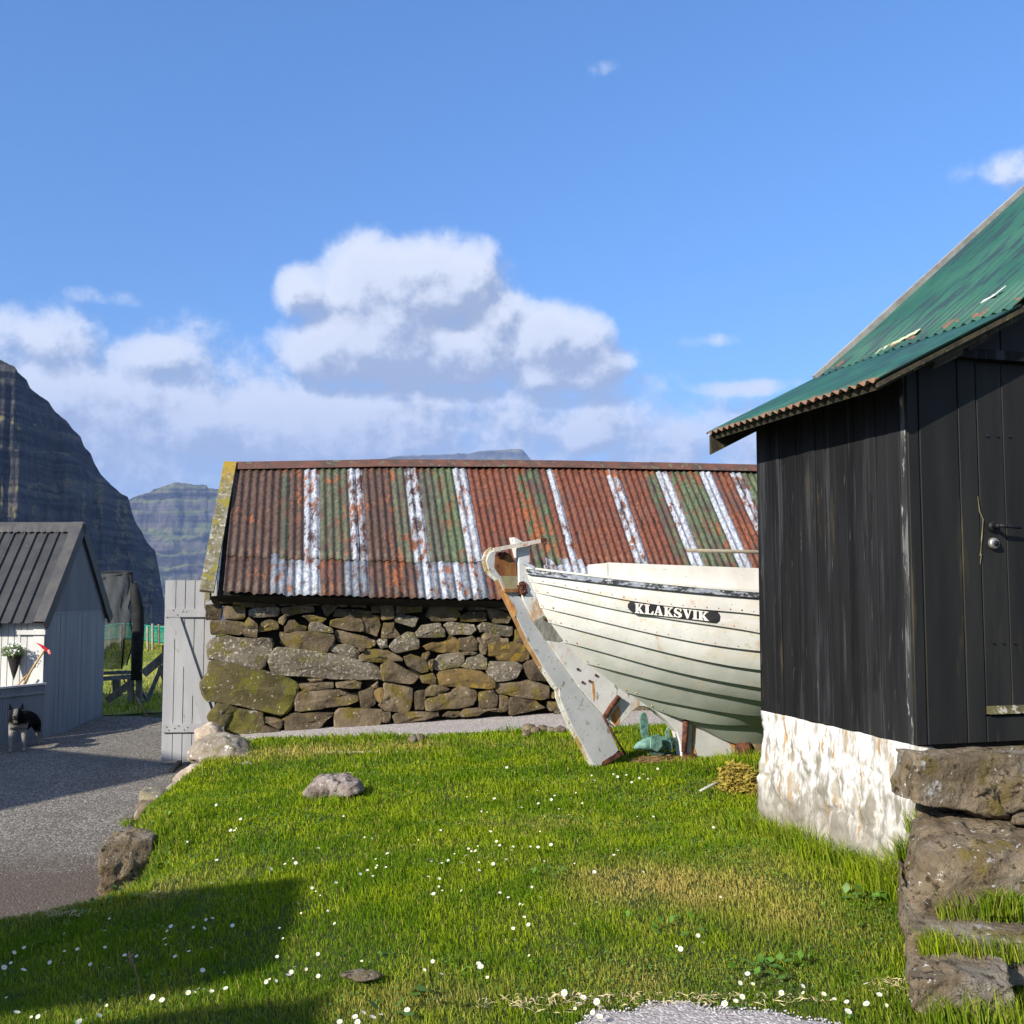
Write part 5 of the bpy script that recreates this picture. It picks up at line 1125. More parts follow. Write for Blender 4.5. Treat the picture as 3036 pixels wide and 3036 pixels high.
# stone steps and boulders in front of the door
zG = lambda x, y: (2560+x*.2691, 2180+y*.2691)
A0 = SP(-.20, -.075, 0); 
def slab_z(px, py, v, u): o = SP(u, v, 0); return ray(px, py).z*(o.y/ray(px, py).y)
uF, uBk = -.44, -.03
cz = lambda px, py: (ray(px, py)*(SP(uF, .1, 0).dot(SA)/ray(px, py).dot(SA)))
f_tl, f_tr, f_bl, f_br = cz(*zG(600, 240)), cz(*zG(2600, 235)), cz(*zG(560, 750)), cz(*zG(2600, 1010))
e = Vector((.02, .22, 0))
o = block('door_slab', [f_bl, f_br, f_br+e, f_bl+e-SB*.02], [f_tl, f_tr, f_tr+e, f_tl+e-SB*.02], m_boulder, n=17, rnd=.02, jag=.018, seed=3, label='long brown ledge slab laid as a step under the black shed door', category='stone slab')
lump('broken_block', [zG(1130, 640), zG(1190, 560), zG(1350, 520), zG(1500, 560), zG(1769, 500), zG(2100, 520), zG(2100, 860), zG(1700, 880), zG(1250, 885), zG(1160, 860)], SP(uF-.02, .3, 0).y-.02, .16, m_boulder, pw=6, jag=.035, seed=8, label='craggy broken block jammed against the underside of the long ledge slab', category='stone')
YB = SP(uF, .3, 0).y
lump('gap_filler', [zG(600, 740), zG(900, 760), zG(1180, 800), zG(1200, 960), zG(900, 980), zG(640, 960), zG(590, 840)], YB+.10, .14, m_stone, pw=6, jag=.015, seed=18, label='added dark filler standing in for the shaded gap between the long ledge slab and the biggest boulder', category='stone')  # added dark filler where there is only a shaded gap
lump('boulder', [zG(600, 1000), zG(690, 930), zG(780, 905), zG(1000, 892), zG(1250, 915), zG(1769, 975), zG(2400, 1000), zG(2600, 1500), zG(2500, 2300), zG(1600, 2300), (2690, 2745), (2677, 2700), (2663, 2640), (2665, 2560), zG(430, 1500), zG(520, 1220)], YB-.02, .75, m_boulder, pw=4.5, jag=.03, seed=11, lean=.0, label='biggest rounded boulder, speckled with lichen, below the slab step', category='boulder')
kb = lambda x, y, Y: atY(*z6(x, y), Y)
Yf, Yk = YB-.62, YB-.38
block('flat_boulder', [kb(1188, 1680, Yf), kb(2300, 1700, Yf), kb(2300, 1560, Yk), kb(1215, 1560, Yk)], [kb(1192, 1390, Yf), kb(2300, 1475, Yf), kb(2300, 1330, Yk), kb(1245, 1262, Yk)], m_boulder, n=15, rnd=.05, jag=.020, seed=12, label='flat-topped grey slab between the biggest boulder and the lowest stone', category='stone slab')
Yf, Yk = YB-.86, YB-.67
block('low_slab', [kb(1215, 1850, Yf), kb(1815, 1900, Yf), kb(1830, 1750, Yk), kb(1240, 1700, Yk)], [kb(1195, 1625, Yf), kb(1835, 1690, Yf), kb(1770, 1520, Yk), kb(1270, 1515, Yk)], m_boulder, n=13, rnd=.07, jag=.022, seed=13, label='lowest stone slab with rusty moss on its flat top', category='stone slab')
bx, by, bz_ = [], [], []
for (x0, x1, yk, dy, n) in ((1280, 1900, 1510, -.645, 420), (1380, 1900, 1270, -.40, 300), (1640, 1900, 1230, -.41, 420), (1280, 1460, 1490, -.65, 220), (1190, 1330, 740, .08, 150), (1300, 1900, 1900, -.91, 420), (1120, 1240, 900, -.0, 200)):
    for q in range(n):
        y_ = YB+dy+random.gauss(0, .025); p = atY(*z6(random.uniform(x0, x1), yk+random.uniform(-15, 15)), y_); bx.append(p.x); by.append(p.y); bz_.append(p.z-.02)
nb_ = len(bx); blades('boulder_grass', np.array(bx), np.array(by), rng.uniform(.03, .12, nb_), rng.uniform(.002, .0045, nb_), np.clip(rng.random(nb_)*1.1-.5, 0, 1), m_grass, .8, Z=np.array(bz_), kind='stuff')
lump('small_stone', [zG(1640, 960), zG(1665, 880), zG(1769, 870), zG(1860, 900), zG(1860, 980), zG(1700, 985)], YB-.1, .12, m_boulder, jag=.008, seed=14, label='small round stone wedged under the slab at the picture edge', category='stone')

# ================================================================== LITTLE GREY HUT
hut = thing('small_hut', 'tiny pale grey ribbed hut with a steep dark ribbed roof', 'hut')
zF = lambda x, y: (x*.3986, 1530+y*.3986)
gyd = -1.745
hc = atZ(123, 2205, gyd); HX, HY = hc.x, hc.y                        # near corner of the gable wall
hf = atY(*zF(750, 1585), HY+1.62); HX2 = hf.x; HW = 1.62
HA = (Vector((HX2, HY+HW, 0))-Vector((HX, HY, 0))).normalized(); HB = Vector((-HA.y, HA.x, 0))      # along the gable, and to the left along the front
HP = lambda u, v, z: Vector((HX, HY, 0))+HA*u+HB*v+up*z
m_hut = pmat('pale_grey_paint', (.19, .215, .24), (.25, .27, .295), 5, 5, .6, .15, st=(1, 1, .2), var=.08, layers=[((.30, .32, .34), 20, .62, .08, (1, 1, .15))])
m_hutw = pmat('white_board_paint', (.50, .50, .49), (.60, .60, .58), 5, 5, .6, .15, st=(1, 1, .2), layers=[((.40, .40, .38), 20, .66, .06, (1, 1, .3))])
m_hroof = pmat('dark_ribbed_roof', (.032, .033, .037), (.050, .050, .054), 5, 5, .5, .2, layers=[((.10, .09, .07), 12, .64, .06, (1, 1, 1))])
zeave = HP(0, 0, 0); ZE = atY(*zF(300, 760), HY-.05).z; ZR = atY(*zF(565, 75), HY+HW/2).z; ZT = atY(*zF(340, 730), HY+.02).z
# gable wall: boards below, ribbed sheet above
bz = lambda u: gyd-.05+.0*u
u = 0; i = 0
cutsx = [330, 372, 410, 440, 475, 505, 540, 570, 600, 640, 675, 712, 752]
us_ = [0]+[ (lambda p: (p-HP(0, 0, 0)).dot(HA))(ray(*zF(x, 900))*(HP(0, 0, 0).dot(HB)/ray(*zF(x, 900)).dot(HB))) for x in cutsx[1:-1]]+[HW]
us_ = sorted(min(max(q, 0), HW) for q in us_)
for a_, b_ in zip(us_, us_[1:]):
    if b_-a_ < .02: continue
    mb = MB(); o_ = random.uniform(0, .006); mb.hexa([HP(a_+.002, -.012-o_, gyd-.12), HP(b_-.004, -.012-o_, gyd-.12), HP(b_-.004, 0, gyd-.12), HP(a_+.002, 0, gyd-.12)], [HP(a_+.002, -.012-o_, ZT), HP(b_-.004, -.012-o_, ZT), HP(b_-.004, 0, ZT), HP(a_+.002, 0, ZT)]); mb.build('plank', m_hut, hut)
mb = MB(); mb.hexa([HP(-.01, -.02, ZT), HP(HW+.01, -.02, ZT), HP(HW+.01, 0, ZT), HP(-.01, 0, ZT)], [HP(-.01, -.02, ZT+.02), HP(HW+.01, -.02, ZT+.02), HP(HW+.01, 0, ZT+.02), HP(-.01, 0, ZT+.02)]); mb.build('drip_strip', m_hut, hut)
def gab(u): return ZE+.03+(ZR-ZE)*(1-abs(u-HW/2)/(HW/2))
vs, fs = [], []; n = 46
for i in range(n*2+1):
    u = HW*i/(2*n); o_ = -.016 if i % 2 else -.004; vs += [HP(u, o_, ZT+.02), HP(u, o_, max(gab(u), ZT+.03))]
for i in range(n*2): fs.append((2*i, 2*i+1, 2*i+3, 2*i+2))
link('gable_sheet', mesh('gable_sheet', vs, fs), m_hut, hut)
# front wall, lit by the sun
FL = 3.2
def fr(v, z, o=0.): return HP(-o, v, z)
mb = MB(); mb.hexa([fr(0, gyd, .02), fr(.125, gyd, .02), fr(.125, gyd, 0), fr(0, gyd, 0)], [fr(0, ZE-.03, .02), fr(.125, ZE-.03, .02), fr(.125, ZE-.03, 0), fr(0, ZE-.03, 0)]); mb.build('corner_post', m_hutw, hut)
v = .13
while v < FL:
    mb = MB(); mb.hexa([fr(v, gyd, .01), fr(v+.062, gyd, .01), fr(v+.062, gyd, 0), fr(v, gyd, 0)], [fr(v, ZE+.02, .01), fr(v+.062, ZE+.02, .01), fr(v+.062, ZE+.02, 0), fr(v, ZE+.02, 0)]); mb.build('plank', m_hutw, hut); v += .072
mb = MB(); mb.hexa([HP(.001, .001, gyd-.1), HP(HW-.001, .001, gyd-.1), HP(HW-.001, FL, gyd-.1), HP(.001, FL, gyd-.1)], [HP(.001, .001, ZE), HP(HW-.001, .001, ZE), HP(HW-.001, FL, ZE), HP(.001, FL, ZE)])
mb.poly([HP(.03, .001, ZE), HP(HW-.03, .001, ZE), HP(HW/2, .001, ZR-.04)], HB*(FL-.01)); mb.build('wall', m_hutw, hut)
# roof slopes
TH = math.atan2(ZR-ZE, HW/2+.10); sl_ = Vector((0, 0, 1))
def hr(v, s, lift=0., side=1):
    """v along the ridge to the left, s from eave 0 to ridge 1"""
    u0, u1 = -.12, HW/2
    u = u0+(u1-u0)*s; z = (ZE-.055)+(ZR+.03-(ZE-.055))*s; nz_ = Vector((-(ZR-ZE), 0, u1-u0)).normalized()
    if side < 0: u = HW-u
    p = HP(u, v, z); n_ = (HA*-1*side*(ZR-ZE)+up*(u1-u0)).normalized(); return p+n_*lift
for side in (1, -1):
    v = -.03; k = 0
    while v < FL:
        seg = .80; mb_v, mb_f = [], []; x = v; prof = []
        while x < v+seg-1e-6:
            prof += [(x, 0), (x+.085, 0), (x+.098, .022), (x+.112, .022), (x+.125, 0)]; x += .1333
        prof.append((v+seg+.01, 0))
        for s in (0, 1):
            for (a_, h_) in prof: mb_v.append(hr(a_, s, h_+.002*(k % 2), side))
        n = len(prof); mb_f = [(i, i+1, n+i+1, n+i) for i in range(n-1)]
        o = link('roof_sheet', mesh('roof_sheet', mb_v, mb_f), m_hroof, hut); md = o.modifiers.new('s', 'SOLIDIFY'); md.thickness = .002
        v += seg; k += 1
m_flash = pmat('zinc_flashing', (.055, .055, .060), (.085, .08, .075), 8, 5, .5, .2, layers=[((.14, .11, .07), 14, .62, .08, (1, 1, 1))])
mb = MB(); 
for side in (1, -1):
    for i in range(40):
        a_, b_ = -.05+i*.081, -.05+(i+1)*.081; sc_ = .90-.012*(i % 2)
        mb.add([hr(a_, .90, .026, side), hr((a_+b_)/2, .885, .030, side), hr(b_, .90, .026, side), hr(b_, 1.0, .028, side), hr(a_, 1.0, .028, side)], [(0, 1, 2, 3, 4)])
mb.build('ridge_flashing', m_flash, hut)
for side in (1, -1):                                                  # verge trims
    mb = MB(); mb.hexa([hr(-.03, 0, -.09, side), hr(-.06, 0, -.09, side), hr(-.06, 0, .03, side), hr(-.03, 0, .03, side)], [hr(-.03, 1.0, -.09, side), hr(-.06, 1.0, -.09, side), hr(-.06, 1.0, .03, side), hr(-.03, 1.0, .03, side)]); mb.build('verge_trim', m_hroof, hut)
    mb = MB(); mb.hexa([hr(-.06, 0, .024, side), hr(.07, 0, .024, side), hr(.07, 0, .034, side), hr(-.06, 0, .034, side)], [hr(-.06, 1, .024, side), hr(.07, 1, .024, side), hr(.07, 1, .034, side), hr(-.06, 1, .034, side)]); mb.build('verge_cap', m_flash, hut)
mb = MB(); p, q = hr(.45, 0, -.02), hr(FL, 0, -.02); mb.tube([p-HA*.03-up*.01, q-HA*.03-up*.01], .035, 10); mb.build('gutter', m_hroof, hut, smooth=True)
mb = MB(); mb.bar(fr(-.02, ZE-.16, .03), fr(.30, ZE-.16, .03), .03, .05); mb.build('eave_bracket', m_hutw, hut)

# ribbed screen wall standing on from the hut's gable
scr = thing('ribbed_screen', 'low grey ribbed screen wall behind the standing dog', 'screen wall')
q0 = atY(0, 0, 1); zs1 = atY(*zF(300, 1252), HY-.03).z
pL = atZ(*zF(0, 1755), gyd-.01); pR = HP(-.02, -.03, 0); SD = (Vector((pL.x, pL.y, 0))-Vector((pR.x, pR.y, 0))); SD.normalize(); SN = Vector((-SD.y, SD.x, 0)); SN = SN if SN.x > 0 else -SN
vs, fs = [], []; n = 60; SLn = 1.9
for i in range(2*n+1):
    p = Vector((pR.x, pR.y, 0))+SD*SLn*i/(2*n)+SN*(.012 if i % 2 else 0); vs += [p+up*(gyd-.08), p+up*zs1]
for i in range(2*n): fs.append((2*i, 2*i+1, 2*i+3, 2*i+2))
o = link('ribbed_sheet', mesh('ribbed_sheet', vs, fs), m_hut, scr); md = o.modifiers.new('s', 'SOLIDIFY'); md.thickness = .006
mb = MB(); a_ = Vector((pR.x, pR.y, zs1+.01)); mb.bar(a_, a_+SD*SLn, .05, .02); mb.build('top_rail', m_hutw, scr)
mb = MB(); a_ = Vector((pR.x, pR.y, zs1-.08))+SN*.018; mb.bar(a_, a_+SD*SLn, .012, .03); mb.build('rail', m_hut, scr)

# hanging cone of white flowers on the lit wall
FY = HY-.10
fl = thing('flower_cone', 'dark cone basket of white flowers hung on the sunlit hut wall', 'flower basket')
PXm = atY(1, 0, FY); fpx = lambda x, y, Y=FY: atY(*zF(x, y), Y)
cx_, cz1, cz0 = fpx(108, 1040), fpx(108, 1035).z, fpx(108, 1222).z; rad = (fpx(162, 1035).x-fpx(54, 1035).x)/2
vs, fs = [], []; n = 18
for j in range(9):
    t = j/8
    for i in range(n): a_ = 2*math.pi*i/n; r_ = rad*t**.9; vs.append((cx_.x+math.cos(a_)*r_, FY+math.sin(a_)*r_*.8, cz0+(cz1-cz0)*t))
for j in range(8):
    for i in range(n): fs.append((j*n+i, j*n+(i+1) % n, (j+1)*n+(i+1) % n, (j+1)*n+i))
link('basket', mesh('basket', vs, fs, True), pmat('dark_wicker', (.015, .014, .012), (.04, .035, .03), 60, 3, .9, .8), fl)
mb = MB()
for i in range(520):
    a_ = random.uniform(0, 6.28); r_ = random.random()**.5; h_ = random.uniform(-.01, .12)*(1.2-r_*.5); c_ = Vector((cx_.x-.01+math.cos(a_)*r_*rad*1.55, FY-.02+math.sin(a_)*r_*rad*1.1, cz1+h_))
    d = Vector((random.gauss(0, 1), random.gauss(0, 1), random.gauss(0, .8))).normalized()*random.uniform(.012, .03); e = d.cross(Vector((random.gauss(0, 1), random.gauss(0, 1), 1))).normalized()*.005
    mb.add([c_-d+e*0, c_+e, c_+d, c_-e], [(0, 1, 2, 3)])
mb.build('foliage', pmat('basket_leaf', (.06, .12, .02), (.16, .24, .06), 30, 3, .6, 0), fl, kind='stuff')
mb = MB()
for (x, y, s) in [(75, 935, 1.2), (62, 968, .9), (95, 940, 1), (78, 1000, 1.3), (112, 998, 1.3), (90, 1030, 1), (130, 965, .8), (155, 950, .9), (180, 972, .9), (55, 1005, .8), (48, 960, .7), (120, 930, .8), (140, 1005, .8), (88, 968, 1.2), (105, 1020, .9)]:
    c_ = fpx(x, y, FY-.09); r_ = .012*s; mb.add([c_+Vector((math.cos(t)*r_, random.uniform(-.004, .004), math.sin(t)*r_)) for t in [k*math.pi/4 for k in range(8)]]+[c_+Vector((0, -.006, 0))], [(i, (i+1) % 8, 8) for i in range(8)])
mb.build('blossom', m_petal, fl, kind='stuff')

# mattock with a red head, and a second plain handle
mt = thing('mattock', 'mattock with a red head leaning on the hut corner', 'mattock'); MY = HY-.16
m_ash = pmat('ash_handle', (.42, .27, .11), (.56, .38, .18), 18, 4, .6, .1, st=(1, 1, .2)); m_red = pmat('red_enamel', (.42, .012, .02), (.55, .03, .035), 14, 3, .4, .1)
mb = MB(); mb.tube([fpx(165, 1270, MY+.02), fpx(250, 1120, MY), fpx(335, 990, MY)], [.011, .012, .014], 8); mb.build('handle', m_ash, mt, smooth=True)
mb = MB(); mb.tube([fpx(270, 943, MY), fpx(305, 962, MY), fpx(340, 990, MY)], [.003, .012, .02], 6); mb.tube([fpx(325, 975, MY), fpx(350, 995, MY), fpx(378, 1024, MY)], [.02, .016, .010], 6)
mb.hexa([fpx(360, 1026, MY-.03), fpx(380, 1028, MY-.03), fpx(380, 1028, MY+.03), fpx(360, 1026, MY+.03)], [fpx(352, 998, MY-.015), fpx(368, 992, MY-.015), fpx(368, 992, MY+.015), fpx(352, 998, MY+.015)]); mb.build('head', m_red, mt)
ht = MB().tube([fpx(120, 1272, MY+.03), fpx(160, 1225, MY+.04), fpx(205, 1178, MY+.05)], .009, 8).build('tool_handle', m_ash, None, smooth=True); tag(ht, 'bare wooden tool handle crossing behind the mattock', 'handle')

# dog: black and white collie facing the camera
DX, DY, DZ = atY(*zF(135, 1780), 10.72).x, 10.72, 0
dz = hz(DX, DY)+.012; 
m_fur, g, b = newmat('collie_fur'); ox, oy, oz = g.sep(g.O)
nn_ = g.math('MULTIPLY', g.math('SUBTRACT', g.noise(g.O, 14, 5), .5), .10)
front = g.step(g.math('ADD', oy, nn_), .02, .07, 1, 0); chest = g.math('MULTIPLY', front, g.step(g.math('ADD', oz, nn_), .27, .31, 1, 0))
legs = g.step(g.math('ADD', oz, nn_), .13, .17, 1, 0)
muz = g.math('MULTIPLY', g.step(g.math('ABSOLUTE', g.math('ADD', ox, .015)), .012, .03, 1, 0), g.math('MULTIPLY', g.step(oy, -.13, -.10, 1, 0), g.step(oz, .30, .33)))
wv = g.math('MAXIMUM', g.math('MAXIMUM', chest, g.math('MULTIPLY', legs, .8)), g.math('MULTIPLY', muz, .6))
g.set(b.inputs['Base Color'], g.mix(wv, g.mix(g.noise(g.O, 60, 4), (.004, .004, .005), (.014, .013, .012)), g.mix(g.noise(g.O, 60, 4), (.24, .225, .20), (.42, .40, .37)))); b.inputs['Roughness'].default_value = 1; b.inputs['Specular IOR Level'].default_value = .05
bm = g.new('ShaderNodeBump'); bm.inputs['Strength'].default_value = 1; bm.inputs['Distance'].default_value = .03; g.set(bm.inputs['Height'], g.noise(g.vmul(g.O, (2, 2, .6)), 40, 4)); g.set(b.inputs['Normal'], bm.outputs[0])
V_ = [(.01, .10, .30), (.00, -.02, .30), (.00, -.08, .335), (-.01, -.12, .40), (-.015, -.165, .405), (-.02, -.215, .385), (-.02, -.245, .380), (.08, .26, .31), (.12, .38, .31),
      (-.045, -.03, .24), (-.055, -.04, .13), (-.055, -.045, .03), (-.055, -.075, .012), (.065, -.02, .24), (.07, -.025, .13), (.07, -.03, .03), (.07, -.06, .012),
      (.06, .40, .24), (.05, .37, .17), (.05, .43, .10), (.05, .42, .03), (.05, .385, .012), (.18, .36, .24), (.19, .33, .17), (.20, .39, .10), (.20, .38, .03), (.20, .345, .012), (.17, .48, .26), (.20, .53, .17)]
Ed = [(0, 1), (1, 2), (2, 3), (3, 4), (4, 5), (5, 6), (0, 7), (7, 8), (1, 9), (9, 10), (10, 11), (11, 12), (1, 13), (13, 14), (14, 15), (15, 16), (8, 17), (17, 18), (18, 19), (19, 20), (20, 21), (8, 22), (22, 23), (23, 24), (24, 25), (25, 26), (8, 27), (27, 28)]
Rd = [.105, .105, .085, .072, .062, .034, .024, .098, .088, .040, .024, .018, .020, .040, .024, .018, .020, .052, .034, .02, .018, .02, .052, .034, .02, .018, .02, .035, .025]
me = bpy.data.meshes.new('dog'); me.from_pydata(V_, Ed, [])
dog = link('dog', me, m_fur); tag(dog, 'black and white collie standing on the gravel facing the camera', 'dog')
md = dog.modifiers.new('Skin', 'SKIN'); md.use_smooth_shade = True
for sv, r_ in zip(me.skin_vertices[0].data, Rd): sv.radius = (r_, r_)
me.skin_vertices[0].data[0].use_root = True
dog.modifiers.new('Sub', 'SUBSURF').levels = 2; dog.modifiers[-1].render_levels = 2
dog.rotation_euler = (0, 0, R(24)); dog.location = (DX-.02, DY, dz); dog.scale = (1.0,)*3
def dogpart(mb, name, mat):
    o = mb.build(name, mat, None, smooth=False); o.parent = dog; return o
m_blk = pmat('black_skin', (.006, .006, .006), (.015, .014, .013), 30, 2, .4, .1)
for s_ in (-1, 1):
    x = -.012+.048*s_; mb = MB(); mb.add([(x-.024, -.115, .445), (x+.024, -.115, .445), (x+.018, -.085, .44), (x-.018, -.085, .44), (x+.014*s_, -.115, .512)], [(3, 2, 1, 0), (0, 1, 4), (1, 2, 4), (2, 3, 4), (3, 0, 4)]); dogpart(mb, 'ear', m_fur)
    mb = MB(); mb.tube([(-.017+.026*s_, -.205, .416), (-.017+.026*s_, -.221, .414)], .007, 8); dogpart(mb, 'eye', m_blk)
mb = MB(); mb.tube([(-.02, -.262, .388), (-.02, -.276, .388)], [.014, .010], 8); dogpart(mb, 'nose', m_blk)

# ================================================================== PALE GATE hanging by the barn corner
gate = thing('plank_gate', 'pale grey ledged and braced plank gate standing open at the barn corner', 'gate')
GT = Plane(atY(476, 2256, 9.93), 86.); GOFF = 0
m_gate = pmat('pale_grey_gate_paint', (.28, .28, .29), (.35, .35, .36), 6, 5, .65, .3, 30, st=(1, 1, .2), layers=[((.22, .20, .18), 24, .64, .05, (1, 1, .3)), ((.22, .17, .13), 40, .72, .03, (1, 1, 1))], var=.06, bdist=.004)
gs = [1196, 1280, 1352, 1424, 1500, 1590]; gt_ = [1228, 1308, 1381, 1455, 1540, 1630]
top_y, bot_y = 478, 1824
zt_, zb_ = GT.hit(*zF(1230, 478)).z, GT.hit(*zF(1200, 1824)).z
ux = [GT.uv(GT.hit(*zF(x, 1824)))[0] for x in gs]
for a_, b_ in zip(ux, ux[1:]):
    mb = MB(); o_ = random.uniform(-.002, .002); mb.hexa([GT.pt(a_+.002, zb_, o_), GT.pt(b_-.004, zb_, o_), GT.pt(b_-.004, zb_, o_-.022), GT.pt(a_+.002, zb_, o_-.022)], [GT.pt(a_+.002, zt_+random.uniform(-.003, .003), o_), GT.pt(b_-.004, zt_, o_), GT.pt(b_-.004, zt_, o_-.022), GT.pt(a_+.002, zt_, o_-.022)]); mb.build('plank', m_gate, gate, bevel=.002)
for y0, y1 in ((690, 752), (1545, 1608)):
    z1_, z0_ = GT.hit(*zF(1260, y0)).z, GT.hit(*zF(1260, y1)).z; mb = MB(); mb.hexa([GT.pt(ux[0]+.012, z0_, .026), GT.pt(ux[-1], z0_, .026), GT.pt(ux[-1], z0_, .002), GT.pt(ux[0]+.012, z0_, .002)], [GT.pt(ux[0]+.012, z1_, .026), GT.pt(ux[-1], z1_, .026), GT.pt(ux[-1], z1_, .002), GT.pt(ux[0]+.012, z1_, .002)]); mb.build('ledge', m_gate, gate, bevel=.002)
mb = MB(); pts = [zF(1250, 755), zF(1340, 755), zF(1590, 1500), zF(1545, 1545), zF(1500, 1545)]; ring = [GT.hit(x, y, .025) for x, y in pts]; mb.poly(ring, -GT.n*.022); mb.build('brace', m_gate, gate, bevel=.002)
mb = MB()
for (x, y) in [(1290, 700), (1320, 735), (1360, 712), (1388, 712), (1240, 1570), (1255, 1595), (1300, 1580), (1330, 1562), (1370, 1590), (1395, 1572)]: p = GT.hit(*zF(x, y), .027); mb.tube([p, p+GT.n*.003], .006, 6)
mb.build('nail_heads', m_rusty, gate, kind='stuff')
a_ = GT.hit(*zF(1340, 1830), -.03); b_ = onground(*zF(1270, 1925)); pr_ = MB(); pr_.bar(a_, b_+up*.01, .035, .05); pr_.build('gate_prop', pmat('dark_prop', (.05, .045, .04), (.10, .09, .08), 12, 4, .9, .2), gate)

# ================================================================== TRAMPOLINE behind the hut
tramp = thing('trampoline', 'old trampoline with a sagging dark safety net behind the hut', 'trampoline'); TY = 14.6
tp_ = lambda x, y, Y=TY: atY(*zF(x, y), Y)
m_net, g, b = newmat('sagging_dark_net'); b.inputs['Base Color'].default_value = (.045, .05, .055, 1); b.inputs['Roughness'].default_value = .9
tb = g.new('ShaderNodeBsdfTransparent'); mx = g.new('ShaderNodeMixShader'); g.l.new(tb.outputs[0], mx.inputs[1]); g.l.new(b.outputs[0], mx.inputs[2]); g.set(mx.inputs[0], g.step(g.noise(g.P, 3, 4), .3, .7, .70, .85)); g.l.new(mx.outputs[0], m_net.node_tree.nodes['Material Output'].inputs[0])
TCX, TCY = tp_(700, 1200).x-.45, TY+1.05
net_o = [(703, 425), (800, 415), (890, 408), (985, 425), (990, 470), (975, 580), (950, 680), (965, 730), (985, 830), (985, 940), (960, 1060), (930, 1120), (900, 1150), (770, 1135)]
vs, fs = [], []; rows_ = 14
Lx = lambda t: (600, 600)[0]
for j in range(rows_+1):
    t = j/rows_; yl = 420+(1140-420)*t; xr = np.interp(yl, [420, 480, 580, 680, 730, 830, 940, 1060, 1140], [985, 990, 975, 950, 965, 985, 985, 960, 905])
    for i in range(15):
        s = i/14; x = 560+(xr-560)*s; Y_ = TY+.9*(1-math.sin(min(s*1.1, 1)*math.pi/2))+.05*math.sin(i*1.9+j*.7); vs.append(tp_(x, yl+(18*(1-s)*(1 if j == 0 else 0)), Y_))
for j in range(rows_):
    for i in range(14): fs.append((j*15+i, j*15+i+1, (j+1)*15+i+1, (j+1)*15+i))
link('safety_net', mesh('safety_net', vs, fs, True), m_net, tramp)
m_pad = pmat('black_foam', (.008, .008, .009), (.02, .02, .022), 12, 4, .8, .3)
mb = MB(); mb.tube([tp_(700, 480, TY+.5), tp_(780, 460, TY+.25), tp_(850, 442, TY+.1), tp_(930, 425), tp_(980, 425)], .022, 8); mb.tube([tp_(703, 425, TY+1.2), tp_(800, 418, TY+1.2), tp_(890, 410, TY+1), tp_(980, 418, TY+.3)], .015, 6); mb.build('net_hem', m_pad, tramp, smooth=True)
mb = MB(); mb.tube([tp_(995, 500, TY-.1), tp_(1010, 600, TY-.1), tp_(1028, 700, TY-.1), tp_(1028, 850, TY-.1), tp_(1020, 1000, TY-.1), tp_(1015, 1220, TY-.1)], [.05, .075, .082, .085, .082, .075], 12); mb.build('padded_pole', m_pad, tramp, smooth=True)
mb = MB(); mb.tube([tp_(965, 430), tp_(990, 505)], .015, 6); mb.tube([tp_(975, 600), tp_(945, 720), tp_(925, 900), tp_(905, 1140)], .012, 6); mb.tube([tp_(960, 730), tp_(985, 880), tp_(975, 1000), tp_(940, 1110)], .010, 6); mb.build('net_cord', m_pad, tramp, smooth=True)
m_frame = pmat('grey_frame', (.10, .11, .13), (.20, .21, .24), 14, 5, .7, .3); m_oldw = pmat('old_grey_wood', (.10, .095, .08), (.22, .21, .19), 14, 5, .9, .4, st=(1, 1, .4))
mb = MB(); mb.bar(tp_(700, 1215), tp_(1040, 1190), .05, .06); mb.bar(tp_(700, 1170, TY+.8), tp_(1050, 1160, TY+.4), .05, .05); mb.build('bed_frame', m_frame, tramp)
for (x0, y0, x1, y1, Y0, Y1, w_) in [(865, 1200, 870, 1345, TY+.1, TY+.1, .10), (970, 1195, 975, 1395, TY, TY, .08), (1035, 1190, 1035, 1390, TY, TY, .08), (975, 1240, 800, 1370, TY, TY+.1, .09), (1020, 1240, 1090, 1370, TY, TY+.2, .035), (1010, 1390, 1110, 1375, TY, TY, .03)]:
    MB().bar(tp_(x0, y0, Y0), tp_(x1, y1, Y1), w_, w_*.6, up=(0, 1, 0)).build('leg', m_oldw if w_ > .05 else m_frame, tramp)
mb = MB(); mb.tube([tp_(880, 1165), tp_(940, 1150), tp_(960, 1210), tp_(1000, 1260), tp_(1030, 1240), tp_(1010, 1200)], .012, 6); mb.tube([tp_(830, 1160), tp_(900, 1150), tp_(930, 1240), tp_(990, 1290)], .010, 6); mb.build('rope', m_frame, tramp, smooth=True)
mb = MB(); a_ = tp_(1005, 1330); b_ = tp_(1095, 1495); b_ = onground(*zF(1095, 1495)); st_k = MB().tube([a_, (a_+b_)/2, b_], .018, 6).build('stick', pmat('brown_stick', (.16, .09, .05), (.25, .16, .1), 10, 4, .9, .3), smooth=True); tag(st_k, 'brown stick leaning from the ground against the trampoline legs', 'stick')
tr = thing('timber_trestle', 'grey timber trestle standing behind the pale gate', 'trestle'); QY = 13.4
for (x0, y0, x1, y1, w_) in [(1065, 1175, 1225, 1040, .10), (1205, 1110, 1100, 1365, .05), (1225, 960, 1225, 1400, .06), (1190, 1120, 1290, 1400, .06)]: MB().bar(atY(*zF(x0, y0), QY), atY(*zF(x1, y1), QY+.1), w_, w_*.5, up=(0, 1, 0)).build('timber', m_oldw if w_ > .055 else m_frame, tr)

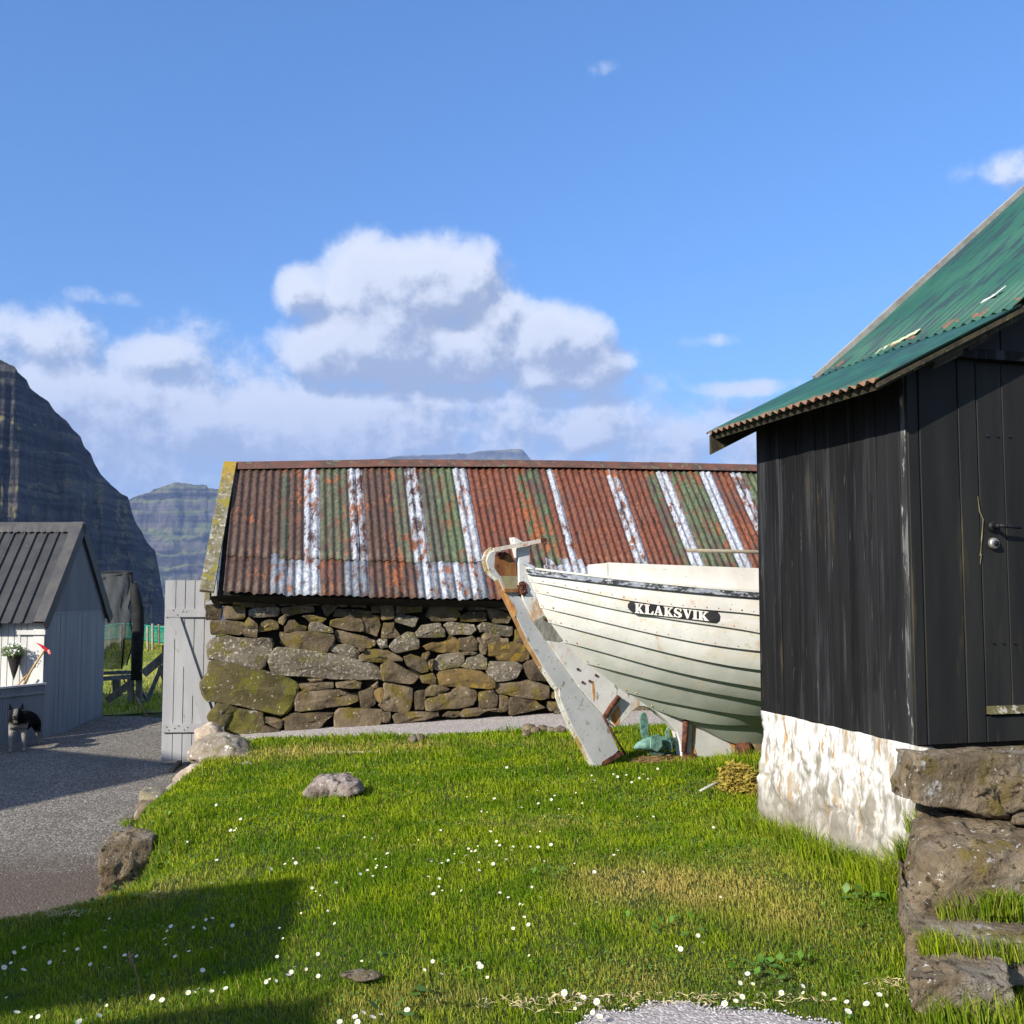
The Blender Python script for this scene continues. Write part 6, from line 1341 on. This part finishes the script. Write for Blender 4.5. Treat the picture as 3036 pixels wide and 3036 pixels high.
# net fence in the field
nf = thing('net_fence', 'green net strung on thin posts across the field behind the gate', 'fence'); NYY = 24.
m_post2 = pmat('grey_post', (.20, .18, .12), (.34, .31, .22), 8, 4, .9, .3); m_gnet = pmat('green_netting', (.01, .22, .16), (.02, .34, .26), 20, 3, .7, 0)
for (x, y0, y1, Y_) in [(1100, 818, 1040, NYY-.6), (1137, 800, 990, NYY-.3), (1183, 806, 920, NYY-.2)]:
    MB().tube([atY(*zF(x, y1), Y_)-up*.1, atY(*zF(x-2, y0), Y_)], .028, 7).build('post', m_post2, nf)
for x in (820, 900, 1300, 1420): MB().tube([atY(*zF(x, 1030), NYY)-up*.2, atY(*zF(x, 812), NYY)], .028, 7).build('post', m_post2, nf)
mb = MB(); 
def netpt(s, t): x = 760+(1480-760)*s; y = (825-18*math.sin(s*7))+(95)*t-18*s*(1-t); return atY(*zF(x, y), NYY-.05+.5*s)
ns_, nt_ = 90, 8
for i in range(ns_):
    for j in range(nt_):
        if (i+j) % 2 == 0: mb.bar(netpt(i/ns_, j/nt_), netpt((i+1)/ns_, (j+1)/nt_), .016, .016, up=(0, 1, 0))
        else: mb.bar(netpt(i/ns_, (j+1)/nt_), netpt((i+1)/ns_, j/nt_), .016, .016, up=(0, 1, 0))
for j in (0, nt_): mb.tube([netpt(i/30, j/nt_) for i in range(31)], .03, 5)
mb.build('netting', m_gnet, nf, kind='stuff')
mb = MB()                                                             # a second, bunched layer of net along the top
for i in range(60): mb.bar(netpt(i/60, .08+.1*random.random()), netpt((i+1)/60, .0+.35*random.random()), .03, .03, up=(0, 1, 0)); mb.bar(netpt(i/60, .25*random.random()), netpt((i+2)/60, .5*random.random()), .02, .02, up=(0, 1, 0))
mb.build('bunched_net', m_gnet, nf, kind='stuff')

# ================================================================== STONES ROUND THE LAWN
m_pinkgrey = pmat('pinkish_grey_stone', (.16, .125, .105), (.33, .28, .25), 9, 8, .95, .9, 40, layers=[((.07, .055, .04), 12, .54, .08, (1, 1, 1)), ((.46, .43, .40), 30, .60, .05, (1, 1, 1)), ((.26, .18, .08), 9, .62, .08, (1, 1, 1))], bdist=.02)
def rock_at(name, pts, Y, T, mat, label, **kw): return lump(name, pts, Y, T, mat, label=label, category='stone', **kw)
rock_at('boulder', [z7(*p) for p in [(1078, 310), (1120, 285), (1165, 268), (1218, 298), (1240, 340), (1200, 400), (1110, 420), (1085, 370)]], 9.55, .5, m_pink, 'upright pink-brown stone between the gate and the barn corner', seed=21, jag=.02)
rock_at('boulder', [z7(*p) for p in [(1040, 450), (1090, 375), (1150, 345), (1240, 330), (1310, 352), (1380, 385), (1460, 425), (1430, 450), (1370, 480), (1200, 500), (1070, 490)]], 9.25, .8, m_grey_st, 'broad pale boulder at the foot of the barn corner', seed=22, jag=.025, pw=3)
rock_at('flat_stone', [z7(*p) for p in [(958, 580), (975, 560), (1015, 540), (1060, 502), (1140, 495), (1222, 500), (1230, 518), (1170, 545), (1090, 565), (1000, 602), (962, 600)]], 8.75, .5, m_pink, 'flat peach-coloured stone on the lawn edge below the gate', seed=23, jag=.018, pw=3)
rock_at('flat_stone', [z7(*p) for p in [(915, 640), (950, 612), (1010, 598), (1110, 575), (1130, 590), (1010, 640), (950, 665)]], 8.45, .45, m_grey_st, 'thin grey slab just below the flat peach-coloured stone', seed=24, jag=.012)
rock_at('flat_stone', [z7(*p) for p in [(775, 655), (800, 642), (870, 640), (905, 640), (945, 662), (950, 690), (900, 712), (850, 706), (775, 708)]], 7.75, .4, m_grey_st, 'wide flat stone set in the bank above the upright edge stone', seed=25, jag=.015)
rock_at('edge_stone', [z7(*p) for p in [(755, 735), (770, 705), (880, 705), (945, 715), (900, 740), (850, 775), (765, 800), (735, 790)]], 7.55, .35, m_boulder, 'dark overhanging stone under the wide flat bank stone', seed=26, jag=.015)
kz = lambda x, y, Y: atY(*z7(x, y), Y)
block('standing_stone', [kz(566, 1310, 5.86), kz(840, 1310, 6.0), kz(930, 1200, 6.3), kz(640, 1200, 6.2)], [kz(552, 962, 5.86), kz(835, 905, 6.0), kz(932, 843, 6.3), kz(652, 872, 6.2)], m_boulder, n=11, rnd=.04, jag=.024, seed=27, label='upright squared dark stone retaining the bank beside the gravel', category='stone')
rock_at('field_stone', [z8(*p) for p in [(4, 240), (10, 215), (50, 185), (90, 168), (130, 164), (205, 166), (262, 188), (275, 215), (272, 235), (230, 250), (120, 262), (50, 280), (8, 272)]], 7.05, .26, m_pinkgrey, 'rounded pale stone lying alone in the lawn', seed=28, jag=.035, pw=4)
rock_at('small_stone', [z7(*p) for p in [(1500, 462), (1530, 435), (1570, 418), (1612, 418), (1650, 435), (1630, 460), (1580, 480), (1515, 485)]], 9.0, .22, m_boulder, 'small brown stone where the path meets the lawn', seed=29, jag=.012)
rock_at('small_stone', [z7(*p) for p in [(1330, 510), (1345, 485), (1390, 480), (1420, 500), (1400, 515)]], 8.6, .14, m_grey_st, 'little pale stone sunk in the grass below the broad boulder', seed=30, jag=.01)
rock_at('flat_stone', [z8(*p) for p in [(170, 1112), (200, 1102), (280, 1098), (350, 1106), (375, 1118), (330, 1130), (220, 1130)]], 3.86, .10, m_boulder, 'flat grey stone flush with the lawn near the bottom of the picture', seed=31, jag=.006, pw=2.2)
rock_at('flat_stone', [z7(*p) for p in [(270, 1598), (320, 1575), (400, 1545), (470, 1535), (500, 1548), (440, 1580), (340, 1605)]], 4.70, .12, m_boulder, 'flat grey stone flush with the shaded lawn', seed=32, jag=.006, pw=2.2)
for i, (x, y) in enumerate([(1500, 1440), (1560, 1445), (1640, 1430), (1720, 1440), (1800, 1450), (1480, 1480), (400, 1525), (460, 1520)]):
    fx, fy = zB((x, y)); s = 11+random.random()*10
    rock_at('edging_stone', [(fx-s, fy), (fx-s*.7, fy-s*.8), (fx, fy-s), (fx+s, fy-s*.6), (fx+s*1.1, fy+s*.3), (fx+s*.3, fy+s*.7), (fx-s*.7, fy+s*.6)], onground(fx, fy+6).y, .12, m_boulder, 'small mossy brown stone edging the lawn along the path behind the rudder' if i < 6 else 'small flat brown stone at the path edge below the barn wall', seed=40+i, jag=.012, group='edging stones by the rudder' if i < 6 else 'edging stones below the wall')

# straw, hay and seaweed lying about
def straw(name, c, rx, ry, rz, n, ln, mat, ang=None, wd=.004, **props):
    mb = MB()
    for i in range(n):
        a_ = random.uniform(0, 6.28); q = random.random()**.5; p = c+Vector((math.cos(a_)*rx*q, math.sin(a_)*ry*q, rz*random.random()*(1-q*q*.8)))
        d = Vector((random.gauss(0, 1), random.gauss(0, 1), random.gauss(0, .35)))
        if ang: d = d*.45+Vector(ang)*1.2
        d = d.normalized()*random.uniform(.4, 1)*ln/2; e = d.cross(Vector((random.gauss(0, 1), random.gauss(0, 1), random.gauss(0, 1)))).normalized()*wd/2
        m = p+up*random.uniform(-.005, .012); mb.add([p-d, m+e, p+d, m-e], [(0, 1, 2, 3)])
    return mb.build(name, mat, None, **props)
m_hay = pmat('brown_dead_grass', (.18, .11, .05), (.34, .22, .11), 30, 4, .9, 0); m_weed = pmat('yellow_seaweed', (.17, .13, .02), (.38, .29, .05), 24, 4, .8, 0); m_strw = pmat('pale_straw', (.40, .33, .16), (.55, .46, .26), 30, 4, .9, 0)
c_ = onground(*zD(1010, 775)); tag(straw('dead_grass', c_, .26, .09, .05, 1500, .10, m_hay), 'pile of brown dead grass under the propeller', 'dead grass')
mb = MB(); heads = []
c0, c1_ = onground(*zD(1500, 1000))+up*.02, atY(*zD(1900, 800), 6.75)
for i in range(2600):
    t = random.random(); p = c0.lerp(c1_, t)+Vector((random.gauss(0, .03), random.gauss(0, .05), 0)); p.z = max(hz(p.x, p.y), -9)+random.uniform(0, .05+.14*math.sin(min(t+.15, 1)*math.pi))
    d = ((c1_-c0).normalized()*.8+Vector((random.gauss(0, .6), random.gauss(0, .6), random.gauss(0, .5)))).normalized()*random.uniform(.01, .035); e = d.cross(Vector((random.gauss(0, 1), random.gauss(0, 1), random.gauss(0, 1)))).normalized()*.006; mb.add([p-d, p+e, p+d, p-e], [(0, 1, 2, 3)])
tag(mb.build('dried_seaweed', m_weed), 'clump of yellow dried seaweed against the plinth corner', 'seaweed')
a_, b_ = onground(*zD(1310, 1035))+up*.02, onground(*zD(1470, 990))+up*.05
tag(MB().tube([a_, b_, b_+(b_-a_)*1.2+up*.03], [.008, .011, .012], 7).build('stick', pmat('pale_stick', (.32, .31, .28), (.45, .44, .4), 10, 4, .9, .2), smooth=True), 'pale grey stick poking out of the dried seaweed', 'stick')
sp_ = []
for (x, y, rx, ry, n) in [(1060, 2300, .18, .05, 160), (262, 2715, .30, .05, 160), (500, 2660, .15, .05, 40), (2000, 2975, .55, .06, 260), (1650, 2985, .3, .08, 120), (2660, 2940, .12, .08, 120), (1250, 2235, .9, .03, 240), (2800, 2700, .2, .05, 150), (1360, 2250, .05, .05, 10)]:
    c_ = onground(x, y); o = straw('dry_straw', c_+up*.01, rx, ry, .015, n, .06, m_strw, kind='stuff')
# a few broad weeds among the grass
m_leaf = pmat('weed_leaf', (.05, .12, .01), (.09, .19, .02), 20, 4, .5, .1)
mb = MB()
for (x, y, n, s) in [(1960, 2770, 16, .035), (2290, 2890, 26, .04), (470, 2590, 60, .028), (440, 2480, 40, .028), (2580, 2680, 12, .05), (1210, 2990, 9, .06), (330, 2690, 16, .03), (2760, 2300, 3, .02), (1650, 2610, 10, .04)]:
    c_ = onground(x, y)
    for i in range(n):
        a_ = random.uniform(0, 6.28); r_ = random.random()*.18; p = c_+Vector((math.cos(a_)*r_, math.sin(a_)*r_*.7, .02+random.random()*.02)); p.z = hz(p.x, p.y)+.02+random.random()*.03
        d = Vector((random.gauss(0, 1), random.gauss(0, 1), random.uniform(.1, .9))).normalized()*s; e = d.cross(up).normalized()*s*.38; mb.add([p, p+d*.5+e, p+d, p+d*.5-e], [(0, 1, 2, 3)])
mb.build('broad_weeds', m_leaf, None, kind='stuff')
stalks = thing('dock_stalk', 'thin dry dock stalk standing in the shaded lawn', 'plant')
a_ = onground(*z7(780, 1800)); mb = MB(); b_ = a_+Vector((-.06, .02, .17)); mb.tube([a_, (a_+b_)/2+Vector((.01, 0, 0)), b_], .0025, 5); mb.build('stem', m_hay, stalks)
mb = MB()
for i in range(26): t = random.random(); p = b_.lerp(a_, t*.35)+Vector((random.gauss(0, .006), random.gauss(0, .006), 0)); mb.add([p, p+Vector((.006, 0, .004)), p+Vector((0, .004, .008))], [(0, 1, 2)])
mb.build('seed_head', m_hay, stalks)

# ================================================================== UNSEEN SHADE CASTERS (added left, outside the picture, shaped to cast the long shades)
def house(name, label, apex, az, half, drop, length, base, wall_m, roof_m):
    """gable end centred under 'apex', facing azimuth az"""
    f = Vector((math.sin(R(az)), math.cos(R(az)), 0)); s_ = Vector((f.y, -f.x, 0)); A_ = Vector(apex); t = thing(name, label, 'house')
    ov = .25; k = drop/half
    for sg in (1, -1):
        mb = MB(); e0, e1 = A_+s_*sg*half-up*drop, A_-f*length+s_*sg*half-up*drop; q = up*-.10; mb.hexa([A_+q, A_-f*length+q, e1+q, e0+q], [A_, A_-f*length, e1, e0]); mb.build('roof', roof_m, t)
    i0 = A_-f*ov-up*.1; hw = half-ov; ze = A_.z-k*hw-.1; mb = MB()
    c = [i0+s_*hw, i0-s_*hw, i0-f*(length-2*ov)-s_*hw, i0-f*(length-2*ov)+s_*hw]
    mb.hexa([Vector((p.x, p.y, base)) for p in c], [Vector((p.x, p.y, ze)) for p in c]); g1 = [Vector((c[0].x, c[0].y, ze)), Vector((c[1].x, c[1].y, ze)), i0+up*-.02]; mb.poly(g1, -f*(length-2*ov)); mb.build('wall', wall_m, t)
    mb = MB(); p = Vector((i0.x, i0.y, base+.0))+s_*.2; mb.bar(p+f*.02+up*.0, p+f*.02+up*1.9, .06, .8, up=f.cross(up)); mb.build('door', m_tar2, t)
    return t
nb = thing('shade_caster', 'unseen dark box with flat roof plates added on the left to shade the lawn', 'house'); sh_ = Vector((sdir.x, sdir.y, 0))*7.2; zc_ = -1.42+sdir.z*7.2
for pl_ in ([(-1.06, 4.98), (-1.02, 4.55), (-1.05, 3.95), (-1.5, 3.80), (-4.6, 3.45), (-4.6, 5.2), (-3.1, 4.97), (-2.0, 4.97), (-1.4, 4.98)], [(-.80, 3.67), (-.92, 3.60), (-1.35, 3.58), (-4.6, 2.9), (-4.6, .6), (-1.3, .9), (-.9, 2.4)]):
    MB().poly([Vector((x, y, zc_))+sh_ for x, y in pl_][::-1], up*.08).build('shade_plate', m_tar, nb)  # added plates, cut to the outline of the lawn shades they throw
b4 = [Vector((x, y, -1.95))+sh_ for x, y in ((-4.62, .5), (-4.62, 5.2), (-8.6, 5.2), (-8.6, .5))]; MB().hexa(b4, [Vector((p.x, p.y, zc_+.06)) for p in b4]).build('wall', m_tar, nb)
for y_ in (1.2, 4.7): MB().bar(Vector((-4.6, y_, zc_-.9))+sh_, Vector((-3.4, y_, zc_-.02))+sh_, .1, .1).build('bracket', m_tar2, nb)
T_ = Vector((-2.88, 9.95, -1.70)); house('shade_caster', 'unseen gabled house added on the left to shade the yard', T_+sdir*12., 105.7, 4.8, 2.6, 7., -1.9, m_tar, m_hroof)  # unseen house, sized and placed so that its gable shades the yard

# ================================================================== FJORD AND MOUNTAINS
m_sea = pmat('sea_water', (.012, .03, .05), (.016, .04, .06), .02, 4, .12, .25, .5, spec=.5, bdist=.3)
me = mesh('sea', [(-16000, -3000, -60), (16000, -3000, -60), (16000, 19000, -60), (-16000, 19000, -60)], [(0, 1, 2, 3)]); link('sea', me, m_sea, kind='structure')
def mountain_mat(name, rock1, rock2, gr1, gr2, sc, lo, hi):
    m, g, b = newmat(name); nz_ = g.sep(g.Nn)[2]; x, y, z = g.sep(g.P)
    n1 = g.noise(g.vmul(g.P, (1, 1, 1)), sc, 8, .62); nb = g.noise(g.vmul(g.P, (.12, .12, 3.2)), sc*2.2, 5, .6); n3 = g.noise(g.vmul(g.P, (1, 1, .25)), sc*8, 7, .65)
    rock = g.mix(g.step(g.math('ADD', g.math('MULTIPLY', nb, .6), g.math('MULTIPLY', n3, .4)), .42, .58), rock1, rock2); grass = g.mix(g.step(n3, .40, .60), gr1, gr2)
    k = g.math('ADD', g.math('ADD', nz_, g.math('MULTIPLY', g.math('SUBTRACT', nb, .5), .9)), g.math('MULTIPLY', g.math('SUBTRACT', n1, .5), .7)); k = g.math('ADD', k, g.math('MULTIPLY', g.math('SUBTRACT', n3, .5), .45))
    g.set(b.inputs['Base Color'], g.mix(g.step(k, lo, hi), rock, grass)); b.inputs['Roughness'].default_value = .95; b.inputs['Specular IOR Level'].default_value = .1
    bm = g.new('ShaderNodeBump'); bm.inputs['Strength'].default_value = .8; bm.inputs['Distance'].default_value = .8/sc*.06; g.set(bm.inputs['Height'], g.math('ADD', n3, g.math('MULTIPLY', nb, .7))); g.set(b.inputs['Normal'], bm.outputs[0]); return m
def ridged(x, y, s, o=4, seed=0):
    v = 0; a = 1; t = 0
    for i in range(o): v = v+a*(1-np.abs(noise2(x, y, s*2**i, seed+i)*2-1)); t += a; a *= .5
    return v/t
def mountain(name, prof, Yf, steps, mat, x0, x1, nx, nv, zbase, rough, depth, seed, stepn=.5, **props):
    """prof: skyline (px, py); Yf(u): distance of the foot; the face climbs in steps to the skyline and falls away behind"""
    xs = np.linspace(x0, x1, nx); U = (xs-1518)/F; pxp = np.array(prof, float)
    py = np.interp(xs, pxp[:, 0], pxp[:, 1])+ (noise2(xs, xs*0+3, .05, seed)-.5)*5+(noise2(xs, xs*0+9, .16, seed)-.5)*4
    V = (1518-py)/F; tanc = (math.sin(PITCH)+V*math.cos(PITCH))/(math.cos(PITCH)-V*math.sin(PITCH)); uu = U/(math.cos(PITCH)-V*math.sin(PITCH))
    vv = np.linspace(0, 1, nv); UU, VV = np.meshgrid(uu, vv); TT = np.broadcast_to(tanc, UU.shape)
    Y0 = Yf(UU); rn_ = ridged(UU*60, VV*1.3+seed, 1., 5, seed)-.6; rn2 = noise2(UU*25, VV*5, 1., seed+20)-.5
    Y = Y0*(1+depth*VV)*(1+rough*rn_*np.sin(VV*np.pi)**.6)
    Zr = zbase+(TT*Y-zbase)*VV; Hs = steps; fade = np.clip((TT*Y-Zr)/Hs, 0, 1)
    Z = Zr+stepn*Hs/6.283*np.sin(6.283*Zr/Hs+1.3*np.sin(Zr/Hs*2.3+seed)+rn2*2.6+UU*7+(noise2(UU*60, Zr/Hs*.6, 1., seed+40)-.5)*2.5)*fade*(.45+.9*noise2(UU*22, Zr/Hs*1.1, 1., seed+41))
    Z = np.minimum(Z, TT*Y)
    X_ = UU*Y
    b1 = [X_[-1:]*1.0+Yf(UU[-1:])*0, Y[-1:]*1.25, np.full_like(Z[-1:], zbase)]
    X_ = np.r_[X_, b1[0]*1.25]; Y = np.r_[Y, b1[1]]; Z = np.r_[Z, b1[2]]
    me = bpy.data.meshes.new(name); co_ = np.stack([X_, Y, Z], -1).reshape(-1, 3); i = np.arange(co_.shape[0]).reshape(nv+1, nx); q = np.stack([i[:-1, :-1], i[:-1, 1:], i[1:, 1:], i[1:, :-1]], -1).reshape(-1, 4)
    me.from_pydata(co_.tolist(), [], q.tolist()); me.polygons.foreach_set('use_smooth', [True]*len(me.polygons)); me.update(); return link(name, me, mat, kind='structure')
zM = lambda x, y: (x*.3623, 1040+y*.3623)
profL = [(-3000, 1500), (-1500, 1250), (-700, 900), (-300, 940), (-100, 1010)]+[zM(*p) for p in [(0, 75), (50, 95), (130, 140), (145, 175), (215, 235), (245, 300), (330, 370), (400, 420), (450, 490), (540, 570), (600, 640), (660, 700), (695, 800), (740, 840), (775, 930), (830, 1020), (960, 1140), (1055, 1210), (1070, 1290), (1110, 1400), (1160, 1480), (1200, 1560), (1270, 1635)]]+[(470, 1680), (480, 1740), (492, 1810), (500, 1860), (505, 1900)]
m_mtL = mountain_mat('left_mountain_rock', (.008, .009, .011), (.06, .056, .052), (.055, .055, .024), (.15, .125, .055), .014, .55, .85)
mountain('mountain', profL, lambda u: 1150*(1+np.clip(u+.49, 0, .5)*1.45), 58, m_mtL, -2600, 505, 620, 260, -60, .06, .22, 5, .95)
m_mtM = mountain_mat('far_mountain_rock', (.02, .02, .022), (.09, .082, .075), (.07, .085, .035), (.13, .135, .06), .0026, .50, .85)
profM = [(-400, 1500), (100, 1560)]+[zM(*p) for p in [(1000, 1260), (1060, 1210), (1180, 1170), (1310, 1120), (1400, 1085), (1430, 1072), (1480, 1085), (1580, 1095), (1690, 1098), (1700, 1120), (1780, 1130)]]+[(760, 1470), (1000, 1500), (1400, 1640), (1700, 1760)]
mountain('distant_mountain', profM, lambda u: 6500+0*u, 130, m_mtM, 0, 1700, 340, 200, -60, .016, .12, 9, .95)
profR = [(500, 1600), (900, 1400), (1085, 1362), (1200, 1352), (1370, 1344), (1500, 1333), (1545, 1331), (1560, 1345), (1572, 1364), (1650, 1420), (1900, 1560), (2300, 1700), (2600, 1760)]
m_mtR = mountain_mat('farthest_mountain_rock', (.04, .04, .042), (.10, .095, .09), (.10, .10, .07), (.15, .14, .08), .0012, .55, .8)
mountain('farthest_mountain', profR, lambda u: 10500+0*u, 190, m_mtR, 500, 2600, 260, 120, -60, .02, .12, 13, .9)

# ================================================================== HAZE
mh = bpy.data.materials.new('haze_air'); mh.use_nodes = True; nt = mh.node_tree; nt.nodes.clear(); o_ = nt.nodes.new('ShaderNodeOutputMaterial'); pv = nt.nodes.new('ShaderNodeVolumePrincipled')
pv.inputs['Color'].default_value = (.34, .53, 1.0, 1); pv.inputs['Density'].default_value = 4.6e-5; pv.inputs['Anisotropy'].default_value = 0.
nt.links.new(pv.outputs[0], o_.inputs['Volume'])
HB_ = (-16500, -3500, -67, 16500, 19500, 1500)
x0, y0, z0, x1, y1, z1 = HB_
MB().hexa([(x0, y0, z0), (x1, y0, z0), (x1, y1, z0), (x0, y1, z0)], [(x0, y0, z1), (x1, y0, z1), (x1, y1, z1), (x0, y1, z1)]).build('haze', mh, None, kind='stuff')
print('objects', len(bpy.data.objects))
